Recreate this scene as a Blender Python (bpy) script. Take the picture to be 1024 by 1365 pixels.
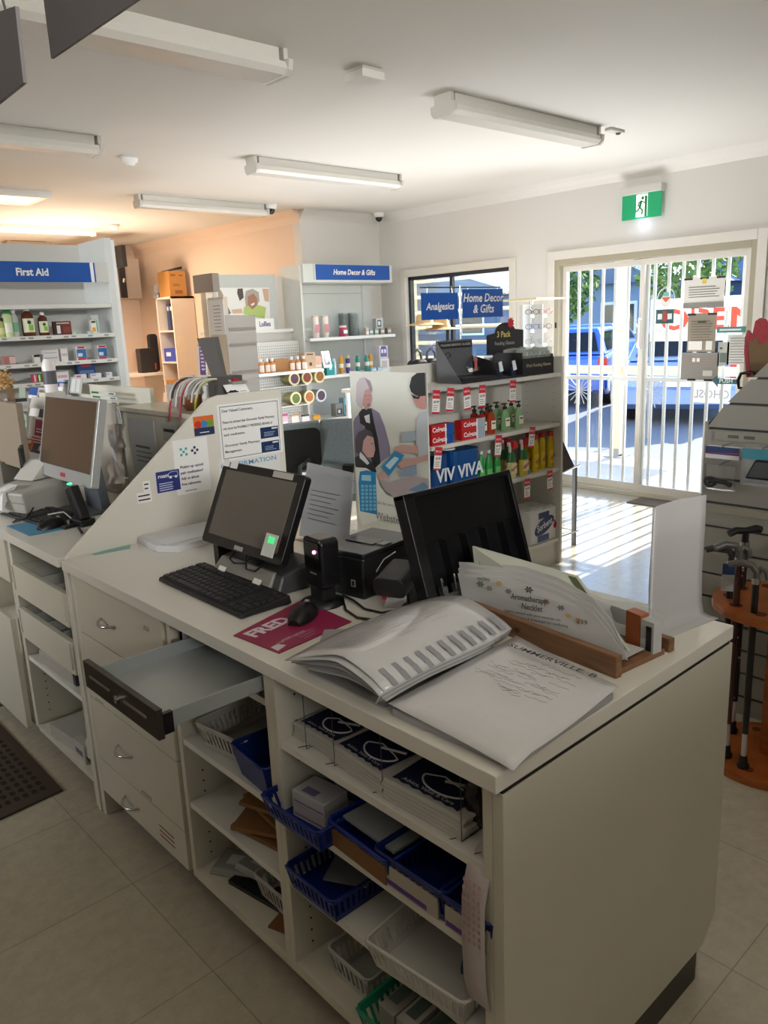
import bpy, math, random
from mathutils import Vector, Matrix
for o in list(bpy.data.objects): bpy.data.objects.remove(o)
S = bpy.context.scene; COL = S.collection
PI = math.pi; R = math.radians
rnd = random.Random(7)
# ---------------------------------------------------------------- camera
CAMZ = 1.58
YAW, PIT, ROL, FPX = 0.7349512, -0.2359428, -0.0429391, 1045.7245
cf = Vector((math.sin(YAW)*math.cos(PIT), math.cos(YAW)*math.cos(PIT), math.sin(PIT)))
r0 = cf.cross(Vector((0,0,1))).normalized(); u0 = r0.cross(cf)
cr = math.cos(ROL)*r0 + math.sin(ROL)*u0; cu = -math.sin(ROL)*r0 + math.cos(ROL)*u0
CAMP = Vector((0,0,CAMZ))
cam = bpy.data.objects.new('camera', bpy.data.cameras.new('camera')); COL.objects.link(cam)
cam.matrix_world = Matrix(((cr.x,cu.x,-cf.x,0),(cr.y,cu.y,-cf.y,0),(cr.z,cu.z,-cf.z,CAMZ),(0,0,0,1)))
cam.data.sensor_fit = 'VERTICAL'; cam.data.sensor_height = 36; cam.data.lens = 36*FPX/1365
cam.data.clip_start = 0.02; cam.data.clip_end = 300
S.camera = cam
def at(px, py, ax, v):
    """point where the line of sight through a photo pixel meets the plane ax = v"""
    d = (px-512)*cr - (py-682.5)*cu + FPX*cf
    i = 'XYZ'.index(ax); return CAMP + d*((v-CAMP[i])/d[i])
# ---------------------------------------------------------------- world, sun, big lights, exposure
S.view_settings.view_transform = 'Standard'; S.view_settings.look = 'None'
S.view_settings.exposure = 0.57; S.view_settings.gamma = 1.0; S.view_settings.use_curve_mapping = False
w = bpy.data.worlds.new('sky'); S.world = w; w.use_nodes = True
nt = w.node_tree; nt.nodes.clear()
sk = nt.nodes.new('ShaderNodeTexSky'); sk.sky_type = 'NISHITA'; sk.sun_disc = False
sk.sun_elevation = R(26); sk.sun_rotation = R(90); sk.air_density = 1.0; sk.dust_density = 0.3; sk.ozone_density = 3.0
bg = nt.nodes.new('ShaderNodeBackground'); bg.inputs[1].default_value = 0.6
wo = nt.nodes.new('ShaderNodeOutputWorld'); nt.links.new(sk.outputs[0], bg.inputs[0]); nt.links.new(bg.outputs[0], wo.inputs[0])
def light(name, kind, loc, direction, energy, color, size=None, sy=None, spread=None):
    l = bpy.data.lights.new(name, kind); l.energy = energy; l.color = color
    o = bpy.data.objects.new(name, l); COL.objects.link(o); o.location = loc
    o.rotation_euler = Vector(direction).to_track_quat('-Z', 'Y').to_euler()
    if kind == 'AREA':
        l.shape = 'RECTANGLE'; l.size = size; l.size_y = sy
        if spread: l.spread = R(spread)
    return o
sun = light('sun', 'SUN', (15,4,8), (-math.cos(R(26)), -.03, -math.sin(R(26))), 11, (1.0,0.95,0.89)); sun.data.angle = R(0.6)
# added upward lamps standing in for bounce off the sunlit floor and paving
light('door_bounce_fill', 'AREA', (5.25,3.5,.06), (-.25,0.0,1), 30, (0.95,0.96,1.0), 1.7, 1.7, 120)
light('window_bounce_fill', 'AREA', (4.6,5.2,.06), (-.15,0,1), 20, (0.98,0.97,1.0), 1.8, 1.2, 120)
# added mid-room fill lamps, no windows there: inside door, far left, high behind
light('door_oblique_fill', 'AREA', (6.12,3.5,1.15), (-0.5,0.86,0.05), 11, (0.93,0.96,1.0), 1.6, 1.7, 100)
light('left_fill', 'AREA', (-2.7,4.7,2.0), (1.0,-0.12,-0.12), 18, (0.96,0.98,1.0), 2.0, .8, 66)
light('high_rear_fill', 'AREA', (0.2,-3.0,2.3), (0.36,1.0,-0.05), 13, (0.98,0.97,0.95), 2.4, .3, 40)
# added uplight behind the camera, brightens the ceiling over the counter
light('rear_uplight_fill', 'AREA', (0.3,-0.7,1.45), (0.15,0.3,1.0), 26, (1.0,0.93,0.82), 2.2, 1.2, 140)
# ---------------------------------------------------------------- materials
MC = {}
def lin(h):
    h = h.lstrip('#'); o = []
    for i in (0,2,4):
        c = int(h[i:i+2],16)/255; o.append(c/12.92 if c <= .04045 else ((c+.055)/1.055)**2.4)
    return (*o, 1)
def M(hexc, rough=.5, metal=0, noise=0, scale=8, emit=0, alpha=1, coat=0, bump=0):
    k = (hexc, rough, metal, noise, scale, emit, alpha, coat, bump)
    if k in MC: return MC[k]
    m = bpy.data.materials.new('mat_'+hexc.lstrip('#')); m.use_nodes = True; MC[k] = m
    t = m.node_tree; b = t.nodes['Principled BSDF']; c = lin(hexc)
    b.inputs['Base Color'].default_value = c; b.inputs['Roughness'].default_value = rough; b.inputs['Metallic'].default_value = metal
    if coat: b.inputs['Coat Weight'].default_value = coat
    if alpha < 1: b.inputs['Alpha'].default_value = alpha
    if emit: b.inputs['Emission Color'].default_value = c; b.inputs['Emission Strength'].default_value = emit
    tc = t.nodes.new('ShaderNodeTexCoord'); n = t.nodes.new('ShaderNodeTexNoise'); n.inputs['Scale'].default_value = scale; n.inputs['Detail'].default_value = 5
    t.links.new(tc.outputs['Object'], n.inputs['Vector'])
    nz = noise or .03
    mr = t.nodes.new('ShaderNodeMapRange'); mr.inputs[3].default_value = 1-nz; mr.inputs[4].default_value = 1+nz
    t.links.new(n.outputs['Fac'], mr.inputs[0])
    mx = t.nodes.new('ShaderNodeMix'); mx.data_type = 'RGBA'; mx.blend_type = 'MULTIPLY'; mx.inputs[0].default_value = 1
    mx.inputs[6].default_value = c; t.links.new(mr.outputs[0], mx.inputs[7]); t.links.new(mx.outputs[2], b.inputs['Base Color'])
    if bump:
        bp = t.nodes.new('ShaderNodeBump'); bp.inputs['Strength'].default_value = bump; bp.inputs['Distance'].default_value = .01
        t.links.new(n.outputs['Fac'], bp.inputs['Height']); t.links.new(bp.outputs[0], b.inputs['Normal'])
    return m
def glass(name, tint=(1,1,1), refl=.1, rough=.02, haze=0.0, hazecol=(.8,.8,.8)):
    if name in MC: return MC[name]
    m = bpy.data.materials.new(name); m.use_nodes = True; MC[name] = m
    t = m.node_tree; t.nodes.clear()
    o = t.nodes.new('ShaderNodeOutputMaterial'); tr = t.nodes.new('ShaderNodeBsdfTransparent'); tr.inputs[0].default_value = (*tint,1)
    g = t.nodes.new('ShaderNodeBsdfGlossy'); g.inputs['Roughness'].default_value = rough
    lw = t.nodes.new('ShaderNodeFresnel'); lw.inputs[0].default_value = 1.45
    mx = t.nodes.new('ShaderNodeMixShader'); ml = t.nodes.new('ShaderNodeMath'); ml.operation = 'MULTIPLY'; ml.inputs[1].default_value = refl*10
    ml.use_clamp = True
    t.links.new(lw.outputs[0], ml.inputs[0]); t.links.new(ml.outputs[0], mx.inputs[0])
    t.links.new(tr.outputs[0], mx.inputs[1]); t.links.new(g.outputs[0], mx.inputs[2]); out = mx
    if haze:
        d = t.nodes.new('ShaderNodeBsdfDiffuse'); d.inputs[0].default_value = (*hazecol,1)
        m2 = t.nodes.new('ShaderNodeMixShader'); m2.inputs[0].default_value = haze
        t.links.new(mx.outputs[0], m2.inputs[1]); t.links.new(d.outputs[0], m2.inputs[2]); out = m2
    t.links.new(out.outputs[0], o.inputs[0]); return m
def nodes_mat(name, fn):
    m = bpy.data.materials.new(name); m.use_nodes = True; fn(m.node_tree, m.node_tree.nodes['Principled BSDF']); return m
def floor_fn(t, b):
    tc = t.nodes.new('ShaderNodeTexCoord'); mp = t.nodes.new('ShaderNodeMapping'); mp.inputs['Location'].default_value = (.154,.265,0)
    br = t.nodes.new('ShaderNodeTexBrick'); br.offset = 0; br.inputs['Scale'].default_value = 1
    br.inputs['Brick Width'].default_value = .457; br.inputs['Row Height'].default_value = .457; br.inputs['Mortar Size'].default_value = .0016
    br.inputs['Color1'].default_value = lin('bdb5a3'); br.inputs['Color2'].default_value = lin('b8b09e'); br.inputs['Mortar'].default_value = lin('9a9486')
    n = t.nodes.new('ShaderNodeTexNoise'); n.inputs['Scale'].default_value = 22; n.inputs['Detail'].default_value = 8; n.inputs['Roughness'].default_value = .7
    mr = t.nodes.new('ShaderNodeMapRange'); mr.inputs[1].default_value = .35; mr.inputs[2].default_value = .65; mr.inputs[3].default_value = .88; mr.inputs[4].default_value = 1.06
    mx = t.nodes.new('ShaderNodeMix'); mx.data_type = 'RGBA'; mx.blend_type = 'MULTIPLY'; mx.inputs[0].default_value = 1
    t.links.new(tc.outputs['Object'], mp.inputs[0]); t.links.new(mp.outputs[0], br.inputs['Vector']); t.links.new(tc.outputs['Object'], n.inputs['Vector'])
    t.links.new(n.outputs['Fac'], mr.inputs[0]); t.links.new(br.outputs['Color'], mx.inputs[6]); t.links.new(mr.outputs[0], mx.inputs[7])
    t.links.new(mx.outputs[2], b.inputs['Base Color']); b.inputs['Roughness'].default_value = .24
FLOOR = nodes_mat('vinyl_floor', floor_fn)
def wood_fn(c1, c2, sc, rough=.45):
    def fn(t, b):
        tc = t.nodes.new('ShaderNodeTexCoord'); mp = t.nodes.new('ShaderNodeMapping'); mp.inputs['Scale'].default_value = sc
        n = t.nodes.new('ShaderNodeTexNoise'); n.inputs['Scale'].default_value = 6; n.inputs['Detail'].default_value = 6; n.inputs['Distortion'].default_value = .8
        cr_ = t.nodes.new('ShaderNodeValToRGB'); cr_.color_ramp.elements[0].color = lin(c1); cr_.color_ramp.elements[1].color = lin(c2)
        cr_.color_ramp.elements[0].position = .3; cr_.color_ramp.elements[1].position = .7
        t.links.new(tc.outputs['Object'], mp.inputs[0]); t.links.new(mp.outputs[0], n.inputs['Vector']); t.links.new(n.outputs['Fac'], cr_.inputs[0])
        t.links.new(cr_.outputs[0], b.inputs['Base Color']); b.inputs['Roughness'].default_value = rough
    return fn
PINE = nodes_mat('pine_wood', wood_fn('6e4b33','8e684a',(4,1,8)))
ORANGE = nodes_mat('orange_varnished_wood', wood_fn('8f4516','ac622a',(1.2,1.2,6),.28))
def peg_fn(t, b):
    tc = t.nodes.new('ShaderNodeTexCoord'); v = t.nodes.new('ShaderNodeVectorMath'); v.operation = 'MODULO'; v.inputs[1].default_value = (.0254,1,.0254)
    s = t.nodes.new('ShaderNodeVectorMath'); s.operation = 'SUBTRACT'; s.inputs[1].default_value = (.0127,0,.0127)
    m = t.nodes.new('ShaderNodeVectorMath'); m.operation = 'MULTIPLY'; m.inputs[1].default_value = (1,0,1)
    a = t.nodes.new('ShaderNodeVectorMath'); a.operation = 'ADD'; a.inputs[1].default_value = (20*.0254,0,20*.0254)
    l = t.nodes.new('ShaderNodeVectorMath'); l.operation = 'LENGTH'
    c = t.nodes.new('ShaderNodeMath'); c.operation = 'LESS_THAN'; c.inputs[1].default_value = .0042
    mx = t.nodes.new('ShaderNodeMix'); mx.data_type = 'RGBA'; mx.inputs[6].default_value = lin('e2e3e0'); mx.inputs[7].default_value = lin('55565a')
    t.links.new(tc.outputs['Object'], a.inputs[0]); t.links.new(a.outputs[0], v.inputs[0]); t.links.new(v.outputs[0], s.inputs[0]); t.links.new(s.outputs[0], m.inputs[0]); t.links.new(m.outputs[0], l.inputs[0])
    t.links.new(l.outputs['Value'], c.inputs[0]); t.links.new(c.outputs[0], mx.inputs[0]); t.links.new(mx.outputs[2], b.inputs['Base Color']); b.inputs['Roughness'].default_value = .5
PEG = nodes_mat('pegboard', peg_fn)
WALL = M('d9d6d0', .6, noise=.015, scale=3); CEIL = M('d6d3cc', .65, noise=.012, scale=2); WARM = M('e3cbb4', .6, noise=.015)
TOPM = M('dddad0', .2, noise=.02, scale=4); LAM = M('cbc7b8', .32, noise=.02, scale=4); SHELF = M('dcdad2', .4); METALW = M('dddfdb', .35); BLK = M('0e0e10', .35); DBLK = M('070708', .5)
WHITE = M('e9e8e4', .45); PAPER = M('e4e4e2', .6); INK = M('2b2d38', .6); GREY = M('8b8d8e', .5); DGREY = M('3c3d40', .5); CHROME = M('c8c8c8', .2, 1)
BLUE = M('1250a4', .4); NAVY = M('15233f', .5); RED = M('c5283a', .4); LINEC = M('8f9094', .6); BROWNP = M('9a6a3a', .7, noise=.1); KRAFT = M('b08556', .7, noise=.08)
CLEAR = glass('clear_plastic', (.96,.97,.97), .12, .05); CLOUD = glass('cloudy_plastic', (.9,.91,.92), .12, .12, .28, (.75,.76,.77)); GLASS = glass('window_glass', (.95,.97,.97), .06, .01)
# ---------------------------------------------------------------- mesh builder
class MB:
    def __init__(s): s.v = []; s.f = []; s.m = []; s.sm = []; s.mats = []
    def _m(s, m):
        if m not in s.mats: s.mats.append(m)
        return s.mats.index(m)
    def add(s, vs, fs, m, smooth=False):
        o = len(s.v); s.v += [Vector(p) for p in vs]; i = s._m(m)
        for f in fs: s.f.append([o+k for k in f]); s.m.append(i); s.sm.append(smooth)
        return s
    def b(s, x0,y0,z0,x1,y1,z1,m):
        x0,x1 = sorted((x0,x1)); y0,y1 = sorted((y0,y1)); z0,z1 = sorted((z0,z1))
        return s.add([(x0,y0,z0),(x1,y0,z0),(x1,y1,z0),(x0,y1,z0),(x0,y0,z1),(x1,y0,z1),(x1,y1,z1),(x0,y1,z1)],
            [(0,3,2,1),(4,5,6,7),(0,1,5,4),(1,2,6,5),(2,3,7,6),(3,0,4,7)], m)
    def hexa(s, base, top, m):   # two quads
        return s.add(list(base)+list(top), [(0,3,2,1),(4,5,6,7),(0,1,5,4),(1,2,6,5),(2,3,7,6),(3,0,4,7)], m)
    def poly(s, pts, m): return s.add(pts, [tuple(range(len(pts)))], m)
    def slab(s, pts, off, m):    # prism: outline pts extruded by vector off
        n = len(pts); off = Vector(off); a = [Vector(p) for p in pts]; b_ = [p+off for p in a]
        fs = [tuple(range(n))[::-1], tuple(range(n,2*n))] + [(i,(i+1)%n,n+(i+1)%n,n+i) for i in range(n)]
        return s.add(a+b_, fs, m)
    def cyl(s, p0, p1, r, m, r1=None, seg=14, caps=True):
        p0 = Vector(p0); p1 = Vector(p1); d = (p1-p0).normalized(); r1 = r if r1 is None else r1
        a = d.orthogonal().normalized(); c = d.cross(a); vs = []
        for p, q in ((p0,r),(p1,r1)):
            vs += [p + (a*math.cos(2*PI*i/seg)+c*math.sin(2*PI*i/seg))*q for i in range(seg)]
        s.add(vs, [(i,(i+1)%seg,seg+(i+1)%seg,seg+i) for i in range(seg)], m, True)
        if caps: s.add(vs[:seg], [tuple(range(seg))[::-1]], m); s.add(vs[seg:], [tuple(range(seg))], m)
        return s
    def tube(s, pts, r, m, seg=8):
        pts = [Vector(p) for p in pts]; vs = []; n = len(pts); a = None
        for i, p in enumerate(pts):
            d = (pts[min(i+1,n-1)]-pts[max(i-1,0)]).normalized()
            if a is None: a = d.orthogonal().normalized()
            a = (a - d*a.dot(d)).normalized(); c = d.cross(a)
            vs += [p+(a*math.cos(2*PI*k/seg)+c*math.sin(2*PI*k/seg))*r for k in range(seg)]
        fs = [(i*seg+k, i*seg+(k+1)%seg, (i+1)*seg+(k+1)%seg, (i+1)*seg+k) for i in range(n-1) for k in range(seg)]
        s.add(vs, fs, m, True); s.add(vs[:seg], [tuple(range(seg))[::-1]], m); s.add(vs[-seg:], [tuple(range(seg))], m); return s
    def lathe(s, cx, cy, prof, m, seg=20, sx=1, sy=1):
        vs = []; n = len(prof)
        for r, z in prof: vs += [(cx+sx*r*math.cos(2*PI*k/seg), cy+sy*r*math.sin(2*PI*k/seg), z) for k in range(seg)]
        s.add(vs, [(i*seg+k, i*seg+(k+1)%seg, (i+1)*seg+(k+1)%seg, (i+1)*seg+k) for i in range(n-1) for k in range(seg)], m, True)
        s.add(vs[:seg], [tuple(range(seg))[::-1]], m); s.add(vs[-seg:], [tuple(range(seg))], m); return s
    def rbox(s, x0,y0,z0,x1,y1,z1,r,m,axis='Z',k=4):   # box with four rounded edges along axis
        def out(a0,b0,a1,b1):
            o = []
            for cx,cy,t0 in ((a1-r,b1-r,0),(a0+r,b1-r,90),(a0+r,b0+r,180),(a1-r,b0+r,270)):
                for i in range(k+1): t = R(t0+90*i/k); o.append((cx+r*math.cos(t), cy+r*math.sin(t)))
            return o
        if axis == 'Z': return s.slab([(a,b_,z0) for a,b_ in out(x0,y0,x1,y1)], (0,0,z1-z0), m)
        if axis == 'Y': return s.slab([(a,y0,b_) for a,b_ in out(x0,z0,x1,z1)], (0,y1-y0,0), m)
        return s.slab([(x0,a,b_) for a,b_ in out(y0,z0,y1,z1)], (x1-x0,0,0), m)
    def xf(s, mat): s.v = [mat @ p for p in s.v]; return s
def _place(o, parent, name):
    if parent is not None: o.parent = parent
    COL.objects.link(o)
def mesh_of(mb, name, inv=None):
    me = bpy.data.meshes.new(name); vs = [inv @ p for p in mb.v] if inv else mb.v
    me.from_pydata([tuple(p) for p in vs], [], mb.f)
    for m in mb.mats: me.materials.append(m)
    me.polygons.foreach_set('material_index', mb.m); me.polygons.foreach_set('use_smooth', mb.sm); me.update(); return me
def mat_of(o): return Matrix.Translation(o.location) @ o.rotation_euler.to_matrix().to_4x4()
def part(name, mb, parent, world=False, bevel=0, label=None):
    inv = mat_of(parent).inverted() if world else None
    if world and parent.parent: inv = (mat_of(parent.parent) @ mat_of(parent)).inverted()
    o = bpy.data.objects.new(name, mesh_of(mb, name, inv)); _place(o, parent, name)
    if bevel: bv(o, bevel)
    if label: o['label'] = label
    return o
def bv(o, wd):
    m = o.modifiers.new('bevel', 'BEVEL'); m.width = wd; m.segments = 2; m.limit_method = 'ANGLE'; m.angle_limit = R(40)
def thing(name, label, cat, loc=(0,0,0), rz=0, group=None):
    o = bpy.data.objects.new(name, None); COL.objects.link(o); o.empty_display_size = .05
    o.location = loc; o.rotation_euler = (0,0,R(rz)); o['label'] = label; o['category'] = cat
    if group: o['group'] = group
    return o
def solo(name, label, cat, mb, loc=(0,0,0), rz=0, group=None, world=False, bevel=0, kind=None):
    m4 = Matrix.Translation(loc) @ Matrix.Rotation(R(rz),4,'Z')
    o = bpy.data.objects.new(name, mesh_of(mb, name, m4.inverted() if world else None)); COL.objects.link(o)
    o.location = loc; o.rotation_euler = (0,0,R(rz)); o['label'] = label; o['category'] = cat
    if group: o['group'] = group
    if kind: o['kind'] = kind
    if bevel: bv(o, bevel)
    return o
def struct(name, mb, parent=None, bevel=0):
    o = bpy.data.objects.new(name, mesh_of(mb, name)); _place(o, parent, name)
    if not parent: o['kind'] = 'structure'
    if bevel: bv(o, bevel)
    return o
def dup(src, loc, rz=None, label=None, group=None):
    def cp(o, par):
        c = o.copy(); COL.objects.link(c)
        if par: c.parent = par
        for ch in [q for q in bpy.data.objects if q.parent == o]: cp(ch, c)
        return c
    c = cp(src, None); c.location = loc
    if rz is not None: c.rotation_euler = (0,0,R(rz))
    if label: c['label'] = label
    if group: c['group'] = group
    return c
def textmb(s, size, m, loc, rot='XZ', bold=0, shear=0, align='CENTER', wid=None, mirror=False, lead=1.0):
    """lettering as a mesh builder. rot 'XZ': upright, read from -Y; 'YZ': upright, read from -X; 'Z': lying flat read from -Y; or a Matrix"""
    cu_ = bpy.data.curves.new('t', 'FONT'); cu_.body = s; cu_.size = size; cu_.align_x = align; cu_.align_y = 'CENTER'; cu_.offset = bold*size; cu_.shear = shear
    cu_.space_line = lead; cu_.resolution_u = 2; ob = bpy.data.objects.new('t', cu_); COL.objects.link(ob)
    me = bpy.data.meshes.new_from_object(ob); bpy.data.objects.remove(ob)
    vs = [v.co.copy() for v in me.vertices]; fs = [tuple(p.vertices) for p in me.polygons]
    if wid and vs:
        w0 = max(v.x for v in vs)-min(v.x for v in vs)
        if w0 > 0: 
            for v in vs: v.x *= wid/w0
    if mirror:
        for v in vs: v.x *= -1
    if rot == 'XZ': mt = Matrix.Rotation(PI/2,4,'X')
    elif rot == 'YZ': mt = Matrix.Rotation(-PI/2,4,'Z') @ Matrix.Rotation(PI/2,4,'X')
    elif rot == 'Z': mt = Matrix.Identity(4)
    else: mt = rot
    mt = Matrix.Translation(loc) @ mt
    mb = MB(); mb.add([mt @ v for v in vs], fs, m); return mb
def merge(a, b_):
    o = len(a.v); a.v += b_.v
    for f, mi, sm in zip(b_.f, b_.m, b_.sm): a.f.append([o+k for k in f]); a.m.append(a._m(b_.mats[mi])); a.sm.append(sm)
    return a
def pxpoly(mb, pts, ax, v, m):   # outline read off the photo and laid on a real plane
    return mb.poly([at(x,y,ax,v) for x,y in pts], m)
def lines(mb, x0, x1, z0, z1, n, m, y, th=.35, rag=.3, rot=None):   # rows of small print on an upright face read from -Y
    h = (z1-z0)/n
    for i in range(n):
        zc = z1-(i+.5)*h; xe = x1-(x1-x0)*rnd.random()*rag
        mb.poly([(x0,y,zc-h*th/2),(xe,y,zc-h*th/2),(xe,y,zc+h*th/2),(x0,y,zc+h*th/2)], m)
# ================================================================ STRUCTURE
XW, YB, ZC = 6.2, 6.75, 2.73
struct('floor', MB().b(-3,-3.5,-.05,XW,10.6,0,FLOOR))
struct('ceiling', MB().b(-3,-3.5,ZC,XW+.2,10.6,ZC+.05,CEIL))
m = MB()
DY0, DY1, DH = 2.6, 4.4, 2.07; WY0, WY1, WZ0, WZ1 = 4.92, 6.34, .95, 2.055
m.b(XW,-3.5,0,XW+.12,DY0,ZC,WALL); m.b(XW,DY0,DH,XW+.12,DY1,ZC,WALL); m.b(XW,DY1,0,XW+.12,WY0,ZC,WALL)
m.b(XW,WY0,0,XW+.12,WY1,WZ0,WALL); m.b(XW,WY0,WZ1,XW+.12,WY1,ZC,WALL); m.b(XW,WY1,0,XW+.12,YB+.12,ZC,WALL)
struct('wall_right', m)
struct('wall_back', MB().b(5.12,YB,0,XW,YB+.12,ZC,WALL).b(5.12,YB+.12,0,5.24,10.6,ZC,WARM))
struct('wall_rear', MB().b(-3,10.5,0,5.12,10.6,ZC,WARM))
struct('wall_left', MB().b(-3.1,-3.5,0,-3,10.6,ZC,WALL))
struct('wall_near', MB().b(-3,-3.6,0,XW,-3.5,ZC,WALL))

m = MB(); m.hexa([(XW-.09,-3.5,ZC),(XW,-3.5,ZC-.09),(XW,YB,ZC-.09),(XW-.09,YB,ZC)], [(XW-.075,-3.5,ZC),(XW,-3.5,ZC-.075),(XW,YB,ZC-.075),(XW-.075,YB,ZC)], WALL)
struct('trim_1', MB().slab([(XW,-3.5,ZC),(XW-.09,-3.5,ZC),(XW-.06,-3.5,ZC-.03),(XW-.03,-3.5,ZC-.055),(XW,-3.5,ZC-.09)], (0,YB+3.5,0), WALL))
struct('trim_2', MB().slab([(5.12,YB,ZC),(5.12,YB-.09,ZC),(5.12,YB-.03,ZC-.055),(5.12,YB,ZC-.09)], (XW-5.12,0,0), WALL))
struct('trim_3', MB().slab([(5.12,YB,ZC),(5.03,YB,ZC),(5.09,YB,ZC-.055),(5.12,YB,ZC-.12)], (0,10.5-YB,0), WARM))
struct('trim_4', MB().slab([(-3,10.5,ZC),(-3,10.41,ZC),(-3,10.47,ZC-.055),(-3,10.5,ZC-.12)], (8.12,0,0), WARM))
FRAMEW = M('dcd8cf', .4); CREAM = M('a9a18b', .45, noise=.02)
def surround(name, y0, y1, z0, z1, bottom):
    m = MB(); a = .075
    m.b(XW-.02,y0-a,z0-(a if bottom else 0),XW+.0,y0,z1+a,FRAMEW); m.b(XW-.02,y1,z0-(a if bottom else 0),XW+.0,y1+a,z1+a,FRAMEW); m.b(XW-.02,y0,z1,XW,y1,z1+a,FRAMEW)
    if bottom: m.b(XW-.05,y0-a,z0-.03,XW,y1+a,z0,FRAMEW)
    return struct(name, m, bevel=.004)
surround('trim_5', DY0, DY1, 0, DH, False); surround('trim_6', WY0, WY1, WZ0, WZ1, True)
# ---- sliding door
door = bpy.data.objects.new('door_1', None); COL.objects.link(door); door['kind'] = 'structure'; door.location = (XW+.04, 3.5, 0)
m = MB(); f = .045
m.b(XW-.01,DY0+.045,DH-.055,XW+.1,DY1-.045,DH,CREAM); m.b(XW-.01,DY0,0,XW+.1,DY0+.045,DH,CREAM); m.b(XW-.01,DY1-.045,0,XW+.1,DY1,DH,CREAM); m.b(XW-.01,DY0+.045,0,XW+.1,DY1-.045,.035,M('c9c6ba',.35))
part('door_frame', m, door, True, .003)
def leaf(nm, y0, y1, x, bars, xb):
    m = MB(); a = .042
    m.b(x-.015,y0,.035,x+.015,y0+a,2.01,FRAMEW); m.b(x-.015,y1-a,.035,x+.015,y1,2.01,FRAMEW); m.b(x-.015,y0+a,1.96,x+.015,y1-a,2.01,FRAMEW); m.b(x-.015,y0+a,.035,x+.015,y1-a,.10,FRAMEW)
    o = part(nm, m, door, True, .002)
    g = MB(); g.poly([(x,y0+a,.1),(x,y1-a,.1),(x,y1-a,1.96),(x,y0+a,1.96)], GLASS); part('pane', g, o, True)
    return o
leaf('door_leaf', 3.50, 4.355, XW+.065, 6, 0); leaf('door_leaf', 2.645, 3.56, XW+.03, 7, 0)
# security grille behind the glass: white bars, a mid rail
BAR = M('d8d8d6', .35)
for k in range(14):
    y = 2.73 + k*.1235
    part('security_bar', MB().rbox(XW+.092,y-.013,.06,XW+.112,y+.013,2.0,.004,BAR), door, True)
m = MB(); m.b(XW+.09,2.66,.05,XW+.115,4.34,.08,BAR); m.b(XW+.09,2.66,1.0,XW+.115,4.34,1.035,BAR); m.b(XW+.09,2.66,1.97,XW+.115,4.34,2.0,BAR); part('grille_rail', m, door, True)
m = MB(); m.tube([(XW-.0,3.535,1.52),(XW-.04,3.535,1.53),(XW-.045,3.535,1.48),(XW-.045,3.535,1.30),(XW,3.535,1.28)], .011, CHROME); part('door_handle', m, door, True)
m = MB(); m.b(XW-.012,4.375,1.47,XW-.002,4.392,1.52,BLK); part('door_catch', m, door, True)
# ---- window
win = bpy.data.objects.new('window_1', None); COL.objects.link(win); win['kind'] = 'structure'; win.location = (XW+.04, 5.6, WZ0)
m = MB(); a = .035; DK = M('2a2b2e', .4)
m.b(XW+.03,WY0,WZ1-a,XW+.08,WY1,WZ1,DK); m.b(XW+.03,WY0,WZ0,XW+.08,WY1,WZ0+a,DK); m.b(XW+.03,WY1-a,WZ0,XW+.08,WY1,WZ1,DK); m.b(XW+.03,WY0,WZ0,XW+.08,WY0+a,WZ1,DK); m.b(XW+.035,5.70,WZ0,XW+.075,5.735,WZ1,DK)
part('window_frame', m, win, True); part('pane', MB().poly([(XW+.055,WY0,WZ0),(XW+.055,WY1,WZ0),(XW+.055,WY1,WZ1),(XW+.055,WY0,WZ1)], GLASS), win, True)
# ---- outside: verandah, road, houses
CONC = M('a9a499', .7, noise=.08, scale=12); ASPH = M('6d7077', .9, noise=.15, scale=30); TIMB = M('e6cfa5', .5)
struct('trim_verandah_floor', MB().b(XW+.12,-3,-.12,8.05,12,-.02,CONC))
solo('road', 'grey asphalt road and parking area beyond the verandah', 'road', MB().b(8.05,-40,-.2,60,60,-.13,ASPH)).update_tag()
bpy.data.objects['road']['kind'] = 'structure'; bpy.data.objects['road'].name = 'ground'
for k in ('label','category'): del bpy.data.objects['ground'][k]
t = thing('verandah_post', 'cream square verandah post on a metal shoe outside the sliding door', 'post', (7.97,4.79,-.02))
part('post', MB().b(-.055,-.055,.03,.055,.055,2.7,TIMB), t, bevel=.004); part('post_shoe', MB().b(-.11,-.11,0,.11,.11,.012,GREY).b(-.06,-.06,.012,-.055,.06,.1,GREY).b(.055,-.06,.012,.06,.06,.1,GREY), t)
t = thing('verandah_post', 'cream verandah post seen through the left edge of the window', 'post', (7.97,8.35,-.02))
part('post', MB().b(-.055,-.055,.03,.055,.055,2.7,M('e8b98c',.5)), t); part('post_shoe', MB().b(-.11,-.11,0,.11,.11,.03,GREY), t)
t = thing('verandah_rail', 'cream timber verandah rail with thin steel rays under it', 'rail', (7.97,3.5,.9))
part('rail', MB().b(7.94,1.6,.915,8.0,4.73,1.005,TIMB).b(7.94,4.85,.915,8.0,8.29,1.005,TIMB), t, True, .004)
m = MB()
for yc in (4.4, 5.3):
    m = MB()
    for k in range(8):
        d = Vector((0,math.cos(k*PI/8),math.sin(k*PI/8)))*.17; m.cyl(Vector((7.97,yc,.72))-d, Vector((7.97,yc,.72))+d, .006, GREY, seg=6)
    part('ray_ornament', m, t, True)

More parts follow.
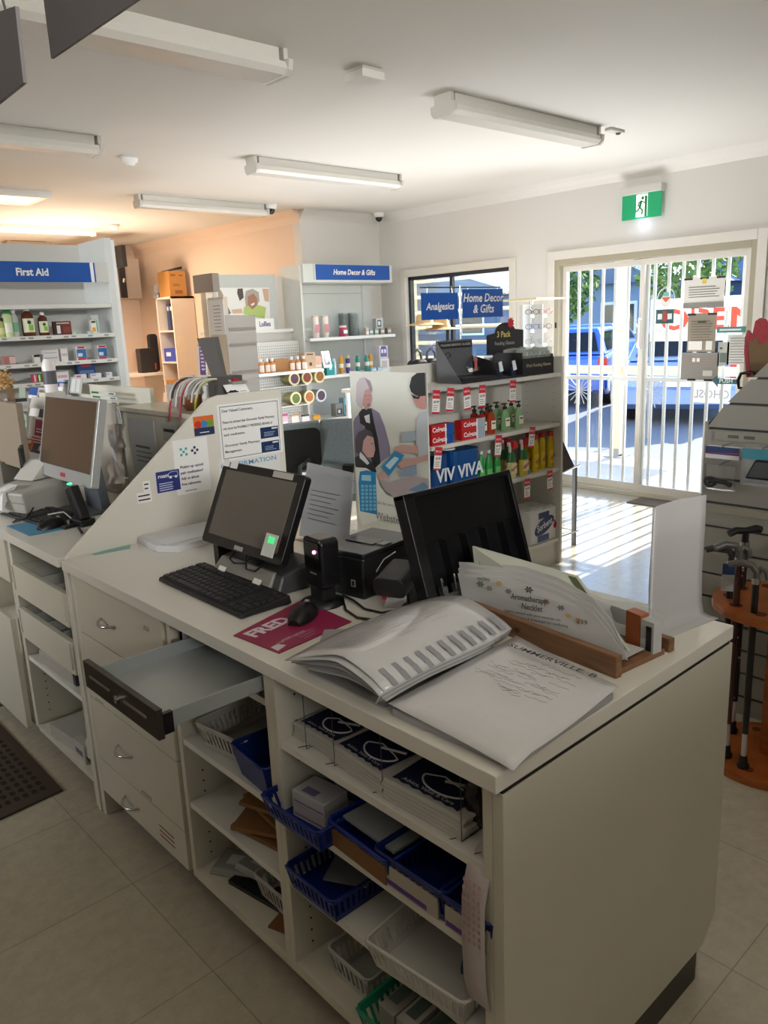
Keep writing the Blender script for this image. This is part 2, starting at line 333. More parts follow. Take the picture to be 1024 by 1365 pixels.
# horizontal slatted screen outside the window
t = thing('slatted_screen', 'cream horizontal slatted sun screen outside the window', 'screen', (6.62,5.7,.8))
SLC = M('e9dcb0', .5)
part('stile', MB().b(6.6,6.62,-.02,6.64,6.68,2.2,SLC), t, True); part('stile', MB().b(6.6,4.7,-.02,6.64,4.76,2.2,SLC), t, True)
for k, zz in enumerate((1.0,1.17,1.34,1.51,1.68,1.85,2.02)):
    part('slat', MB().hexa([(6.58,4.7,zz-.02),(6.66,4.7,zz+.0),(6.66,6.68,zz+.0),(6.58,6.68,zz-.02)], [(6.58,4.7,zz),(6.66,4.7,zz+.02),(6.66,6.68,zz+.02),(6.58,6.68,zz)], SLC), t, True)
def car(name, label, loc, rz, col):
    t = thing(name, label, 'car', loc, rz, None)     # nose towards +Y, rear towards -Y
    C = M(col, .25, coat=.6); L, W = 4.1, 1.72
    prof = [(-2.0,.35),(-2.05,.6),(-1.98,.95),(-1.1,1.0),(.9,.98),(1.8,.85),(2.05,.62),(2.0,.3),(1.6,.22),(-1.7,.22)]
    b = MB().slab([(-W/2,y,z) for y,z in prof], (W,0,0), C); part('body', b, t, bevel=.06)
    cab = MB(); P0 = [(-1.85,.97),(-1.55,1.38),(-.3,1.47),(.5,1.36),(1.15,.97)]
    cab.hexa([(-.8,-1.85,.97),(.8,-1.85,.97),(.8,1.15,.97),(-.8,1.15,.97)], [(-.62,-1.5,1.46),(.62,-1.5,1.46),(.62,.35,1.46),(-.62,.35,1.46)], C); c = part('cabin', cab, t, bevel=.05)
    G = M('10151c', .08)
    g = MB(); g.poly([(-.66,-1.83,1.04),(.66,-1.83,1.04),(.55,-1.6,1.38),(-.55,-1.6,1.38)], G); part('rear_window', g, t)
    for s in (-1,1):
        part('side_window', MB().poly([(s*.79,-1.5,1.04),(s*.79,.75,1.04),(s*.66,.2,1.38),(s*.66,-1.35,1.38)], G), t)
        part('tail_light', MB().rbox(s*.8-.11,-2.07,.72,s*.8+.06,-1.95,.92,.02,M('c41322',.2),'Y'), t)
        for y in (-1.25,1.3):
            wh = part('wheel', MB().cyl((s*.86,y,.31),(s*.66,y,.31),.31,BLK,seg=24), t); part('hub_cap', MB().cyl((s*.87,y,.31),(s*.85,y,.31),.18,GREY,seg=16), wh)
    part('bumper', MB().rbox(-.82,-2.12,.34,.82,-1.95,.55,.03,C,'Y'), t); part('number_plate', MB().b(-.2,-2.13,.6,.2,-2.09,.7,WHITE), t)
def gpos(px, X): p = at(px, 500, 'X', X); return (p.x, p.y, -.13)
car('car', 'blue hatchback nearest the door, its red tail light behind the grille bars', gpos(772,14.5), -66, '3a6cc0')
car('car', 'blue car parked behind the first one, only its roof showing', gpos(800,19.5), -70, '4a78c4')
car('car', 'pale blue car right of the post, red tail light beside the posters', gpos(915,13.2), -66, '7f9ad0')
def house(label, loc, w, d, h, rh, wc, rc, rz=0):
    t = thing('house', label, 'house', loc, rz)
    part('walls', MB().b(-d/2,-w/2,0,d/2,w/2,h,M(wc,.7)), t)
    part('roof', MB().slab([(-d/2-.3,-w/2-.5,h),(-d/2-.3,w/2+.5,h),(-d/2-.3,0,h+rh)], (d+.6,0,0), M(rc,.6)), t)
    part('barge_board', MB().slab([(-d/2-.36,-w/2-.5,h-.1),(-d/2-.36,0,h+rh),(-d/2-.36,0,h+rh+.2),(-d/2-.36,-w/2-.7,h+.05)], (.05,0,0), WHITE).slab([(-d/2-.36,w/2+.5,h-.1),(-d/2-.36,0,h+rh),(-d/2-.36,0,h+rh+.2),(-d/2-.36,w/2+.7,h+.05)], (.05,0,0), WHITE), t)
    for yy in (-w/4, w/4):
        fr = part('window', MB().b(-d/2-.05,yy-.7,1.0,-d/2,yy+.7,h-.6,WHITE), t); part('pane', MB().b(-d/2-.07,yy-.6,1.1,-d/2-.05,yy+.6,h-.7,M('26303c',.1)), fr)
p = at(800, 430, 'X', 26); house('blue grey gabled house across the road, left of the door stile', (27.5,p.y,-.13), 5.5, 5, 2.7, 1.5, '7d8fa6', '68758a')
p = at(990, 430, 'X', 34); house('low dark blue house with white eaves seen over the open banner', (35,p.y,-.13), 9, 5, 2.8, 1.3, '42536f', '5a6f92')
p = at(610, 430, 'X', 30); house('grey roofed house seen through the top of the window', (31,p.y,-.13), 11, 6, 2.7, 1.6, '5a667a', '7d8796')
def tree(label, x, y, h):
    t = thing('tree', label, 'tree', (x,y,-.13)); part('trunk', MB().cyl((0,0,0),(0.1,.1,h*.6),.18,M('5a4a3a',.9),r1=.08), t)
    m = MB(); G1 = M('4e6b2c',.8,noise=.3); G2 = M('7d9440',.8,noise=.3)
    for k in range(1500):
        v = Vector((rnd.gauss(0,1),rnd.gauss(0,1),rnd.gauss(0,1))).normalized()*(h*.32)*rnd.random()**.33; c = v+Vector((0,0,h*.68)); a = Vector((rnd.gauss(0,1),rnd.gauss(0,1),rnd.gauss(0,1))).normalized(); b_ = a.orthogonal().normalized(); c2 = a.cross(b_)
        q = .07+rnd.random()*.07; m.poly([c+b_*q,c+c2*q*.6,c-b_*q,c-c2*q*.6], rnd.choice((G1,G2)))
    part('crown', m, t)
p = at(912,430,'X',21); tree('green leafy tree across the road seen above the open banner', p.x, p.y, 4.4)
p = at(745,430,'X',22); tree('thin leafy tree seen through the left leaf of the door', p.x, p.y, 3.9)
# OPEN banner on two poles beyond the verandah
t = thing('open_banner', 'white banner with big red open lettering on poles outside the door', 'banner', (10,4.7,-.13))
BA = at(868,402,'X',10); BB = at(1030,392,'X',10)
part('cloth', MB().b(10,BB.y,1.19,10.006,BA.y,1.735,M('f2f2f0',.7)), t, True)
for yy in (BA.y,BB.y): part('pole', MB().cyl((10.02,yy,-.13),(10.02,yy,1.8),.015,GREY), t, True)
L0 = at(881,430,'X',10).y; L1 = at(1014,430,'X',10).y
part('lettering', textmb('OPEN', .36, M('d9482c',.6), (9.99,(L0+L1)/2,1.45), 'YZ', .03, wid=L0-L1), t, True)
# ================================================================ COUNTERS
XF = .85
EDGE = M('bdb9ab', .4)
solo('worktop', 'long white worktop carrying the touchscreen, the printer and the open binder', 'worktop', MB().b(.83,.69,.868,1.65,2.438,.90,TOPM), (1.24,1.56,.868), world=True, bevel=.0015)
solo('worktop', 'white worktop on the far side of the sloping partition, under the silver monitor', 'worktop', MB().b(.83,2.472,.868,1.60,4.6,.90,TOPM), (1.2,3.5,.868), world=True, bevel=.0015)
def handle(par, x, y, z):     # bow handle in front of a drawer front facing -X
    part('handle', MB().tube([(x,y+.048,z)]+[(x-.028*math.sin(PI*k/10)**.6, y+.048-.096*k/10, z-.004*math.sin(PI*k/10)) for k in range(1,10)]+[(x,y-.048,z)], .0042, CHROME), par, True)
# drawer cabinet
t = thing('drawer_cabinet', 'white four-drawer cabinet with bow handles at the far end of the main counter', 'cabinet', (1.1,2.12,0))
m = MB(); m.b(XF,2.405,0,1.6,2.432,.866,LAM); m.b(XF+.02,1.80,.1,1.6,1.818,.866,LAM); m.b(1.57,1.818,.1,1.6,2.405,.866,LAM); m.b(XF+.02,1.818,.1,1.57,2.405,.118,LAM); m.b(XF+.02,1.818,.84,1.57,2.405,.866,LAM)
part('body', m, t, True, .001); part('kickboard', MB().b(XF+.07,1.80,0,XF+.09,2.405,.098,BLK), t, True)
LAM2 = M('c8c4b4', .35, noise=.02)
for z0, z1, hy in ((.667,.862,.757),(.443,.663,None),(.225,.439,.338),(.098,.221,.158)):
    d = part('drawer', MB().b(XF,1.826,z0,XF+.018,2.403,z1,LAM2).b(XF+.018,1.84,z0+.02,XF+.45,2.39,min(z1-.03,.83),LAM), t, True, .001)
    handle(d, XF, 2.172, hy if hy else .56)
    m = MB()
    if z0 < .2:
        for k in range(3): m.b(XF-.0006,1.90-.0,.165-k*.016,XF,1.99,.169-k*.016,M('8e4a36',.7))
    elif z0 < .3:
        m.b(XF-.0006,2.02,.232,XF,2.09,.236,M('9a7a6a',.7)); m.b(XF-.0006,2.02,.24,XF,2.08,.243,M('9a7a6a',.7))
    elif z0 > .6: m.b(XF-.0006,1.90,.80,XF,1.935,.806,M('a08a74',.7)).b(XF-.0006,1.90,.808,XF,1.93,.813,M('a08a74',.7))
    else: m.b(XF-.0006,2.30,.447,XF,2.36,.451,M('9a8a74',.7))
    part('scuff_mark', m, d, True)
PINS = lambda m, y, zs, s: [m.cyl((x,y,z),(x,y+s*.0008,z),.0028,BLK,seg=8) for z in zs for x in (XF+.05,)]
def open_unit(label, y0, y1, shelves, end=None):
    t = thing('open_shelf_cabinet', label, 'cabinet', (1.1,(y0+y1)/2,0))
    m = MB(); m.b(XF,y1-.02,.1,1.6,y1,.866,LAM); m.b(XF,y0,.1 if not end else .095,1.6,y0+.02,.866,LAM); m.b(1.32,y0+.02,.1,1.335,y1-.02,.866,LAM); m.b(XF,y0+.02,.1,1.335,y1-.02,.13,LAM)
    part('body', m, t, True, .001)
    for z, xd in shelves: part('shelf', MB().b(XF+.004,y0+.0205,z-.018,xd,y1-.0205,z,SHELF), t, True, .001)
    m = MB(); PINS(m, y1-.0208, [.16+.032*k for k in range(22) if k%5 != 4], -1); PINS(m, y0+.0205, [.2,.4,.6], 1); part('pin_holes', m, t, True)
    part('kickboard', MB().b(XF+.07,y0,0,XF+.09,y1,.098,BLK), t, True); return t
open_unit('white open shelf unit below the cash drawer, holding baskets and envelopes', 1.335, 1.80, ((.53,1.32),(.34,1.32)))
u = open_unit('white open shelf unit at the near end, holding paper bags and blue trays', .715, 1.335, ((.705,1.32),(.532,1.32),(.353,1.32)))
t = thing('end_panel', 'large plain white end panel closing the near end of the counter', 'panel', (1.2,.70,0))
part('board', MB().slab([(.85,.692,.095),(1.60,.692,.095),(1.655,.692,.155),(1.655,.692,.857),(.85,.692,.857)], (0,.022,0), LAM), t, True, .001)
part('shadow_gap', MB().b(.852,.695,.857,1.645,.715,.868,DBLK), t, True); part('kickboard', MB().b(.93,.70,0,1.585,.714,.095,BLK), t, True)
solo('back_panel', 'white customer-side back of the main counter', 'panel', MB().b(1.605,.715,.0,1.625,2.43,.866,LAM), (1.61,1.5,.1), world=True)
# cash drawer pulled open
t = thing('cash_drawer', 'open grey steel cash drawer with dark slotted front pulled out under the worktop', 'drawer', (.85,1.53,.80))
STL = M('a9aeae', .35, .4, noise=.06, scale=10); DKM = M('2c2724', .4)
m = MB(); m.b(.612,1.375,.805,1.22,1.69,.808,STL); part('tray', m, t, True)
m = MB(); m.b(.612,1.372,.805,1.2,1.376,.84,STL); m.b(.612,1.689,.805,1.2,1.693,.84,STL); m.b(1.196,1.376,.805,1.2,1.689,.84,STL); part('tray_wall', m, t, True)
fr = part('front', MB().b(.598,1.352,.797,.612,1.708,.862,DKM), t, True, .001)
part('lock', MB().cyl((.598,1.53,.828),(.591,1.53,.828),.010,CHROME,seg=20).b(.589,1.528,.82,.591,1.532,.836,M('e0e0e0',.2,1)), fr, True)
for y in (1.45,1.625): part('slot', MB().rbox(.5965,y-.052,.829,.5985,y+.052,.835,.003,M('8a8078',.3),'X'), fr, True)
part('runner', MB().b(.612,1.360,.80,.637,1.371,.845,BLK), t, True); part('runner', MB().b(.85,1.700,.80,1.25,1.712,.85,STL), t, True)
part('housing', MB().b(.87,1.358,.785,1.28,1.765,.795,BLK).b(.87,1.358,.795,1.28,1.361,.866,BLK).b(.87,1.765,.795,1.28,1.768,.866,BLK).b(1.27,1.36,.795,1.28,1.76,.866,BLK), t, True)
solo('support_shelf', 'short white shelf carrying the cash drawer housing', 'shelf', MB().b(.87,1.356,.757,1.318,1.779,.774,SHELF), (1.1,1.56,.757), world=True)
# partition
t = thing('partition', 'white partition board with a sloping top edge between the two counter stations', 'partition', (1.27,2.455,.9))
part('board', MB().slab([(.845,2.44,.0),(.845,2.44,.902),(1.40,2.44,1.348),(1.445,2.44,1.358),(1.712,2.44,1.358),(1.712,2.44,.0)], (0,.016,0), M('d2cfc4',.45)), t, True, .001)
YP = 2.4395
def pin(name, label, cat, TL, BR, col, y=YP, th=.0006):
    a = at(*TL,'Y',YP); b_ = at(*BR,'Y',YP); t = thing(name, label, cat, ((a.x+b_.x)/2, y, b_.z)); m = MB().b(a.x,y-th,b_.z,b_.x,y,a.z,col)
    part('sheet', m, t, True); return t, a.x, b_.x, b_.z, a.z, y-th-.0003
t,x0,x1,z0,z1,y = pin('notice', 'framed notice to valued customers with two dark blue cards, at the partition top', 'notice', (288,540), (377,602), PAPER, YP-.0015)
bd = MB(); e = .004
for q in ((x0+.01,z0+.008,x1-.01,z0+.010),(x0+.01,z1-.01,x1-.01,z1-.008),(x0+.01,z0+.01,x0+.012,z1-.01),(x1-.012,z0+.01,x1-.01,z1-.01)): bd.b(q[0],y-.0002,q[1],q[2],y,q[3],INK)
part('border', bd, t, True)
yy = y-.0003; H = z1-z0
for s_, zz, ww, sz in (('Dear Valued Customers,',.88,.13,.014),('Please be advised that Gloucester Family Pharmacy',.68,.222,.0125),('only stock the PHARMACY PREFERRED BRAND of',.57,.21,.0125),('each medication.',.46,.09,.0125),('Gloucester Family Pharmacy',.27,.15,.0125),('Management',.16,.07,.0125)):
    part('lettering', textmb(s_, sz, INK, (x0+.018,yy,z0+H*zz), 'XZ', .015, align='LEFT', wid=ww), t, True)
for k, zt in ((0,.50),(1,.24)):
    c_ = part('blue_card', MB().b(x1-.095,y-.001,z0+H*(zt-.20),x1-.016,y,z0+H*zt,M('163158',.4)), t, True); l_ = MB(); lines(l_, x1-.08, x1-.03, z0+H*(zt-.17), z0+H*(zt-.08), 3, M('9fb4cc',.5), y-.0013); l_.b(x1-.045,y-.0015,z0+H*(zt-.045),x1-.02,y-.001,z0+H*(zt-.02),WHITE); part('print', l_, c_, True)
t,x0,x1,z0,z1,y = pin('poster', 'white poster with teal and navy plus marks asking about opioid pain medication', 'poster', (229,588), (282,652), PAPER)
for cx, col in ((.30,M('3aa6a0',.5)),(.62,M('1f2a48',.5))):
    m = MB(); X = x0+(x1-x0)*cx; Z = z0+(z1-z0)*.78; q = .0085
    for i in range(3):
        for j in range(3):
            if (i+j)%2 == (1 if cx > .5 else 0): m.b(X+(i-1.5)*q*1.15,y-.0002,Z+(j-1.5)*q*1.15,X+(i-1.5)*q*1.15+q,y,Z+(j-1.5)*q*1.15+q,col)
    part('plus_mark', m, t, True)
PUR = M('4a2a5c', .5)
for k, s_ in enumerate(('Picking up opioid','pain medication?','Ask us about','free naloxone.')): part('lettering', textmb(s_, .013, PUR, (x0+.02,y-.0002,z0+(z1-z0)*(.50-.105*k)), 'XZ', .03, align='LEFT'), t, True)
m = MB(); lines(m, x0+.03, x0+.08, z0+.008, z0+.014, 1, INK, y-.0002); part('print', m, t, True)
t,x0,x1,z0,z1,y = pin('sticker', 'small navy card reading roam with a van drawing', 'sticker', (207,630), (241,652), M('27357a',.4), y=YP-.001)
part('lettering', textmb('roam', .019, WHITE, (x0+.027,y,z1-.016), 'XZ', .02), t, True)
m = MB(); lines(m, x0+.008, x1-.012, z0+.004, z0+.034, 4, M('c9cfe8',.5), y); part('print', m, t, True)
m = MB(); cx = x1-.024; cz = z1-.016
m.tube([(cx-.018,y,cz-.006),(cx-.018,y,cz+.004),(cx-.008,y,cz+.01),(cx+.016,y,cz+.01),(cx+.018,y,cz-.006),(cx-.018,y,cz-.006)], .0009, WHITE, 5)
for q in (-.010,.010): m.cyl((cx+q,y-.0008,cz-.008),(cx+q,y,cz-.008),.0045,WHITE,seg=12)
part('van_drawing', m, t, True)
t,x0,x1,z0,z1,y = pin('sticker', 'orange and navy card with three round emblems beside the customer notice', 'sticker', (257,556), (286,578), M('d26a2c',.4), y=YP-.001)
m = MB().b(x0,y-.0003,z0,x1,y,z0+(z1-z0)*.4,M('27355a',.4)); part('lower_band', m, t, True)
for k, c_ in enumerate(('c22f2a','2f7fb8','5f9a3a')):
    m = MB().cyl((x0+(x1-x0)*(.2+.3*k),y-.0008,z0+(z1-z0)*.58),(x0+(x1-x0)*(.2+.3*k),y,z0+(z1-z0)*.58),.0125,M(c_,.4),seg=18); e_ = part('emblem', m, t, True)
m = MB(); lines(m, x0+.02, x1-.02, z0+.006, z0+.014, 1, WHITE, y-.0005); part('print', m, t, True)
t,x0,x1,z0,z1,y = pin('poster', 'pale poster headed confirmation in blue, half hidden behind the touchscreen', 'poster', (291,612), (379,690), M('d6d8d6',.5), y=YP)
part('lettering', textmb('CONFIRMATION', .024, M('4a8fb4',.5), ((x0+x1)/2-.005,y,z1-.03), 'XZ', .01, wid=.24), t, True)
m = MB(); lines(m, x0+.04, x1-.04, z0+.02, z1-.08, 6, LINEC, y); part('print', m, t, True)
for lab, TL, BR in (('tiny white price sticker highest on the partition slope','190,642','201,654'),('long white price sticker low on the partition slope','182,658','203,668')):
    TL = tuple(map(int,TL.split(','))); BR = tuple(map(int,BR.split(',')))
    t,x0,x1,z0,z1,y = pin('price_sticker', lab, 'sticker', TL, BR, WHITE); m = MB(); lines(m, x0+.004, x1-.004, z0+.003, z1-.004, 2, INK, y); part('print', m, t, True)
# left station cabinets
t = thing('drawer_cabinet', 'white cabinet with two open-topped tray drawers above open shelves beyond the partition', 'cabinet', (1.1,2.75,0))
m = MB(); m.b(XF,2.472,.0,1.6,2.488,.866,LAM); m.b(XF,3.005,.1,1.6,3.035,.866,LAM); m.b(1.3,2.488,.1,1.315,3.005,.866,LAM); m.b(XF,2.488,.09,1.3,3.005,.112,LAM)
part('body', m, t, True, .001); part('shelf', MB().b(XF+.004,2.489,.385,1.3,3.004,.403,SHELF), t, True, .001)
part('kickboard', MB().b(XF+.07,2.488,0,XF+.09,3.035,.088,BLK), t, True)
for z0, z1 in ((.655,.772),(.485,.602)):
    d = MB(); d.b(XF-.006,2.492,z0,XF+.012,3.004,z1,LAM2); d.b(XF+.012,2.50,z0+.02,XF+.35,3.0,z0+.025,M('3c3831',.5)); d.b(XF-.012,2.5,z0+.02,XF+.35,2.508,z1-.005,LAM); d.b(XF-.012,2.99,z0+.02,XF+.35,2.998,z1-.005,LAM); d = part('drawer', d, t, True, .001)
    for yy in (2.62,2.75,2.88): part('divider', MB().b(XF+.012,yy,z0+.025,XF+.34,yy+.004,z1-.002,M('b8b8b0',.4)), d, True)
m = MB(); PINS(m, 3.0048, [.16+.03*k for k in range(7)], -1); part('pin_holes', m, t, True)['kind'] = 'stuff'
t = thing('cupboard', 'white cupboard with a pulled-out lower door at the far left of the counter', 'cabinet', (1.1,3.5,0))
m = MB(); m.b(XF,3.037,.1,1.6,3.055,.866,LAM); m.b(XF,4.55,.1,1.6,4.57,.866,LAM); m.b(1.3,3.055,.1,1.32,4.55,.866,LAM); m.b(XF,3.055,.1,1.3,4.55,.118,LAM); part('body', m, t, True)
part('door', MB().b(XF-.03,3.045,.09,XF-.01,3.85,.55,LAM2), t, True, .002); part('drawer_front', MB().b(XF-.01,3.04,.69,XF+.008,3.85,.862,LAM2), t, True, .002)
part('kickboard', MB().b(XF+.07,3.037,0,XF+.09,4.57,.098,BLK), t, True); part('foot', MB().cyl((XF+.0,3.55,0),(XF+.0,3.55,.10),.012,CHROME), t, True)
# hutch behind the left station
t = thing('counter_hutch', 'white raised hutch with a ledge behind the far station, plastic pockets on its face', 'hutch', (1.55,3.0,.9))
part('body', MB().b(1.45,2.50,.90,1.466,3.27,1.262,LAM).b(1.466,2.50,.90,1.64,2.515,1.262,LAM).b(1.466,3.255,.90,1.64,3.27,1.262,LAM).b(1.44,2.475,1.262,1.66,3.29,1.28,LAM), t, True, .001)
part('riser', MB().b(1.605,3.29,.90,1.625,4.3,1.343,LAM), t, True, .001)
# anti-fatigue mat
def mat_fn(t, b):
    b.inputs['Base Color'].default_value = lin('3a2d24'); b.inputs['Roughness'].default_value = .55
RUB = nodes_mat('brown_rubber', mat_fn)
t = thing('floor_mat', 'dark brown rubber mat with rows of oval holes on the floor', 'mat', (.4,3.2,0))
m = MB(); m.slab([(.80,2.66,.0),(.30,2.62,.0),(-.2,2.6,.0),(-.2,4.4,.0),(.80,4.4,.0)], (0,0,.008), RUB)
part('border', m, t, True, .003)
m = MB()
for i in range(22):
    for j in range(33):
        x = .75-i*.03; yy = 2.72+j*.047+(.0 if i%2 else .0)
        m.rbox(x-.009,yy-.016,.0080,x+.009,yy+.016,.0084,.008,M('0d0907',.8),'Z',3)
part('holes', m, t, True)['kind'] = 'stuff'
# ================================================================ CEILING THINGS
def batten(label, a, b_, y, wd=.13):
    t = thing('ceiling_light', label, 'light', ((a+b_)/2,y,ZC), 0, 'unlit fluorescent battens on the ceiling'); L = (b_-a)/2
    part('base', MB().b(-L+.04,-wd*.36,-.06,L-.04,wd*.36,0,M('c9c6bd',.4)), t, bevel=.004)
    dif = MB(); pr = [(-wd*.42,-.055),(-wd*.5,-.085),(-wd*.36,-.105),(wd*.36,-.105),(wd*.5,-.085),(wd*.42,-.055)]
    dif.slab([(-L+.02,y_,z_) for y_,z_ in pr], (2*L-.04,0,0), M('d6d3cb',.25,bump=.15,scale=160)); part('diffuser', dif, t)
    for s in (-1,1): part('end_cap', MB().slab([(s*L,y_,z_) for y_,z_ in ((-wd*.38,0),(-wd*.38,-.045),(-wd*.56,-.05),(-wd*.52,-.09),(-wd*.38,-.11),(wd*.38,-.11),(wd*.52,-.09),(wd*.56,-.05),(wd*.38,-.045),(wd*.38,0))], (-s*.022,0,0), M('c4c1b8',.4)), t)
    return t
def cz(px,py): return at(px,py,'Z',ZC-.05)
YA = 3.06; YL2 = 4.87
batten('long white fluorescent batten nearest the camera, behind the hanging grey signs', .95, 2.24, YA-.02, .2)
batten('white fluorescent batten between the junction box and the exit sign', 3.30, 4.70, YA, .16)
batten('white fluorescent batten in the middle of the ceiling, above the blue counter signs', 3.30, 4.70, YL2, .14)
batten('white fluorescent batten cut by the left edge of the picture', .95, 2.22, YL2, .14)
batten('slim white fluorescent batten next to the dome camera, above the opening', 3.30, 4.62, 6.62, .12)
# lit one in the back room
t = thing('ceiling_light', 'glowing bare fluorescent tube fitting in the warm back room', 'light', (3.2,8.85,ZC))
part('base', MB().b(-.72,-.04,-.04,.72,.04,0,WHITE), t); part('tube', MB().cyl((-.66,0,-.06),(.66,0,-.06),.019,M('ffc890',.5,emit=9)), t); part('end_cap', MB().b(.64,-.03,-.085,.68,.03,0,WHITE), t); part('end_cap', MB().b(-.68,-.03,-.085,-.64,.03,0,WHITE), t)
light('back_room_tube', 'AREA', (3.2,8.85,ZC-.09), (0,0,-1), 60, (1.0,.80,.63), 1.4, .06)
light('back_room_ceiling_spill', 'AREA', (3.3,8.6,1.5), (0.2,0,1), 22, (1.0,.78,.6), 1.4, 1.0, 140)
t = thing('ceiling_light', 'square glowing panel light with a white rim at the left edge', 'light', (2.42,7.05,ZC))
part('rim', MB().b(-.35,-.25,-.05,.24,-.22,0,WHITE).b(-.35,.22,-.05,.24,.25,0,WHITE).b(.21,-.22,-.05,.24,.22,0,WHITE).b(-.35,-.22,-.05,-.32,.22,0,WHITE), t); part('panel', MB().b(-.32,-.22,-.03,.21,.22,0,M('ffd9b0',.5,emit=1.6)), t)
# junction box, detectors, cameras, sign
t = thing('junction_box', 'square white box screwed to the ceiling between two battens', 'box', (*at(486,93,'Z',ZC)[:2],ZC))
part('base', MB().b(-.06,-.055,-.015,.06,.055,0,M('b8b5ac',.5)), t); part('cover', MB().b(-.07,-.065,-.05,.07,.065,-.015,M('d2cfc6',.4)), t, bevel=.004)
for lab, px in (('round smoke detector on the ceiling above the first aid shelf', (173,213)), ('small smoke detector on the back room ceiling', (152,302))):
    p = at(*px,'Z',ZC-.02); m = MB().lathe(0,0,[(.0,-.055),(.03,-.055),(.035,-.04),(.05,-.035),(.055,-.012),(.055,0)], WHITE, 24)
    t = thing('smoke_detector', lab, 'detector', (p.x,p.y,ZC)); part('body', m, t); part('base', MB().cyl((0,0,-.012),(0,0,0),.06,M('c9c6bd',.5),seg=24), t)
p = at(822,175,'Z',ZC-.01); t = thing('motion_sensor', 'small flat white sensor on the ceiling near the exit sign', 'sensor', (p.x,p.y,ZC)); part('body', MB().b(-.10,-.025,-.018,.06,.025,0,M('c6c3bb',.4)), t, bevel=.004); part('lens', MB().lathe(.02,0,[(0,-.03),(.012,-.028),(.018,-.018)], DGREY, 14), t)
for lab, px in (('dome camera with a black lens at the end of the slim batten', (361,277)), ('dome camera hanging near the corner by the gift shelves', (505,288))):
    p = at(*px,'Z',ZC-.03); t = thing('dome_camera', lab, 'camera', (p.x,min(p.y,6.6),ZC)); part('housing', MB().lathe(0,0,[(.03,-.045),(.055,-.035),(.06,0)], WHITE, 20), t); part('lens', MB().lathe(0,0,[(.0,-.09),(.02,-.085),(.035,-.065),(.038,-.045)], M('1c1c20',.1), 20), t)
# exit sign
a = at(829,262,'X',XW-.06); b_ = at(880,292,'X',XW-.06)
t = thing('exit_sign', 'lit green running-man exit sign on the wall above the door', 'sign', (XW,(a.y+b_.y)/2,a.z))
yc = (a.y+b_.y)/2; W2 = (a.y-b_.y)/2; zt = a.z; zb = zt-.19
part('housing', MB().b(XW-.075,yc-W2-.01,zt,XW,yc+W2+.01,zt+.06,M('cfcdc6',.4)), t, True, .004)
part('panel', MB().b(XW-.05,yc-W2,zb,XW-.04,yc+W2,zt,M('0f8f5c',.3,emit=.28)), t, True)
X = XW-.0505; part('door_symbol', MB().b(X-.0005,yc-.055,zb+.012,X,yc+.045,zt-.006,M('f4fff8',.4,emit=.8)), t, True)
m = MB(); G_ = M('0c7a3c',.4); X -= .001
P_ = lambda u, v: (X, yc-u, zb+v)
m.cyl((X-.0004,yc-.012,zb+.155),(X,yc-.012,zb+.155),.013,G_,seg=14)
for pts, r in (([(.0,.135),(-.012,.085)],.011),([(-.012,.085),(.012,.062),(.008,.028)],.007),([(-.012,.085),(-.03,.06),(-.048,.058)],.007),([(.0,.135),(.028,.118),(.04,.13)],.005),([(.0,.135),(-.024,.12),(-.028,.095)],.005)): m.tube([P_(*q) for q in pts], r, G_, 6)
part('running_man', m, t, True); part('door_edge', MB().b(X-.0004,yc-.052,zb+.012,X,yc-.03,zt-.02,G_), t, True)
light('exit_glow', 'POINT', (XW-.09,yc,zb-.03), (0,0,-1), .25, (.7,.75,1.0))
# hanging signs seen from behind, top left
t = thing('hanging_sign', 'blank grey back of the larger hanging sign at the top edge', 'sign', (.49,1.0,2.1)); HG = M('5f5c5e', .6)
q1 = at(60,-30,'X',.5); q2 = at(68,78,'X',.5); q3 = at(182,0,'X',.5)
part('board', MB().slab([(.5,q2.y,q2.z),(.5,q3.y-.45,q2.z+(q3.z-q2.z)*((q2.y-q3.y+.45)/(q2.y-q3.y))*1.0),(.5,q3.y-.45,2.45),(.5,q2.y,2.45)], (.004,0,0), HG), t, True)
m = MB(); m.tube([(.502,q2.y-.05,2.44),(.502,q2.y-.05,ZC)], .0015, CHROME, 6); m.tube([(.502,q3.y-.35,2.44),(.502,q3.y-.35,ZC)], .0015, CHROME, 6); part('chain', m, t, True)
t = thing('hanging_sign', 'blank grey back of the smaller hanging sign at the left edge, hung from a hook', 'sign', (.32,1.0,2.1))
q1 = at(20,8,'X',.34); q2 = at(31,110,'X',.34); q3 = at(0,135,'X',.34); q4 = at(0,15,'X',.34)
d = (q3-q2)*3; part('board', MB().slab([tuple(q2),tuple(q2+d),tuple(q4+(q4-q1)*3),tuple(q1)], (.004,0,0), HG), t, True)
h = at(8,16,'X',.342); part('hook', MB().tube([h, h+Vector((0,.004,.012)), h+Vector((0,-.002,.022)), h+Vector((0,.0,.03)), (h.x,h.y,ZC)], .0013, DGREY, 6), t, True)
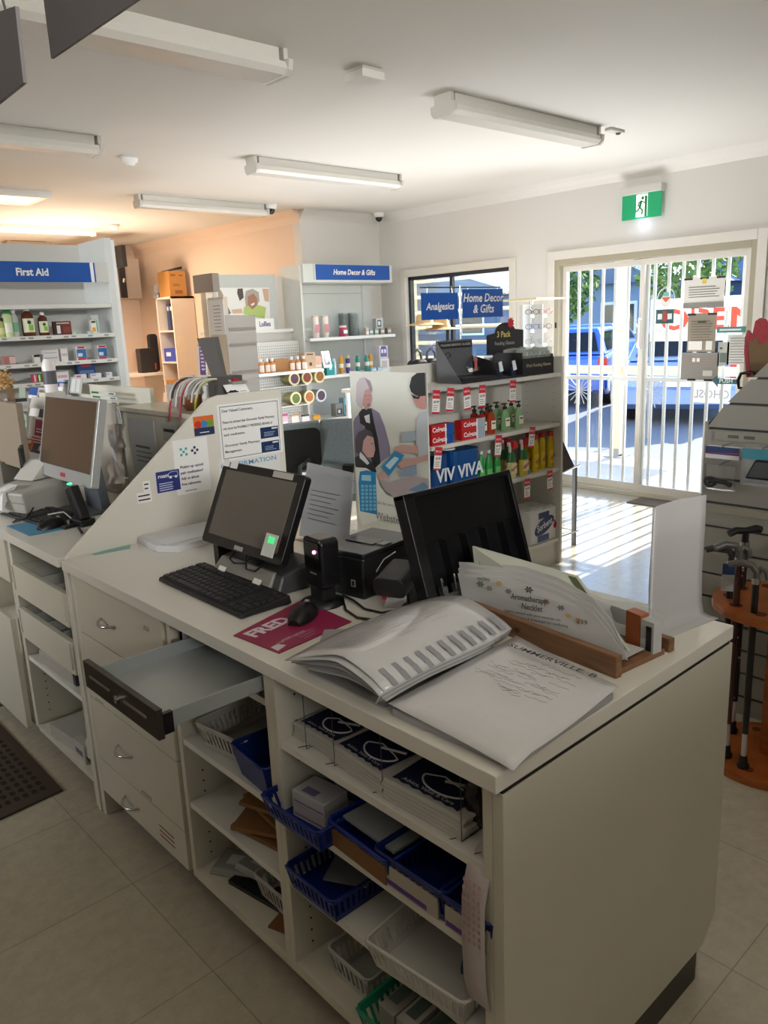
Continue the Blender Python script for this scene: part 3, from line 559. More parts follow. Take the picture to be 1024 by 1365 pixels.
# ================================================================ SHOP SHELVING
def rot(v, a): return v
def carton(name, label, cat, loc, w, d, h, col, decor=(), rz=0, group=None, text=None, side=None):
    """a box standing on loc, front facing local -Y; decor = (u0,v0,u1,v1,colour) panels on the front, in fractions"""
    t = thing(name, label, cat, loc, rz, group)
    b_ = MB().b(-w/2,0,0,w/2,d,h,M(col,.45))
    part('box', b_, t)
    if decor or text:
        m = MB()
        for k, q in enumerate(decor): m.b(-w/2+w*q[0],-.0004-.0003*k,h*q[1],-w/2+w*q[2],0,h*q[3],M(q[4],.4))
        if text: merge(m, textmb(text[0], text[1], M(text[2],.4), (text[3]*w if len(text) > 3 else 0,-.0004-.0003*(len(decor)+1), h*(text[4] if len(text) > 4 else .5)), 'XZ', .03, shear=(text[5] if len(text) > 5 else 0)))
        part('print', m, t)
    return t
def bottle(name, label, cat, loc, prof, col, capcol, label_col=None, caph=.02, capr=.012, sx=1, sy=.6, rz=0, group=None, lz=(.2,.6), rough=.25, text=None):
    t = thing(name, label, cat, loc, rz, group); H = prof[-1][1]; part('body', MB().lathe(0,0,prof,M(col,rough),20,sx,sy), t)
    part('cap', MB().lathe(0,0,[(capr,H),(capr,H+caph*.9),(capr*.8,H+caph)],M(capcol,.4),16), t)
    if label_col:
        r = max(p_[0] for p_ in prof); m = MB(); n = 8; vs = []
        for i in range(n+1):
            a = R(-90-60+120*i/n); vs.append((sx*(r+.0006)*math.cos(a), sy*(r+.0006)*math.sin(a)))
        for i in range(n): m.add([(vs[i][0],vs[i][1],H*lz[0]),(vs[i+1][0],vs[i+1][1],H*lz[0]),(vs[i+1][0],vs[i+1][1],H*lz[1]),(vs[i][0],vs[i][1],H*lz[1])], [(0,1,2,3)], M(label_col,.4), True)
        if text: merge(m, textmb(text[0], text[1], M(text[2],.4), (0,-sy*r-.0015,H*(lz[0]+lz[1])/2), text[3] if len(text) > 3 else 'XZ', .04))
        part('label', m, t)
    return t
# ---- gondola in the middle
GX0, GX1, GY0, GYM, GY1 = 2.985, 4.15, 2.90, 3.21, 3.52
t = thing('gondola_shelf', 'white double-sided gondola shelf in the middle of the shop, its top carrying reading glasses', 'shelf', (3.57,3.21,0))
GW = M('d5d2ca', .45)
part('back_panel', MB().b(GX0,GYM-.008,.12,GX1,GYM+.008,1.345,GW), t, True)
part('end_panel', MB().b(GX1,GY0-.01,0,GX1+.02,GY1,1.335,GW), t, True, .001)
part('end_panel', MB().b(GX0-.018,GY0+.02,0,GX0,GY1-.02,1.30,GW), t, True)
for z in (1.235,.925,.635,.17):
    part('shelf', MB().b(GX0,GY0,z-.022,GX1,GYM-.008,z,GW), t, True, .001)
    part('shelf', MB().b(GX0,GYM+.008,z-.022,GX1,GY1,z,GW), t, True)
part('plinth', MB().b(GX0,GY0+.02,0,GX1,GY1-.02,.148,GW), t, True)
part('price_rail', MB().b(GX0,GY0-.004,1.213,GX0+.72,GY0,1.236,M('b9bab8',.15)), t, True)
m = MB()
for k in range(22): m.cyl((GX1-.0002,GY0+.05,.3+k*.045),(GX1+.0,GY0+.05,.3+k*.045),.003,BLK,seg=6); m.cyl((GX1-.0002,GYM-.05,.3+k*.045),(GX1,GYM-.05,.3+k*.045),.003,BLK,seg=6)
for v in m.v: v.x -= .0004
part('pin_holes', m, t, True)['kind'] = 'stuff'
# poster on its left end
PX = 2.955
t = thing('poster_board', 'tall cardboard poster of three people with a blue tablet pack, on the gondola end', 'poster', (PX,3.21,0))
part('board', MB().b(PX,2.895,.06,PX+.008,3.515,1.32,M('dfe1da',.4)), t, True, .001)
def pp(name, polys, parent=None, base=PX):
    m = MB()
    for k, (col, pts) in enumerate(polys): pxpoly(m, pts, 'X', base-.0012-.0006*k-ppk[0]*.0006, M(col,.5))
    ppk[0] += len(polys); return part(name, m, parent or t, True)
ppk = [0]
C7 = lambda pts: [(460+x/5.686, 480+y/5.686) for x, y in pts]
pp('woman_figure', [('8d86a2', C7([(62,470),(75,440),(105,405),(130,375),(205,365),(260,400),(300,500),(340,650),(345,720),(250,790),(120,830),(76,800)])),
 ('2e3036', C7([(105,400),(130,370),(200,365),(220,470),(250,600),(270,780),(215,830),(150,500),(115,480)])), ('e4e6ea', C7([(145,425),(185,410),(190,480),(160,470)])),
 ('c79c98', C7([(120,250),(140,190),(190,200),(205,290),(195,350),(160,380),(125,330)])), ('c9bfc6', C7([(85,260),(88,180),(110,140),(145,130),(185,155),(205,220),(180,215),(150,230),(135,300),(132,372),(100,350),(82,310)])),
 ('9c8f9c', C7([(150,135),(188,158),(206,225),(196,250),(180,200)])), ('7a4f4c', C7([(165,338),(190,330),(180,348)])), ('5a4040', C7([(150,268),(165,266),(165,270),(150,272)])), ('5a4040', C7([(180,266),(194,264),(194,268),(180,270)])), ('b0807c', C7([(172,290),(182,300),(170,303)]))])
pp('girl_figure', [('36393f', C7([(75,740),(110,720),(160,740),(220,790),(240,850),(120,835),(80,805)])), ('e3e5e8', C7([(112,690),(150,730),(185,780),(170,795),(110,740)])),
 ('d2aaa8', C7([(125,600),(175,560),(215,580),(230,680),(215,735),(170,740),(130,690)])), ('5a5660', C7([(80,600),(100,550),(150,520),(200,540),(222,590),(170,570),(140,610),(130,680),(100,720),(80,690)])), ('4a4048', C7([(196,632),(212,630),(212,635),(197,637)])), ('b0807c', C7([(205,690),(218,694),(206,698)]))])
pp('pharmacist_figure', [('c3cad2', C7([(545,450),(575,395),(628,385),(632,760),(560,760),(535,600)])), ('c59089', C7([(510,280),(560,250),(610,270),(612,370),(585,372),(545,355),(525,320)])), ('1f2226', C7([(500,240),(488,200),(505,130),(545,98),(605,95),(612,270),(560,275),(525,262)])),
 ('15161a', C7([(500,255),(545,280),(570,270),(560,295),(520,290)])), ('caa39c', C7([(370,660),(430,640),(550,650),(560,715),(480,705),(380,700)])), ('c9a19a', C7([(400,790),(450,750),(560,740),(628,710),(630,760),(520,790),(430,825)]))])
pp('counter_scene', [('a9b7c2', C7([(425,545),(530,535),(545,610),(430,625)])), ('b5aab0', C7([(265,905),(340,930),(520,880),(632,900),(635,975),(500,1035),(370,1030),(300,990)])), ('6f96b8', C7([(480,985),(600,925),(635,965),(560,1005)])), ('8fa3bd', C7([(400,840),(540,790),(545,870),(420,885)])), ('2f8fc8', C7([(270,810),(380,690),(450,720),(335,880)])),
 ('c6e2f0', C7([(305,800),(375,730),(410,745),(340,830)])), ('cfa7a2', C7([(245,880),(290,840),(315,860),(330,895),(260,905)]))])
pp('pill_pack', [('e8ebe8', C7([(78,812),(160,818),(235,865),(262,950),(320,1030),(440,1060),(480,1150),(130,1250),(103,1180)])), ('1f8fd0', C7([(112,845),(165,835),(232,850),(245,1172),(115,1145),(102,930)])), ('a9dcf2', C7([(125,870),(195,872),(198,918),(125,912)]))])
m = MB()
for i in range(4):
    for j in range(7):
        x = 122+i*30+j*.5; y = 945+j*29; pxpoly(m, C7([(x,y),(x+22,y+1),(x+22,y+22),(x,y+21)]), 'X', PX-.022, M('7fc8ea',.5))
part('blister_grid', m, t, True)
a = at(505,668,'X',PX); part('lettering', textmb('Take the worry out', .026, M('7a8088',.5), (PX-.026,a.y-.0,a.z+.0), 'YZ', 0, align='LEFT'), t, True)
a = at(505,686,'X',PX); part('lettering', textmb('Webster-pak', .062, M('6a7078',.5), (PX-.026,a.y,a.z), 'YZ', 0, align='LEFT'), t, True)
# price tags hung on the gondola
def tag_(px, py, label, z=None):
    p = at(px, py, 'Y', GY0-.006); t = thing('price_tag', label, 'price tag', (p.x,p.y,p.z), 0, 'red special price tags on the gondola'); k = rnd.uniform(-.1,.1)
    q = Matrix.Rotation(k*1.2+.05,4,'Y')
    part('card', MB().b(-.028,-.001,-.125,.028,0,0,M('f0efec',.4)).xf(q), t); part('red_header', MB().b(-.028,-.0016,-.045,.028,-.001,.0,RED).xf(q), t); part('red_footer', MB().b(-.028,-.0016,-.125,.028,-.001,-.115,RED).xf(q), t)
    merge_ = textmb('SPECIAL', .0135, M('f5d8d8',.4), (0,-.002,-.024), 'XZ', .02); part('header_lettering', merge_.xf(q), t)
    m = textmb('$3.99', .017, INK, (0,-.002,-.062), 'XZ', .03); lines(m, -.02, .02, -.108, -.076, 3, GREY, -.0016); part('price_lettering', m.xf(q), t)
for px, py, lb in ((582,520,'red price tag at the left end of the gondola top shelf edge'),(601,517,'second red price tag from the left along the gondola top shelf edge'),(622,516,'red price tag on the top shelf edge above the second toothpaste stack'),(643,513,'red price tag on the top shelf edge above the red soap pumps'),(684,507,'red price tag hanging alone near the right end of the gondola top shelf'),
    (585,596,'red price tag over the left pack of paper towels'),(665,580,'red price tag over the green dish soap bottles'),(710,569,'red price tag over the yellow cleaner bottles'),(703,638,'red price tag on the lower shelf edge above the toilet rolls'),(733,627,'red price tag on the lower shelf edge nearest the gondola right end')): tag_(px, py, lb)
# goods
def gx(px, py, y=GY0+.03): return at(px,py,'Y',y).x
Z2, Z3, Z4 = .925, .635, .17
k = 0
for cx, zz, nm, wd in ((gx(588,600),Z2,'lower red and blue toothpaste carton of the left stack',.17),(gx(588,600),Z2+.056,'upper red and blue toothpaste carton of the left stack',.17),(gx(629,587),Z2,'lower red toothpaste carton with silver end beside the soap pumps',.2),(gx(629,587),Z2+.056,'upper red toothpaste carton with silver end beside the soap pumps',.2)):
    t = carton('toothpaste_box', nm, 'toothpaste', (cx,GY0+.015,zz), wd, .05, .055, 'c01c24', ((.68,0,1,1,'1b4fa0' if k < 2 else '9fb0bd'),(.62,.0,.68,1,'e8e8ea')), 0, 'toothpaste cartons', ('Colgate', .036, 'f6f2f2', -.14, .52)); k += 1
def pump(label, x, y, liq):
    t = thing('soap_pump', label, 'soap', (x,y,Z2), 0, 'hand soap pump bottles'); G_ = glass('liquid_'+liq, tuple(lin(liq)[:3]), .1, .05, .55, tuple(lin(liq)[:3]))
    part('body', MB().lathe(0,0,[(.030,0),(.033,.02),(.033,.09),(.026,.115),(.012,.125),(.012,.13)], G_, 18, 1, .62), t)
    p_ = part('pump', MB().cyl((0,0,.13),(0,0,.145),.013,M('10231c',.4)).cyl((0,0,.145),(0,0,.158),.004,BLK).rbox(-.028,-.007,.158,.012,.007,.166,.003,M('10231c',.4)), t)
    part('label', MB().b(-.02,-.0215,.03,.02,-.0205,.08,M('e9e4d0',.5)).b(-.014,-.022,.06,.014,-.0215,.068,INK), t); return t
for px, py, dy, c, lb in ((547+0,0,0,'','') ,) [:0]: pass
for px, dy, c, lb in ((634,.11,'b8402e','red soap pump at the back left of its group'),(644,.03,'b8402e','red soap pump at the front left of its group'),(651,.12,'c0482e','red soap pump in the back row next to the green ones'),(656,.03,'c85a38','red soap pump in the front row beside the green ones'),(664,.13,'a9d8a0','pale green soap pump in the back row, leftmost green one'),(675,.04,'a9d8a0','pale green soap pump in the front row, middle of the greens'),(683,.13,'b5dca6','pale green soap pump at the back, behind the rightmost'),(693,.04,'bfe0b0','pale green soap pump at the right end of the group')):
    pump(lb, at(px+2,560,'Y',GY0+dy).x, GY0+dy+.02, c)
def towel_pack(label, x0, x1, dark):
    t = thing('paper_towel_pack', label, 'paper towels', ((x0+x1)/2,GY0+.13,Z3), 0, 'paper towel packs')
    w = (x1-x0)/2; m = MB().rbox(-w,-.11,.0,w,.11,.235,.05,M(dark,.25)); part('wrapper', m, t)
    part('roll_end', MB().lathe(-w/2 if w > .1 else 0,0,[(.05,.235),(.05,.241),(.02,.241),(.02,.236)],WHITE,20), t)
    part('lettering', textmb('VIVA' if w > .1 else 'VIV', .1, M('dfe8f0',.4), (.02,-.1115,.115), 'XZ', .03), t)
    m = MB().b(-w+.05,-.1112,.02,w-.05,-.11,.05,M('2f86c4',.4)); part('print', m, t)
towel_pack('blue paper towel pack at the left end of the shelf, nearer the poster', gx(578,640), gx(600,640), '10447e'); towel_pack('wider blue paper towel pack beside the green dish soap', gx(604,640), gx(641,640), '0f4a8a')
for px, dy, lb in ((645,.04,'green dish soap bottle touching the paper towels'),(655,.03,'green dish soap bottle in the middle of three'),(666,.04,'green dish soap bottle under the price tag')):
    t = bottle('dish_soap', lb, 'dish soap', (at(px,600,'Y',GY0+dy).x,GY0+dy+.02,Z3), [(.024,0),(.028,.01),(.028,.11),(.022,.15),(.010,.17),(.010,.18)], '2f9a48', 'e4ece4', '5cc06a', .018, .012, .9, .65, 0, 'green dish soap bottles', (.15,.5))
def spray(label, px, dy, body):
    t = thing('spray_bottle', label, 'cleaner', (at(px,610,'Y',GY0+dy).x,GY0+dy+.02,Z3), 0, 'spray cleaner bottles')
    part('body', MB().lathe(0,0,[(.034,0),(.038,.015),(.038,.09),(.030,.13),(.016,.16),(.014,.175)],M(body,.35),18,1,.6), t)
    part('shoulder_sleeve', MB().lathe(0,0,[(.0365,.1),(.031,.131),(.018,.16),(.016,.175)],M('1f6a35',.4),18,1,.62), t)
    part('trigger_head', MB().rbox(-.016,-.03,.185,.03,.014,.225,.008,M('c8202c',.35),'Y').b(-.03,-.01,.2,-.016,.006,.222,WHITE).rbox(-.022,-.012,.16,-.012,.004,.2,.003,WHITE).cyl((0,0,.175),(0,0,.19),.014,M('c8202c',.35)), t)
    part('label', MB().b(-.028,-.0235,.03,.028,-.0225,.09,M('e8dfb0',.5)), t); part('lettering', textmb('AJAX', .026, M('b82030',.4), (0,-.0245,.062), Matrix.Rotation(R(-22),4,'Y') @ Matrix.Rotation(PI/2,4,'X'), .05), t)
spray('spray cleaner with red trigger, half hidden behind the first one', 676, .12, 'b9a24c'); spray('spray cleaner with red trigger and green shoulder, left of the pair', 685, .02, 'd8cf9a'); spray('spray cleaner with red trigger and green shoulder, right of the pair', 701, .02, 'd9c24a')
for px, dy, lb in ((708,.12,'yellow cleaner bottle at the back beside the sprays'),(717,.03,'yellow cleaner bottle with red cap behind the price tag'),(726,.05,'yellow cleaner bottle with a red cap in the middle of the row'),(737,.04,'yellow cleaner bottle nearest the gondola end')):
    bottle('cleaner_bottle', lb, 'cleaner', (at(px,600,'Y',GY0+dy).x,GY0+dy+.02,Z3), [(.030,0),(.034,.01),(.034,.12),(.030,.18),(.022,.2),(.02,.205)], 'd8b820', 'c82828', 'e6c832', .03, .018, .8, .6, 0, 'yellow cleaner bottles', (.15,.55), text=('AJAX',.02,'b82030',Matrix.Rotation(R(-35),4,'Y') @ Matrix.Rotation(PI/2,4,'X')))
t = thing('toilet_roll_pack', 'clear-wrapped pack of toilet rolls with a navy oval on the lowest gondola shelf', 'toilet rolls', (gx(723,700)-.0,GY0+.13,Z4))
m = MB().rbox(-.15,-.115,0,.14,.115,.215,.02,M('dedede',.35)); part('wrapper', m, t, bevel=.008)
for i in range(3):
    for j in range(2): part('roll_end', MB().lathe(-.1+i*.095,-.055+j*.11,[(.045,.215),(.045,.219),(.018,.219),(.016,.215)],WHITE,20), t)
m = MB(); m.add([( .0+.10*math.cos(2*PI*i/28)+.02*math.sin(2*PI*i/28),-.1165,.11+.055*math.sin(2*PI*i/28)+.02*math.cos(2*PI*i/28)) for i in range(28)], [tuple(range(28))], M('1c2f66',.4)); m.b(-.07,-.1163,.01,.05,-.1155,.05,M('2a3f86',.4)); m.b(-.06,-.1163,.16,.05,-.1155,.2,M('1c2f66',.4)); part('emblem', m, t)
part('lettering', textmb('Sorbent', .062, M('eef0f5',.4), (.0,-.1175,.112), Matrix.Rotation(R(-14),4,'Y') @ Matrix.Rotation(PI/2,4,'X'), .015, shear=.2, wid=.165), t)
m = MB(); [m.add([(.115+.018*math.cos(a+2*PI*i/12),-.1163,.09+q+.02*math.sin(2*PI*i/12)) for i in range(12)], [tuple(range(12))], M('c83040',.5)) for a,q in ((0,0),(1,.022))]; part('flower_mark', m, t)
# aisle signs on a pole
t = thing('sign_stand', 'thin metal pole with a crossbar rising from the gondola, carrying two blue signs', 'stand', (3.566,3.2,1.345))
part('pole', MB().cyl((0,0,0),(0,0,.43),.006,CHROME,seg=8), t); part('crossbar', MB().cyl((-.33,0,.42),(.37,0,.42),.004,DGREY,seg=8), t)
def bsign(label, x0, x1, z0, z1, y, txt, sz, lead=1, wid=None):
    t = thing('aisle_sign', label, 'sign', ((x0+x1)/2,y,z0)); part('board', MB().b(x0,y-.003,z0,x1,y,z1,BLUE), t, True)
    part('lettering', textmb(txt, sz, WHITE, ((x0+x1)/2,y-.0045,(z0+z1)/2-.002), 'XZ', .018, shear=.2 if lead != 9 else 0, lead=lead if lead != 9 else 1, wid=wid), t, True); return t
for x0,x1,z0,z1,tx,sz,lb in ((3.239,3.545,1.587,1.735,'Analgesics',.056,'blue hanging sign reading Analgesics, left of the pole'),(3.585,3.957,1.590,1.755,'Home Decor\n& Gifts',.068,'blue hanging sign reading Home Decor and Gifts, right of the pole')):
    t = bsign(lb, x0, x1, z0, z1, 3.2, tx, sz, .95)
    for xx in (x0+.05,x1-.05): part('hook', MB().tube([(xx,3.2,z1-.01),(xx,3.197,z1+.012),(xx,3.2,1.772)], .0025, CHROME, 5), t, True)
# reading glasses displays on top
z0 = 1.235
t = thing('display_box', 'grey and black counter display tray of folding reading glasses on top of the gondola', 'display', (3.3,3.05,z0)); DK2 = M('1b1b1e',.45); GD = M('55575a',.5)
a0 = gx(613,505,2.95); a1 = gx(657,505,2.95); a2 = gx(700,490,2.95)
part('tray', MB().b(a0,2.93,z0,a1+.02,3.12,z0+.03,DK2).b(a1+.02,2.93,z0,a2,3.12,z0+.012,DK2), t, True)
part('back_card', MB().b(a0,3.12,z0,a1+.02,3.126,z0+.235,GD), t, True); part('header', MB().b(a0+.01,3.113,z0+.19,a1+.01,3.12,z0+.225,DK2), t, True)
part('side_card', MB().slab([(a1+.018,2.93,z0),(a1+.018,3.12,z0),(a1+.018,3.12,z0+.14),(a1+.018,2.94,z0+.10)],(.004,0,0),DK2), t, True); part('side_card', MB().slab([(a0-.003,2.93,z0),(a0-.003,3.12,z0),(a0-.003,3.12,z0+.235),(a0-.003,2.98,z0+.06)],(.003,0,0),GD), t, True)
m = textmb('FOLDING READING GLASSES', .018, M('b0b0b0',.4), ((a0+a1)/2+.01,3.111,z0+.208), 'XZ', .02, wid=a1-a0-.03); part('lettering', m, t, True)
def specs(par, cx, y, z, s=1, col=BLK, name='glasses_picture', world=True):
    m = MB()
    for q in (-1,1):
        pts = [(cx+q*.026*s+.02*s*math.cos(2*PI*i/14), y, z+.014*s*math.sin(2*PI*i/14)) for i in range(15)]; m.tube(pts, .0018*s, col, 5)
    m.tube([(cx-.007*s,y,z),(cx+.007*s,y,z)], .0016*s, col, 5); return part(name, m, par, world)
specs(t, a0+.06, 3.117, z0+.15, 1.1)
t = thing('display_box', 'black open box of three-pack reading glasses with a round header, beside the grey tray', 'display', (3.85,3.05,z0)); b0 = gx(697,495,2.94); b1 = gx(738,485,2.94)
part('box', MB().b(b0,2.94,z0,b1,2.944,z0+.105,DK2).b(b0,2.944,z0,b0+.004,3.17,z0+.14,DK2).b(b1-.004,2.944,z0,b1,3.17,z0+.12,DK2).b(b0,3.166,z0,b1,3.17,z0+.16,DK2).b(b0,2.944,z0,b1,3.17,z0+.004,DK2), t, True)
part('lettering', textmb('3Pack Reading Glasses', .026, M('b5a98c',.4), ((b0+b1)/2,2.938,z0+.06), 'XZ', .01, wid=(b1-b0)*.8), t, True)
c0 = at(652,470,'Y',3.16).x; c1 = at(690,470,'Y',3.16).x; zc0 = z0+.13; zc1 = at(670,430,'Y',3.16).z
hd = MB(); pts = [(c0-.02,3.16,zc0),(c1+.06,3.16,zc0),(c1+.06,3.16,zc1-.05)]+[((c0+c1)/2+.02+.10*math.cos(a),3.16,zc1-.06+.06*math.sin(a)) for a in [PI*k/10 for k in range(1,11)]]+[(c0-.02,3.16,zc1-.07)]
hd.slab(pts,(0,.003,0),DK2); h_ = part('header', hd, t, True)
part('lettering', textmb('3 Pack', .05, M('d9c86a',.4), ((c0+c1)/2,3.158,zc0+(zc1-zc0)*.62), 'XZ', .02), h_, True); part('lettering', textmb('Reading Glasses', .03, M('a9a9a9',.4), ((c0+c1)/2+.01,3.158,zc0+(zc1-zc0)*.34), 'XZ', .01), h_, True)
m = MB(); sc = at(682,430,'Y',3.15); m.add([(sc.x+(.038 if i%2 else .024)*math.cos(PI*i/9),3.156,sc.z+(.038 if i%2 else .024)*math.sin(PI*i/9)) for i in range(18)], [tuple(range(18))], RED); part('star_burst', m, h_, True)
SL = glass('pack_film', (.95,.98,.96), .2, .12, .25, (.75,.8,.77))
j = 0
for i in range(7):
    for q in range(2):
        x = b0+.025+i*(b1-b0-.05)/6; y = 2.97+q*.10; lb = 'clear-bagged pair of reading glasses, %s, %s row' % (('against the left wall of the black box','second from the left wall of the black box','left of centre in the black box','in the centre of the black box','right of centre in the black box','second from the right wall of the black box','against the right wall of the black box')[i], ('front','back')[q])
        g = thing('glasses_pack', lb, 'reading glasses', (x,y,z0+.005), 0, 'bagged reading glasses in the black box')
        part('sleeve', MB().hexa([(-.02,-.012,0),(.02,-.012,0),(.02,.012,0),(-.02,.012,0)],[(-.024,-.02,.15+rnd.random()*.02),(.024,-.02,.155),(.022,.018,.16),(-.024,.018,.15)],SL), g)
        part('card', MB().b(-.018,-.004,.0,.018,0,.135,M(('a88a7a','9fb8a8','cfcfc8')[j%3],.5)).b(-.019,-.006,.10,.019,-.004,.112,BLK), g); j += 1
for px, lb in ((665,'white swing tag with navy holder, left one on the black tray'),(683,'white swing tag with navy holder, right one on the black tray')):
    p = at(px,485,'Y',2.96); t = thing('tag_holder', lb, 'tag', (p.x,2.96,z0+.012)); part('holder', MB().b(-.02,-.01,0,.02,.01,.045,NAVY), t); part('tag', MB().hexa([(-.008,-.018,.03),(.022,-.018,.035),(.022,-.014,.035),(-.008,-.014,.03)],[(-.014,-.012,.085),(.012,-.012,.09),(.012,-.008,.09),(-.014,-.008,.085)],M('dfe6f0',.3)), t)
t = thing('clear_bag', 'crumpled clear bag with a red and white label lying on the grey display tray', 'bag', (a1-.02,3.06,z0+.03))
m = MB(); 
for k in range(5): m.poly([Vector((rnd.uniform(-.06,.05),rnd.uniform(-.03,.04),rnd.uniform(0,.13))) for _ in range(3)], SL)
part('film', m, t); part('label', MB().b(-.05,-.035,.03,-.028,-.034,.10,M('c06060',.5)), t)
# ---- Home Decor bay against the back wall
HY = 6.31; HB = 6.70; HX0, HX1 = 4.80, 5.98
t = thing('wall_shelf_bay', 'tall white wall shelving bay in the corner with a blue Home Decor header', 'shelf', (5.4,6.5,0)); SB = M('cfd2cd',.5)
part('back_panel', MB().b(HX0,HB-.02,.1,HX1,HB,2.16,SB), t, True); part('side_panel', MB().b(HX0-.02,HY+.05,0,HX0,HB,2.16,SB), t, True); 
for x_ in (HX0+.02,HX1-.14):
    m = MB().b(x_,HB-.03,.1,x_+.025,HB-.02,2.14,METALW)
    for k in range(30): m.b(x_+.009,HB-.0305,1.45+k*.022,x_+.016,HB-.03,1.462+k*.022,DGREY)
    part('slotted_post', m, t, True)
HZ = [1.465, 1.09, .66]
for z, x0_ in ((1.465,HX0+.02),(1.09,HX0-.0),(.655,HX0)):
    part('shelf', MB().b(x0_,HY,z-.03,HX1,HB-.03,z,METALW), t, True, .002)
part('seam', MB().b(HX0,HB-.0208,1.905,HX1-.1,HB-.02,1.909,GREY), t, True); part('plinth', MB().b(HX0,HY+.02,0,HX1,HB-.03,.14,METALW), t, True)
hs = MB().b(HX0+.14,HY-.01,2.02,HX1-.06,HY,2.165,BLUE).b(HX0+.13,HY,2.02,HX1-.04,HY+.02,2.17,METALW).b(HX0-.0,HY+.02,2.0,HX1,HY+.30,2.17,SB); h_ = part('header', hs, t, True)
part('lettering', textmb('Home Decor & Gifts', .072, WHITE, ((HX0+HX1)/2+.04,HY-.012,2.092), 'XZ', .03, shear=.2, wid=.56), h_, True)
def hx(px, py, y=HY+.06): return at(px,py,'Y',y).x
for px, lb, c in ((423,'tall pale pink candle tube at the left end of the top gift shelf','d9b6a6'),(436,'tall pale pink candle tube, second from the left of the top gift shelf','d9b3a8')):
    t = thing('candle_tube', lb, 'candle', (hx(px,450),HY+.08,HZ[0]), 0, 'pink candle tubes'); part('tube', MB().cyl((0,0,0),(0,0,.2),.034,M('e0d8cf',.4),seg=18), t); part('label', MB().b(-.026,-.036,.05,.026,-.034,.13,M('c98a90',.5)), t); part('lid', MB().cyl((0,0,.2),(0,0,.215),.035,M(c,.4),seg=18), t)
t = thing('jar', 'small crimson jar with a pale lid on the top gift shelf', 'jar', (hx(457,450),HY+.05,HZ[0])); part('body', MB().cyl((0,0,0),(0,0,.09),.04,M('b03a5c',.4),seg=18), t); part('lid', MB().cyl((0,0,.09),(0,0,.11),.037,M('e6d2c8',.4),seg=18), t); part('label', MB().b(-.025,-.043,.03,.025,-.04,.065,WHITE), t)
for px, dy, lb in ((462,.16,'tall grey patterned tin on the top gift shelf, left of the two'),(475,.1,'tall grey patterned tin on the top gift shelf, right of the two')):
    t = thing('tin', lb, 'tin', (hx(px,450,HY+dy),HY+dy+.03,HZ[0]), 0, 'tall grey tins'); part('body', MB().cyl((0,0,0),(0,0,.22),.055,M('6f7878',.4,noise=.5,scale=60),seg=20), t); part('lid', MB().cyl((0,0,.22),(0,0,.235),.056,M('8d9696',.3),seg=20), t)
carton('gift_box', 'small glossy perfume bottle box beside the tins', 'box', (hx(488,452),HY+.03,HZ[0]), .04, .04, .08, 'c8bcae', ((.1,.1,.9,.5,'efeae2'),))
for k, px in enumerate((494,501,509,518)): carton('gift_box', ('sage green small gift box, leftmost of the low row on the top gift shelf','small sage gift box second in the low row','small taupe gift box third in the low row','small brown gift box at the right end of the low row')[k], 'box', (hx(px,450),HY+.04,HZ[0]), .055, .06, .065, ('7f9488','8a9a8a','a08f78','8f7f68')[k], ((.1,.3,.9,.7,'d8d4c8'),), 0, 'small gift boxes in a low row')
t = carton('gift_box', 'silver framed square gift box with a black photo print, standing on the low boxes', 'box', (hx(510,440),HY+.10,HZ[0]+.066), .10, .06, .10, 'b8bcbc', ((.15,.15,.72,.85,'3a4040'),(.25,.3,.6,.7,'d0d4d4')))
for px, c, lb, h in ((446,'cfe0e4','slim pale blue tube at the left of the second gift shelf',.15),(456,'d89a2a','orange tube with a white band on the second gift shelf',.17),(465,'4a3a86','violet bottle with a gold cap on the second gift shelf',.17),(478,'2f9a94','teal tube on the second gift shelf',.16),(490,'3a9a90','teal and white tube right of centre on the second gift shelf',.16),(495,'d8962a','slim orange tube behind the teal one on the second gift shelf',.17)):
    t = thing('roll_tube', lb, 'tube', (hx(px,490),HY+.07,HZ[1]), 0, 'coloured tubes on the second gift shelf'); part('body', MB().cyl((0,0,0),(0,0,h-.02),.024,M(c,.35),seg=16), t); part('cap', MB().cyl((0,0,h-.02),(0,0,h+.01),.018,M('e0c890' if '4a3' in c else c,.3),seg=14), t); part('band', MB().cyl((0,0,.06),(0,0,.10),.0246,M('ece8dc',.4),seg=16,caps=False), t)
carton('gift_box', 'teal square gift box with a round silver mark on the second gift shelf', 'box', (hx(436,492),HY-.0,1.09), .10, .08, .135, '1f8f92', ((.35,.4,.65,.7,'bfe4e2'),))
carton('gift_box', 'white gift box with purple flowers stacked on another at the right of the second shelf', 'box', (hx(512,480),HY+.06,HZ[1]+.125), .12, .08, .13, 'd9d4e2', ((.1,.1,.9,.8,'6a5a92'),(.2,.4,.45,.7,'d9d4e2'),(.55,.4,.8,.7,'d9d4e2'),(.2,.78,.8,.95,'54468a')))
carton('gift_box', 'white gift box with a pale oval print at the bottom right of the second shelf', 'box', (hx(513,491),HY+.06,HZ[1]), .13, .08, .12, 'e2e2e0', ((.2,.2,.8,.8,'c8b8b0'),))
for k, px in enumerate((498,506)): carton('gift_box', ('low pale blue box, left of the pair on the second gift shelf','low pale blue box, right of the pair on the second gift shelf')[k], 'box', (hx(px,492,HY+.02),HY+.01,HZ[1]), .07, .05, .035, '9fc4d0', ((.1,.2,.9,.6,'e0eef2'),), 0, 'low pale blue boxes')
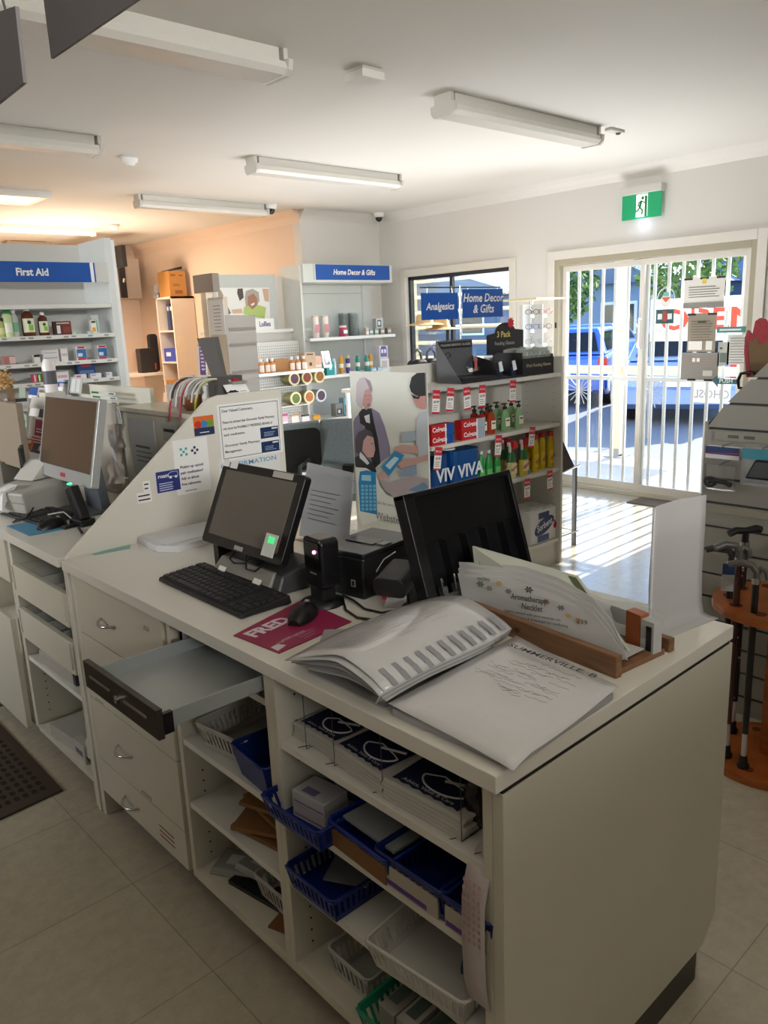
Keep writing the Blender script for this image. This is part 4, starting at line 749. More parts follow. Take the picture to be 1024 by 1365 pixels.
for px, c, lb in ((452,'8a8a86','grey patterned gift box on the third gift shelf'),(463,'7fb4c4','blue and white gift box on the third gift shelf')): carton('gift_box', lb, 'box', (hx(px,545,HY+.05),HY+.04,HZ[2]), .10, .08, .13 if px < 455 else .18, c, ((.15,.15,.85,.6,'3a4a50'),(.3,.25,.6,.5,'e0e4e4')))
# ---- pegboard bay
t = thing('pegboard_bay', 'white pegboard wall bay with one shelf of amber bottles, beside the grey chairs', 'shelf', (4.2,6.5,0))
pb = bpy.data.objects.new('pegboard', mesh_of(MB().b(0,0,0,1.08,.012,1.32,PEG),'pegboard')); COL.objects.link(pb); pb.parent = t; pb.location = (-.50,-.06,.10)
part('frame', MB().b(3.66,6.43,0,3.70,6.5,1.45,METALW).b(3.70,6.45,1.42,4.79,6.5,1.45,METALW).b(3.7,6.44,.02,4.78,6.5,.10,METALW), t, True)
PZ = 1.175; part('shelf', MB().b(3.72,6.14,PZ-.028,4.84,6.43,PZ,METALW), t, True, .002)
def qx(px, py, y=6.2): return at(px,py,'Y',y).x
for k, px in enumerate((348,356,363,389,397,405)):
    t = bottle('diffuser_bottle', ('amber diffuser bottle, leftmost on the pegboard shelf','amber diffuser bottle second from the left on the pegboard shelf','amber diffuser bottle just left of the brown carton','amber diffuser bottle just right of the brown carton','amber diffuser bottle fifth along the pegboard shelf','amber diffuser bottle beside the kraft box')[k], 'bottle', (qx(px,490),6.2,PZ), [(.028,0),(.03,.01),(.03,.08),(.012,.1),(.012,.105)], 'cf8a4a', 'e8e8e6', 'e6dcd2', .03, .016, 1, 1, 0, 'amber diffuser bottles', (.1,.7))
carton('carton', 'low brown carton between the amber bottles', 'box', (qx(376,490),6.2,PZ), .16, .1, .12, 'a8743a', ((.05,.1,.95,.15,'8a5a28'),))
carton('gift_box', 'kraft gift box with a small dark mark on the pegboard shelf', 'box', (qx(414,487),6.2,PZ), .13, .1, .16, 'c9ab90', ((.4,.2,.65,.4,'4a3a32'),(.2,.85,.8,.92,'4a3a32')))
carton('gift_box', 'pale pink box at the right of the pegboard shelf', 'box', (qx(426,485),6.22,PZ), .09, .1, .12, 'd8b4a0', ((.1,.1,.9,.3,'e8d8ce'),))
t = thing('photo_frame', 'small tilted silver photo frame at the right end of the pegboard shelf', 'frame', (qx(438,485),6.2,PZ)); part('frame', MB().hexa([(-.06,-.01,0),(.06,.02,0),(.06,.035,0),(-.06,.005,0)],[(-.06,.03,.16),(.06,.06,.16),(.06,.075,.16),(-.06,.045,.16)],WHITE), t); part('picture', MB().poly([(-.035,-.002,.03),(.035,.0155,.03),(.035,.045,.135),(-.035,.028,.135)],M('6a6a6c',.4)), t)
for r_, (zz, pxs, cols) in enumerate((((503),(393,410,427),('5a3a4a','7a3a2a','8a5a2a')),((529),(395,413,429),('6a7a3a','b06a3a','4a3a4a')))):
    p = at(410,zz,'Y',6.28); part('peg_shelf', MB().b(3.95,6.22,p.z-.068,4.70,6.43,p.z-.064,METALW), bpy.data.objects['pegboard_bay'], True)
    for c_, px in enumerate(pxs):
        x = at(px,zz,'Y',6.25).x; lb = '%s round tin lying on its side, %s row of the pegboard, %s' % (('gold','gold','silver')[c_] if r_ else ('gold','gold','gold')[c_], ('upper','lower')[r_], ('left','middle','right')[c_])
        t = thing('round_tin', lb, 'tin', (x,6.33,p.z), 0, 'round tins on the pegboard'); col = M('a8a070' if not (r_ and c_ == 2) else 'a0a4a8',.3,.5)
        part('can', MB().cyl((0,-.07,0),(0,.05,0),.060,col,seg=22), t); part('lid', MB().cyl((0,-.075,0),(0,-.06,0),.064,M('e0d6a8' if not (r_ and c_ == 2) else 'd0d2d4',.3,.3),seg=22), t); part('picture', MB().cyl((0,-.0765,0),(0,-.0755,0),.047,M(cols[c_],.4,noise=.6,scale=40),seg=22), t)
for k, (px, c, d, lb) in enumerate(((381,'d9b6c4','b03a7a','pink and white pouch hanging leftmost under the tins'),(396,'e6dcd6','c8905a','white pouch with a pink print, second under the tins'),(410,'e4dcdc','3a3034','white pouch with a black clip, third under the tins'),(425,'d89c1c','c08410','yellow honey-coloured pouch at the right under the tins'))):
    p = at(px,565,'Y',6.3); t = thing('pouch', lb, 'pouch', (p.x,6.33,p.z-.09), 0, 'pouches hanging on the pegboard'); part('bag', MB().hexa([(-.05,-.03,0),(.05,-.03,0),(.05,.03,0),(-.05,.03,0)],[(-.045,-.005,.17),(.045,-.005,.17),(.045,.005,.17),(-.045,.005,.17)],M(c,.35)), t, bevel=.006); part('label', MB().hexa([(-.035,-.031,.02),(.035,-.031,.02),(.035,-.03,.02),(-.035,-.03,.02)],[(-.03,-.016,.11),(.03,-.016,.11),(.03,-.015,.11),(-.03,-.015,.11)],M('eeeae4',.4)), t); part('clip', MB().b(-.045,-.008,.165,.045,.01,.18,M(d,.4)), t)
    part('peg_hook', MB().tube([(0,.0,.17),(0,.0,.19),(0,.125,.20)], .003, CHROME, 5), t)
# ================================================================ ON THE MAIN COUNTER
ZT = .90
def local(label, name, cat, x, y, rz, z=ZT, group=None): return thing(name, label, cat, (x,y,z), rz, group)
# keyboards : local X = length (viewer's right), local -Y = towards the user
KC = M('17171a',.5); KD = M('101012',.55)
def keyboard(label, x, y, rz, L=.44, D=.15, n=(18,6)):
    t = local(label, 'keyboard', 'keyboard', x, y, rz)
    part('base', MB().hexa([(-L/2,-D/2,.002),(L/2,-D/2,.002),(L/2,D/2,.002),(-L/2,D/2,.002)],[(-L/2+.003,-D/2+.003,.013),(L/2-.003,-D/2+.003,.013),(L/2-.003,D/2-.003,.024),(-L/2+.003,D/2-.003,.024)],KD), t, bevel=.003)
    m = MB(); kw = (L-.02)/n[0]; kd = (D-.035)/n[1]
    for j in range(n[1]):
        i = 0
        while i < n[0]:
            if i in (14,) and j < 5 or (i == 14): i += 1; continue
            w_ = 6 if (j == 0 and i == 3) else 1
            x0 = -L/2+.01+i*kw; y0 = -D/2+.01+j*kd+(.006 if j == n[1]-1 else 0); z_ = .0135+.011*(y0+D/2)/D
            a_, b_, c_, d_ = x0+.0012, y0+.0012, x0+kw*w_-.0012, y0+kd-.0012
            m.hexa([(a_,b_,z_),(c_,b_,z_),(c_,d_,z_+.001),(a_,d_,z_+.001)],[(a_+.0015,b_+.001,z_+.005),(c_-.0015,b_+.001,z_+.005),(c_-.0015,d_-.001,z_+.006),(a_+.0015,d_-.001,z_+.006)],KC); i += w_
    part('keys', m, t)['kind'] = 'stuff'
    for s in (-1,1): part('foot', MB().b(s*(L/2-.05)-.015,D/2-.03,0,s*(L/2-.05)+.015,D/2-.01,.006,KD), t)
    return t
keyboard('black keyboard in front of the touchscreen', 1.008, 1.776, -91)
keyboard('black keyboard at the left edge, before the silver monitor', 1.0, 3.19, -84)
def mouse(label, x, y, rz):
    t = local(label, 'mouse', 'mouse', x, y, rz, ZT+.003)
    vs = []; n = 12; mm = 9
    for i in range(mm+1):
        v = i/mm; yy = -.055+.11*v; w_ = .031*math.sin(PI*(.06+.88*v))**.45; h_ = .036*math.sin(PI*(.08+.8*v))**.7
        vs += [(w_*math.cos(PI*k/n), yy, h_*math.sin(PI*k/n)) for k in range(n+1)]
    fs = [(i*(n+1)+k,i*(n+1)+k+1,(i+1)*(n+1)+k+1,(i+1)*(n+1)+k) for i in range(mm) for k in range(n)]
    m = MB().add([Vector(v) for v in vs], [f[::-1] for f in fs], M('0d0d0f',.35), True); m.add(vs[:n+1],[tuple(range(n+1))],BLK).add(vs[-n-1:],[tuple(range(n+1))[::-1]],BLK); part('shell', m, t)
    part('wheel', MB().cyl((-.004,.03,.03),(.004,.03,.03),.006,GREY,seg=12), t); return t
mouse('black mouse on the crimson mouse mat', 1.035, 1.45, -60); mouse('black mouse on the blue mouse mat', .975, 2.90, -72)
def mmat(label, pts, col):
    c = sum((Vector(p) for p in pts), Vector())/4; t = local(label, 'mouse_mat', 'mouse mat', c.x, c.y, 0); part('pad', MB().slab([(p[0],p[1],ZT+.0002) for p in pts], (0,0,.0025), col), t, True, .0008); return t
mt = mmat('crimson mouse mat lettered FRED under the black mouse', [(.862,1.485,0),(1.112,1.557,0),(1.098,1.345,0),(.874,1.322,0)], M('8f1c48',.45))
q = Matrix.Rotation(R(11),4,'Z')
part('lettering', textmb('FRED', .056, M('d8ccd2',.5), (.945,1.463,ZT+.003), q, .04, wid=.125), mt, True)
part('small_lettering', textmb('myFRED.com.au', .013, M('c9a8b8',.5), (.945,1.375,ZT+.003), q, .02), mt, True)
m = MB(); 
for k in range(3):
    p0 = q @ Vector((0,0,0)); 
    v = [Vector((.03*j, -.012*k, 0)) for j in (0,2-.4*k)]; v2 = [v[0]+Vector((0,.002,0)), v[1]+Vector((0,.002,0))]
    m.poly([Vector((.955,1.368,ZT+.003))+q@p_ for p_ in (v[0],v[1],v2[1],v2[0])], M('b48aa0',.5))
part('print', m, mt, True)
part('corner_logo', MB().poly([(.879,1.332,ZT+.003),(.91,1.345,ZT+.003),(.90,1.365,ZT+.003),(.879,1.36,ZT+.003)],M('d0c4ca',.5)), mt, True)
mmat('pale blue mouse mat beyond the partition', [tuple(at(9,702,'Z',ZT)),tuple(at(62,692,'Z',ZT)),tuple(at(105,702,'Z',ZT)),tuple(at(39,715,'Z',ZT))], M('4a8fb4',.5))
# touchscreen terminal : built in a frame whose local X runs to the viewer's right
t = local('black touchscreen terminal on a grey base, its screen tilted back', 'touchscreen_terminal', 'screen', 1.16, 1.82, -90)
TILT = math.atan2(.10,.218); Wd, Hh = .40, .245
sm = Matrix.Translation((0,-.065,.082)) @ Matrix.Rotation(-TILT,4,'X')      # local y (world +x) = back
scr = MB().rbox(-Wd/2,.0,0,Wd/2,.024,Hh,.012,M('131314',.35),'Y').hexa([(-Wd/2+.02,.024,.01),(Wd/2-.02,.024,.01),(Wd/2-.02,.024,Hh-.01),(-Wd/2+.02,.024,Hh-.01)],[(-Wd/2+.05,.05,.03),(Wd/2-.05,.05,.03),(Wd/2-.05,.05,Hh-.03),(-Wd/2+.05,.05,Hh-.03)],M('131314',.35)).xf(sm); sp = part('screen_housing', scr, t, bevel=.003)
part('screen', MB().b(-Wd/2+.028,-.001,.028,Wd/2-.028,0,Hh-.024,M('6b6660',.12)).xf(sm), t)
st = lambda nm, x0, z0, x1, z1, c: part(nm, MB().b(x0,-.0018,z0,x1,-.0005,z1,c).xf(sm), t)
st('price_sticker',-.198,Hh-.016,-.165,Hh+.004,WHITE); st('price_sticker',-.158,Hh-.018,-.122,Hh+.002,WHITE); st('name_sticker',.06,Hh-.02,.15,Hh-.003,M('b5b2a8',.5)); st('maker_badge',-.022,.005,.02,.017,M('9a9a98',.4))
m = MB(); m.b(.145,-.03,.015,.197,-.028,.075,M('cfd6cf',.4)).xf(sm); part('label_slip', m, t); part('green_glow_spot', MB().b(.16,-.031,.05,.187,-.0302,.068,M('3fc070',.4,emit=.8)).xf(sm), t)
m = MB(); m.hexa([(-.13,-.085,0),(.20,-.085,0),(.20,.12,0),(-.13,.12,0)],[(-.11,-.055,.05),(.19,-.055,.05),(.19,.06,.075),(-.11,.06,.075)],M('3a3a3a',.4)); b_ = part('base', m, t, bevel=.008)
part('base_cover', MB().hexa([(-.115,-.10,0),(.175,-.10,0),(.175,-.085,0),(-.115,-.085,0)],[(-.095,-.062,.055),(.165,-.062,.055),(.165,-.05,.055),(-.095,-.05,.055)],M('86847e',.35)), t, bevel=.004)
for x0 in (-.075,.10): part('price_sticker', MB().hexa([(x0,-.099,.012),(x0+.035,-.099,.012),(x0+.035,-.098,.012),(x0,-.098,.012)],[(x0+.002,-.083,.035),(x0+.037,-.083,.035),(x0+.037,-.082,.035),(x0+.002,-.082,.035)],WHITE), t)
part('neck', MB().hexa([(-.06,.0,.06),(.10,.0,.06),(.10,.05,.06),(-.06,.05,.06)],[(-.05,.0,.19),(.09,.0,.19),(.09,.07,.19),(-.05,.07,.19)],BLK), t)
part('side_pillar', MB().b(-.175,-.04,0,-.15,.02,.11,BLK), t)
part('cable', MB().tube([(-.03,-.05,.085),(-.03,-.075,.06),(0,-.08,.055),(.04,-.07,.06),(.05,-.05,.08)], .003, BLK, 6).tube([(.02,-.05,.085),(.06,-.08,.05),(.11,-.085,.055),(.13,-.04,.085)], .003, BLK, 6), t)
# hand scanner on stand
t = local('black upright barcode scanner with a pink light, beside the mouse', 'barcode_scanner', 'scanner', 1.135, 1.50, -95)
part('base', MB().lathe(0,0,[(.055,0),(.055,.008),(.035,.015),(.02,.02)],BLK,24), t); part('neck', MB().rbox(-.03,-.02,.015,.03,.025,.06,.01,BLK), t)
part('head', MB().rbox(-.042,-.022,.045,.042,.03,.175,.014,M('101013',.25),'Y'), t, bevel=.004); part('window', MB().rbox(-.032,-.0245,.095,.032,-.022,.165,.006,M('060608',.08),'Y'), t)
part('aiming_light', MB().lathe(.015,-.026,[(0,.137),(.004,.139),(.005,.142),(.004,.145),(0,.147)],M('ff9ad0',.4,emit=4),10), t); part('maker_mark', MB().b(-.014,-.0235,.083,.014,-.022,.086,M('77777a',.4)), t)
# receipt printer
c0 = Vector((1.211,1.437)); ang = -90
t = local('black cube receipt printer behind the scanner', 'receipt_printer', 'printer', 1.325, 1.535, -82)
part('body', MB().rbox(-.08,-.12,0,.085,.115,.106,.008,M('151618',.4),'Z'), t, bevel=.004); part('lid', MB().rbox(-.078,-.115,.1063,.083,.11,.118,.008,M('1c1d20',.3)), t, bevel=.003)
part('paper_slot', MB().b(-.05,-.035,.1183,.045,.01,.121,M('0a0a0c',.15)), t); part('release_button', MB().b(.05,-.025,.1183,.078,.005,.122,M('6a6b6c',.3)), t)
m = MB().b(.042,-.1212,.03,.056,-.12,.048,M('9a9a9c',.4)).b(.0445,-.1216,.0325,.0535,-.1211,.0455,M('151618',.4)); part('mark', m, t)
# payment terminal on its side dock + cable
t = local('black payment terminal in a dock at the corner of the printer', 'payment_terminal', 'card terminal', 1.262, 1.345, -70)
part('dock', MB().b(-.03,-.03,0,.035,.035,.05,BLK).hexa([(-.032,-.036,0),(.03,-.036,0),(.03,-.03,0),(-.032,-.03,0)],[(-.02,-.034,.045),(.03,-.034,.045),(.03,-.03,.045),(-.02,-.03,.045)],M('b9b4b2',.4)), t, bevel=.003)
part('head', MB().rbox(-.042,-.055,.05,.045,.05,.10,.018,M('17181a',.3),'Y').xf(Matrix.Rotation(R(12),4,'X')), t, bevel=.004); part('trim_line', MB().tube([(-.04,-.05,.095),(-.045,.0,.11),(-.04,.055,.115)], .002, CHROME, 6), t); part('red_tab', MB().b(-.036,-.038,.02,-.024,-.035,.04,M('b02030',.4)), t)
solo('cable', 'looped black cable between the printer and the payment terminal', 'cable', MB().tube([(1.19,1.51,ZT+.004),(1.17,1.46,ZT+.004),(1.135,1.41,ZT+.004),(1.12,1.35,ZT+.004),(1.14,1.30,ZT+.004),(1.19,1.28,ZT+.006),(1.235,1.292,ZT+.02)], .003, BLK, 6), (1.15,1.4,ZT), world=True)
solo('cable', 'thin black cable curving inside the looped one towards the payment terminal', 'cable', MB().tube([(1.20,1.50,ZT+.004),(1.185,1.44,ZT+.008),(1.17,1.38,ZT+.004),(1.18,1.33,ZT+.004),(1.22,1.31,ZT+.006),(1.245,1.306,ZT+.02)], .003, BLK, 6), (1.2,1.4,ZT), world=True)
# black till insert standing on edge, leaning
t = local('black plastic cash tray propped upright behind the leaflets', 'cash_tray', 'tray', 1.44, 1.22, 0)
LE = Matrix.Rotation(-math.atan2(.085,.28),4,'X'); BK2 = M('0c0d0f',.32)
Ht, Wt = .298, .40; X0 = -.198
m = MB(); m.b(X0,.03,0,X0+Wt,.036,Ht,BK2); m.b(X0,0,0,X0+.034,.03,Ht,BK2); m.b(X0+Wt-.012,0,0,X0+Wt,.03,Ht,BK2); m.b(X0,0,Ht-.012,X0+Wt,.036,Ht,BK2); m.b(X0,0,0,X0+Wt,.03,.008,BK2); part('tray', m.xf(LE), t, bevel=.002)
part('upper_panel', MB().b(X0+.034,.018,.17,X0+Wt-.012,.029,Ht-.012,M('0a0b0d',.25)).xf(LE), t)
for k in range(4): part('note_divider', MB().b(X0+.034+(k+1)*.074,.004,.05,X0+.038+(k+1)*.074,.03,.17,BK2).xf(LE), t)
m = MB(); m.b(X0+.034,-.012,.0,X0+.20,.004,.042,M('4a4d50',.35)); 
for k in range(4): m.b(X0+.045+k*.045,-.012,.042,X0+.06+k*.045,.004,.062,M('4a4d50',.35))
part('coin_cup_strip', m.xf(LE), t)
for k in range(4): part('note_clip', MB().tube([(X0+.045+k*.045,-.008,.045),(X0+.04+k*.045,-.02,.085),(X0+.052+k*.045,-.01,.075)], .0022, CHROME, 6).xf(LE), t)
# wooden rack with leaflets
t = local('pine leaflet rack: a front plank and a back plank on the counter', 'leaflet_rack', 'rack', 1.32, .93, 0)
def plank(p0, p1, h, th, mat, nm):
    a = Vector(p0); b_ = Vector(p1); n = Vector((-(b_-a).y,(b_-a).x,0)).normalized()*th
    return part(nm, MB().slab([a,b_,b_+n,a+n], (0,0,h), mat), t, True, .002)
plank((1.287,1.145,ZT),(1.243,.735,ZT),.046,.018,PINE,'front_plank'); plank((1.46,1.12,ZT),(1.42,.72,ZT),.03,.018,PINE,'back_plank')
part('base_board', MB().slab([(1.305,1.14,ZT),(1.262,.74,ZT),(1.41,.725,ZT),(1.45,1.12,ZT)], (0,0,.012), PINE), t, True)
part('knot', MB().cyl((1.2655,.99,ZT+.024),(1.268,.99,ZT+.024),.006,M('4a2a18',.6),seg=12), t, True)
def leaflet(label, quad, col, th=.003, name='leaflet', prints=(), texts=()):
    """quad: four corners bottom-left, bottom-right, top-right, top-left as seen from the aisle behind the counter"""
    Q = [Vector(p) for p in quad]; n = (Q[1]-Q[0]).cross(Q[3]-Q[0]).normalized(); c = (Q[0]+Q[1])/2
    t = thing(name, label, 'leaflet', tuple(c)); part('card', MB().slab(Q if len(Q) == 4 else Q, -n*th, col), t, True)
    U = Q[1]-Q[0]; V = Q[3]-Q[0]
    P_ = lambda u, v, k=1: Q[0].lerp(Q[1],u).lerp(Q[3].lerp(Q[2],u),v)+n*(.0006*k)
    for k, (c_, pts) in enumerate(prints): part('print', MB().poly([P_(u,v,k+1) for u,v in pts], M(c_,.5)), t, True)
    rm = Matrix((U.normalized(), n.cross(U.normalized()), n)).transposed().to_4x4()
    for s_, sz, u, v, wd, c_ in texts:
        part('lettering', textmb(s_, sz, M(c_,.5), P_(u,v,len(prints)+2), rm, .01, wid=wd), t, True)
    return t
zb = ZT+.012
leaflet('green-edged booklet leaning behind the aromatherapy leaflets', [tuple(at(640,815,'X',1.33)),tuple(at(838,868,'X',1.31)),tuple(at(768,768,'X',1.40)),tuple(at(630,728,'X',1.36))], M('b9bcae',.5), .008, 'booklet',
    (('b4b8a4',[(.0,.0),(1,0),(1,1),(0,1)]),('cfd0c6',[(.03,.05),(.93,.05),(.93,.93),(.03,.93)]),('6a4a32',[(.55,.6),(.9,.6),(.9,.88),(.5,.88)]),('c9a070',[(.6,.66),(.85,.66),(.85,.82),(.57,.82)]),('7a6a52',[(.06,.7),(.25,.7),(.25,.9),(.06,.9)]),('4f5a3a',[(.93,.02),(1,.02),(1,.98),(.93,.98)])))
LQ = [tuple(at(x,y,'X',X)) for x,y,X in ((624,835,1.308),(837,880,1.272),(815,846,1.285),(790,815,1.30),(745,788,1.318),(700,772,1.33),(665,768,1.335),(610,764,1.335))]
def arom(label, dx, dz, dy=0):
    Q = [Vector((p[0]+dx,p[1]+dy*k_,p[2]+(dz if i > 1 else 0))) for i,(p,k_) in enumerate(zip(LQ,(1,)*8))]
    t = thing('leaflet', label, 'leaflet', tuple((Q[0]+Q[1])/2), 0, 'aromatherapy leaflets'); n = Vector((-1,.1,.25)).normalized()
    part('card', MB().slab(Q, -n*.0015, M('c4c4c2',.5)), t, True); return t, Q
arom('rearmost of the white aromatherapy leaflets, its corner fanned up to the left', .018, .022, .012); arom('middle one of the white aromatherapy leaflets in the rack', .009, .010, .006)
t, Q = arom('front aromatherapy necklet leaflet with flowers in the pine rack', 0, 0)
U = (Q[1]-Q[0]).normalized(); V0 = (Q[7]-Q[0]).normalized(); nn = U.cross(V0).normalized(); V = nn.cross(U).normalized(); rm = Matrix((U, V, nn)).transposed().to_4x4(); q15 = Matrix.Rotation(R(0),4,'Z')
O_ = Q[0]+nn*.0022
for s_, sz, u, v, wd, c_ in (('Aromatherapy',.018,.19,.088,.105,'5a5a58'),('Necklet',.018,.20,.070,.06,'5a5a58'),('Lightly scented with pure essential oils',.007,.20,.054,.16,'6a6a68'),('with flowers & botanicals for wellbeing',.007,.215,.044,.17,'6a6a68'),('necklets',.012,.05,.118,.04,'6a7a4a'),('$39',.012,.335,.058,.028,'6a6a5a')):
    part('lettering', textmb(s_, sz, M(c_,.5), O_+U*u+V*v, rm, .02, wid=wd), t, True)
for k,(u, v, r_, c_) in enumerate(((.04,.105,.014,'5f6e58'),(.07,.098,.012,'7a8a5a'),(.10,.112,.012,'c9a850'),(.13,.098,.011,'6a6478'),(.19,.108,.014,'4a4a50'),(.24,.088,.011,'8a5a4a'),(.28,.08,.011,'5a5470'),(.30,.066,.010,'c9a03a'),(.325,.06,.010,'c88a5a'))):
    m = MB()
    for i in range(6):
        a = 2*PI*i/6; ce = O_+U*u+V*v; d1 = U*math.cos(a)+V*math.sin(a)*.6; d2 = U*-math.sin(a)+V*math.cos(a)*.6
        m.poly([ce, ce+d1*r_*.6+d2*r_*.25, ce+d1*r_, ce+d1*r_*.6-d2*r_*.25], M(c_,.5))
    part('flower_print', m, t, True)
# booklets and clear sheet at the right of the rack
t = thing('booklet', 'small orange booklet standing in the right end of the rack', 'booklet', (1.40,.78,zb)); part('cover', MB().slab([(1.385,.80,zb),(1.375,.762,zb),(1.40,.758,zb),(1.41,.796,zb)], (0,0,.072), M('a2572c',.5)), t, True)
t = thing('booklet', 'small white and black booklet beside the orange one in the rack', 'booklet', (1.40,.74,zb)); part('cover', MB().slab([(1.374,.760,zb),(1.368,.728,zb),(1.393,.724,zb),(1.399,.756,zb)], (0,0,.066), M('b9bab8',.5)), t, True); part('spine', MB().slab([(1.3705,.746,zb+.004),(1.3683,.733,zb+.004),(1.3675,.733,zb+.004),(1.3697,.746,zb+.004)], (0,0,.052), M('15161a',.5)), t, True)
t = thing('leaflet', 'glossy leaflet lying flat in the rack below the orange booklet', 'leaflet', (1.34,.82,zb)); part('sheet', MB().slab([(1.30,.90,zb+.002),(1.285,.75,zb+.008),(1.365,.745,zb+.008),(1.38,.89,zb+.002)], (0,0,.001), M('cdd0d2',.15)), t, True); part('print', MB().slab([(1.31,.84,zb+.0062),(1.30,.77,zb+.0092),(1.33,.765,zb+.0095),(1.335,.83,zb+.0065)], (0,0,.0003), M('7a5a5e',.3)), t, True)
# wavy clear leaflet bag behind
t = thing('clear_wallet', 'bent clear plastic wallet of leaflets standing at the back of the rack', 'wallet', (1.44,.93,zb)); m = MB(); N = 12; lo = []; hi = []
for i in range(N+1):
    s_ = i/N; lo.append((1.44-.04*s_, 1.08-.34*s_, zb)); hi.append((1.465-.03*s_+.008*math.sin(s_*6), 1.10-.36*s_, zb+.09-.035*s_+.012*math.sin(s_*9)))
m.add(lo+hi, [(i,i+1,N+2+i,N+1+i) for i in range(N)], CLOUD, True); part('wallet', m, t, True)
for k,(a_,b_,c_) in enumerate(((.15,.45,'b88a8a'),(.5,.8,'d8dcdc'))): part('insert', MB().poly([(1.438-.04*a_,1.08-.34*a_,zb+.005),(1.438-.04*b_,1.08-.34*b_,zb+.005),(1.455-.03*b_,1.09-.35*b_,zb+.05),(1.455-.03*a_,1.09-.35*a_,zb+.055)],M(c_,.4)), t, True)
# white acrylic sign holder, seen from behind
t = thing('sign_holder', 'tall cloudy white plastic sign holder at the right corner of the counter', 'sign holder', (1.58,.78,ZT)); A0 = Vector((1.482,.80,ZT+.002)); A1 = Vector((1.665,.772,ZT+.002)); UP = Vector((.0,.0,.278))
sheet = MB(); lo = []; hi = []; N = 10; prof = [(-.04,0.0),(-.02,.001),(-.006,.006),(0,.03),(.002,.1),(.0,.2),(.0,.28)]
vs = []
for i in range(N+1):
    s_ = i/N; b_ = A0.lerp(A1,s_); vs += [(b_.x+.012*math.sin(s_*5)*max(0,z_-.02)*2, b_.y+d_+.010*math.sin(s_*PI)*min(1,z_*6), ZT+.002+z_) for d_, z_ in prof]
K = len(prof); sheet.add(vs, [(i*K+j,(i+1)*K+j,(i+1)*K+j+1,i*K+j+1) for i in range(N) for j in range(K-1)], M('b4b3b2',.18), True)
o = part('bent_sheet', sheet, t, True); sd = o.modifiers.new('thick','SOLIDIFY'); sd.thickness = .003
part('clear_edge', MB().b(1.478,.796,ZT+.03,1.482,.80,ZT+.279,M('e2e6e8',.1)), t, True)
# open display book
t = thing('display_book', 'open clear-pocket display book at the counter front, pages flopped to the left, lettered Summerville', 'book', (1.04,.93,ZT))
VIN = M('cfcfd0',.2,coat=.3,bump=.25,scale=14)
part('page_stack', MB().slab([(.853,.947,ZT),(1.238,.968,ZT),(1.168,.694,ZT),(.862,.682,ZT)], (0,0,.0145), M('a9aaac',.4)), t, True, .003)
m = MB(); N = 14; M2 = 12; vs = []
for i in range(N+1):
    for j in range(M2+1):
        u, v = i/N, j/M2; a = Vector((.848,.948,0)).lerp(Vector((1.24,.97,0)),u); b_ = Vector((.848,.670,0)).lerp(Vector((1.178,.690,0)),u); p = a.lerp(b_,v); vs.append((p.x,p.y,ZT+.022+.005*math.sin(u*4+v*3)*v+.004*(1-v)-(.012*max(0,.12-u)/.12*v)))
m.add(vs, [(i*(M2+1)+j,i*(M2+1)+j+1,(i+1)*(M2+1)+j+1,(i+1)*(M2+1)+j) for i in range(N) for j in range(M2)], VIN, True); o = part('right_page', m, t, True); sd = o.modifiers.new('thick','SOLIDIFY'); sd.thickness = .001
q = Matrix.Rotation(R(-93),4,'Z')
part('lettering', textmb('SUMMERVILLE. B', .021, M('3a3a40',.6), (1.168,.832,ZT+.0365), q, .014, wid=.21), t, True)
m = MB()
for k in range(44):
    x = rnd.uniform(1.0,1.15); y = rnd.uniform(.78,.92); dx = rnd.uniform(-.02,.02); 
    pts = [(x+dx*s_*.3+rnd.uniform(-.004,.004), y-.045*s_, ZT+.033) for s_ in [i/6 for i in range(7)]]; m.tube(pts, .00035, M('8a8c94',.6), 4)
part('handwriting', m, t, True)
# flopped pages: profile from spine rolling up and over to +y
def flop(z_off, ext, col, nm, x0=.845, x1=1.235, sk=.0):
    prof = []; N = 16
    for i in range(N+1):
        a = PI*.5*i/N*2
        s_ = i/N; y = .965 - .018*math.sin(PI*min(1,s_*3)) + (ext*max(0,s_-.12)/.88); z = ZT+.022+z_off*math.sin(PI*min(1,s_*1.9)*.5)**.8*(1-.86*max(0,(s_-.42)/.58)**1.5)
        prof.append((y,z))
    vs = []; Mx = 8
    for (y,z) in prof:
        for j in range(Mx+1): u = j/Mx; vs.append((x0+(x1-x0)*u+.05*(y-.96)*u*0, y+.022*u+sk*u*(y-.96), z+.004*math.sin(u*5+y*20)))
    m = MB().add(vs, [(i*(Mx+1)+j,i*(Mx+1)+j+1,(i+1)*(Mx+1)+j+1,(i+1)*(Mx+1)+j) for i in range(len(prof)-1) for j in range(Mx)], col, True)
    o = part(nm, m, t, True); sd = o.modifiers.new('thick','SOLIDIFY'); sd.thickness = .0012; return prof
VIN2 = M('c2c2c2',.22,coat=.3); VIN3 = M('9b9c9e',.3,bump=.3,scale=20)
for k, (zo, ex) in enumerate(((.016,.22),(.026,.25),(.036,.27),(.045,.255),(.053,.27))): flop(zo, ex, VIN3 if k%2 else VIN2, 'curled_page', .845-.004*k, 1.20-.01*(4-k), .1)
pr_ = flop(.062, .265, VIN, 'curled_page', .84, 1.225, .1)
m = MB()
for k in range(11):          # printed blocks on the top curled pocket near the fold
    u = .06+k*.085; x = .84+.385*u
    for i in (2,3): 
        (ya,za),(yb,zb_) = pr_[i],pr_[i+1]; m.poly([(x,ya+.022*u-.003,za+.003),(x+.013,ya+.022*u-.003,za+.003),(x+.013,yb+.022*u-.003,zb_+.004),(x,yb+.022*u-.003,zb_+.004)], M('94959a',.5))
part('printed_blocks', m, t, True)
m = MB()
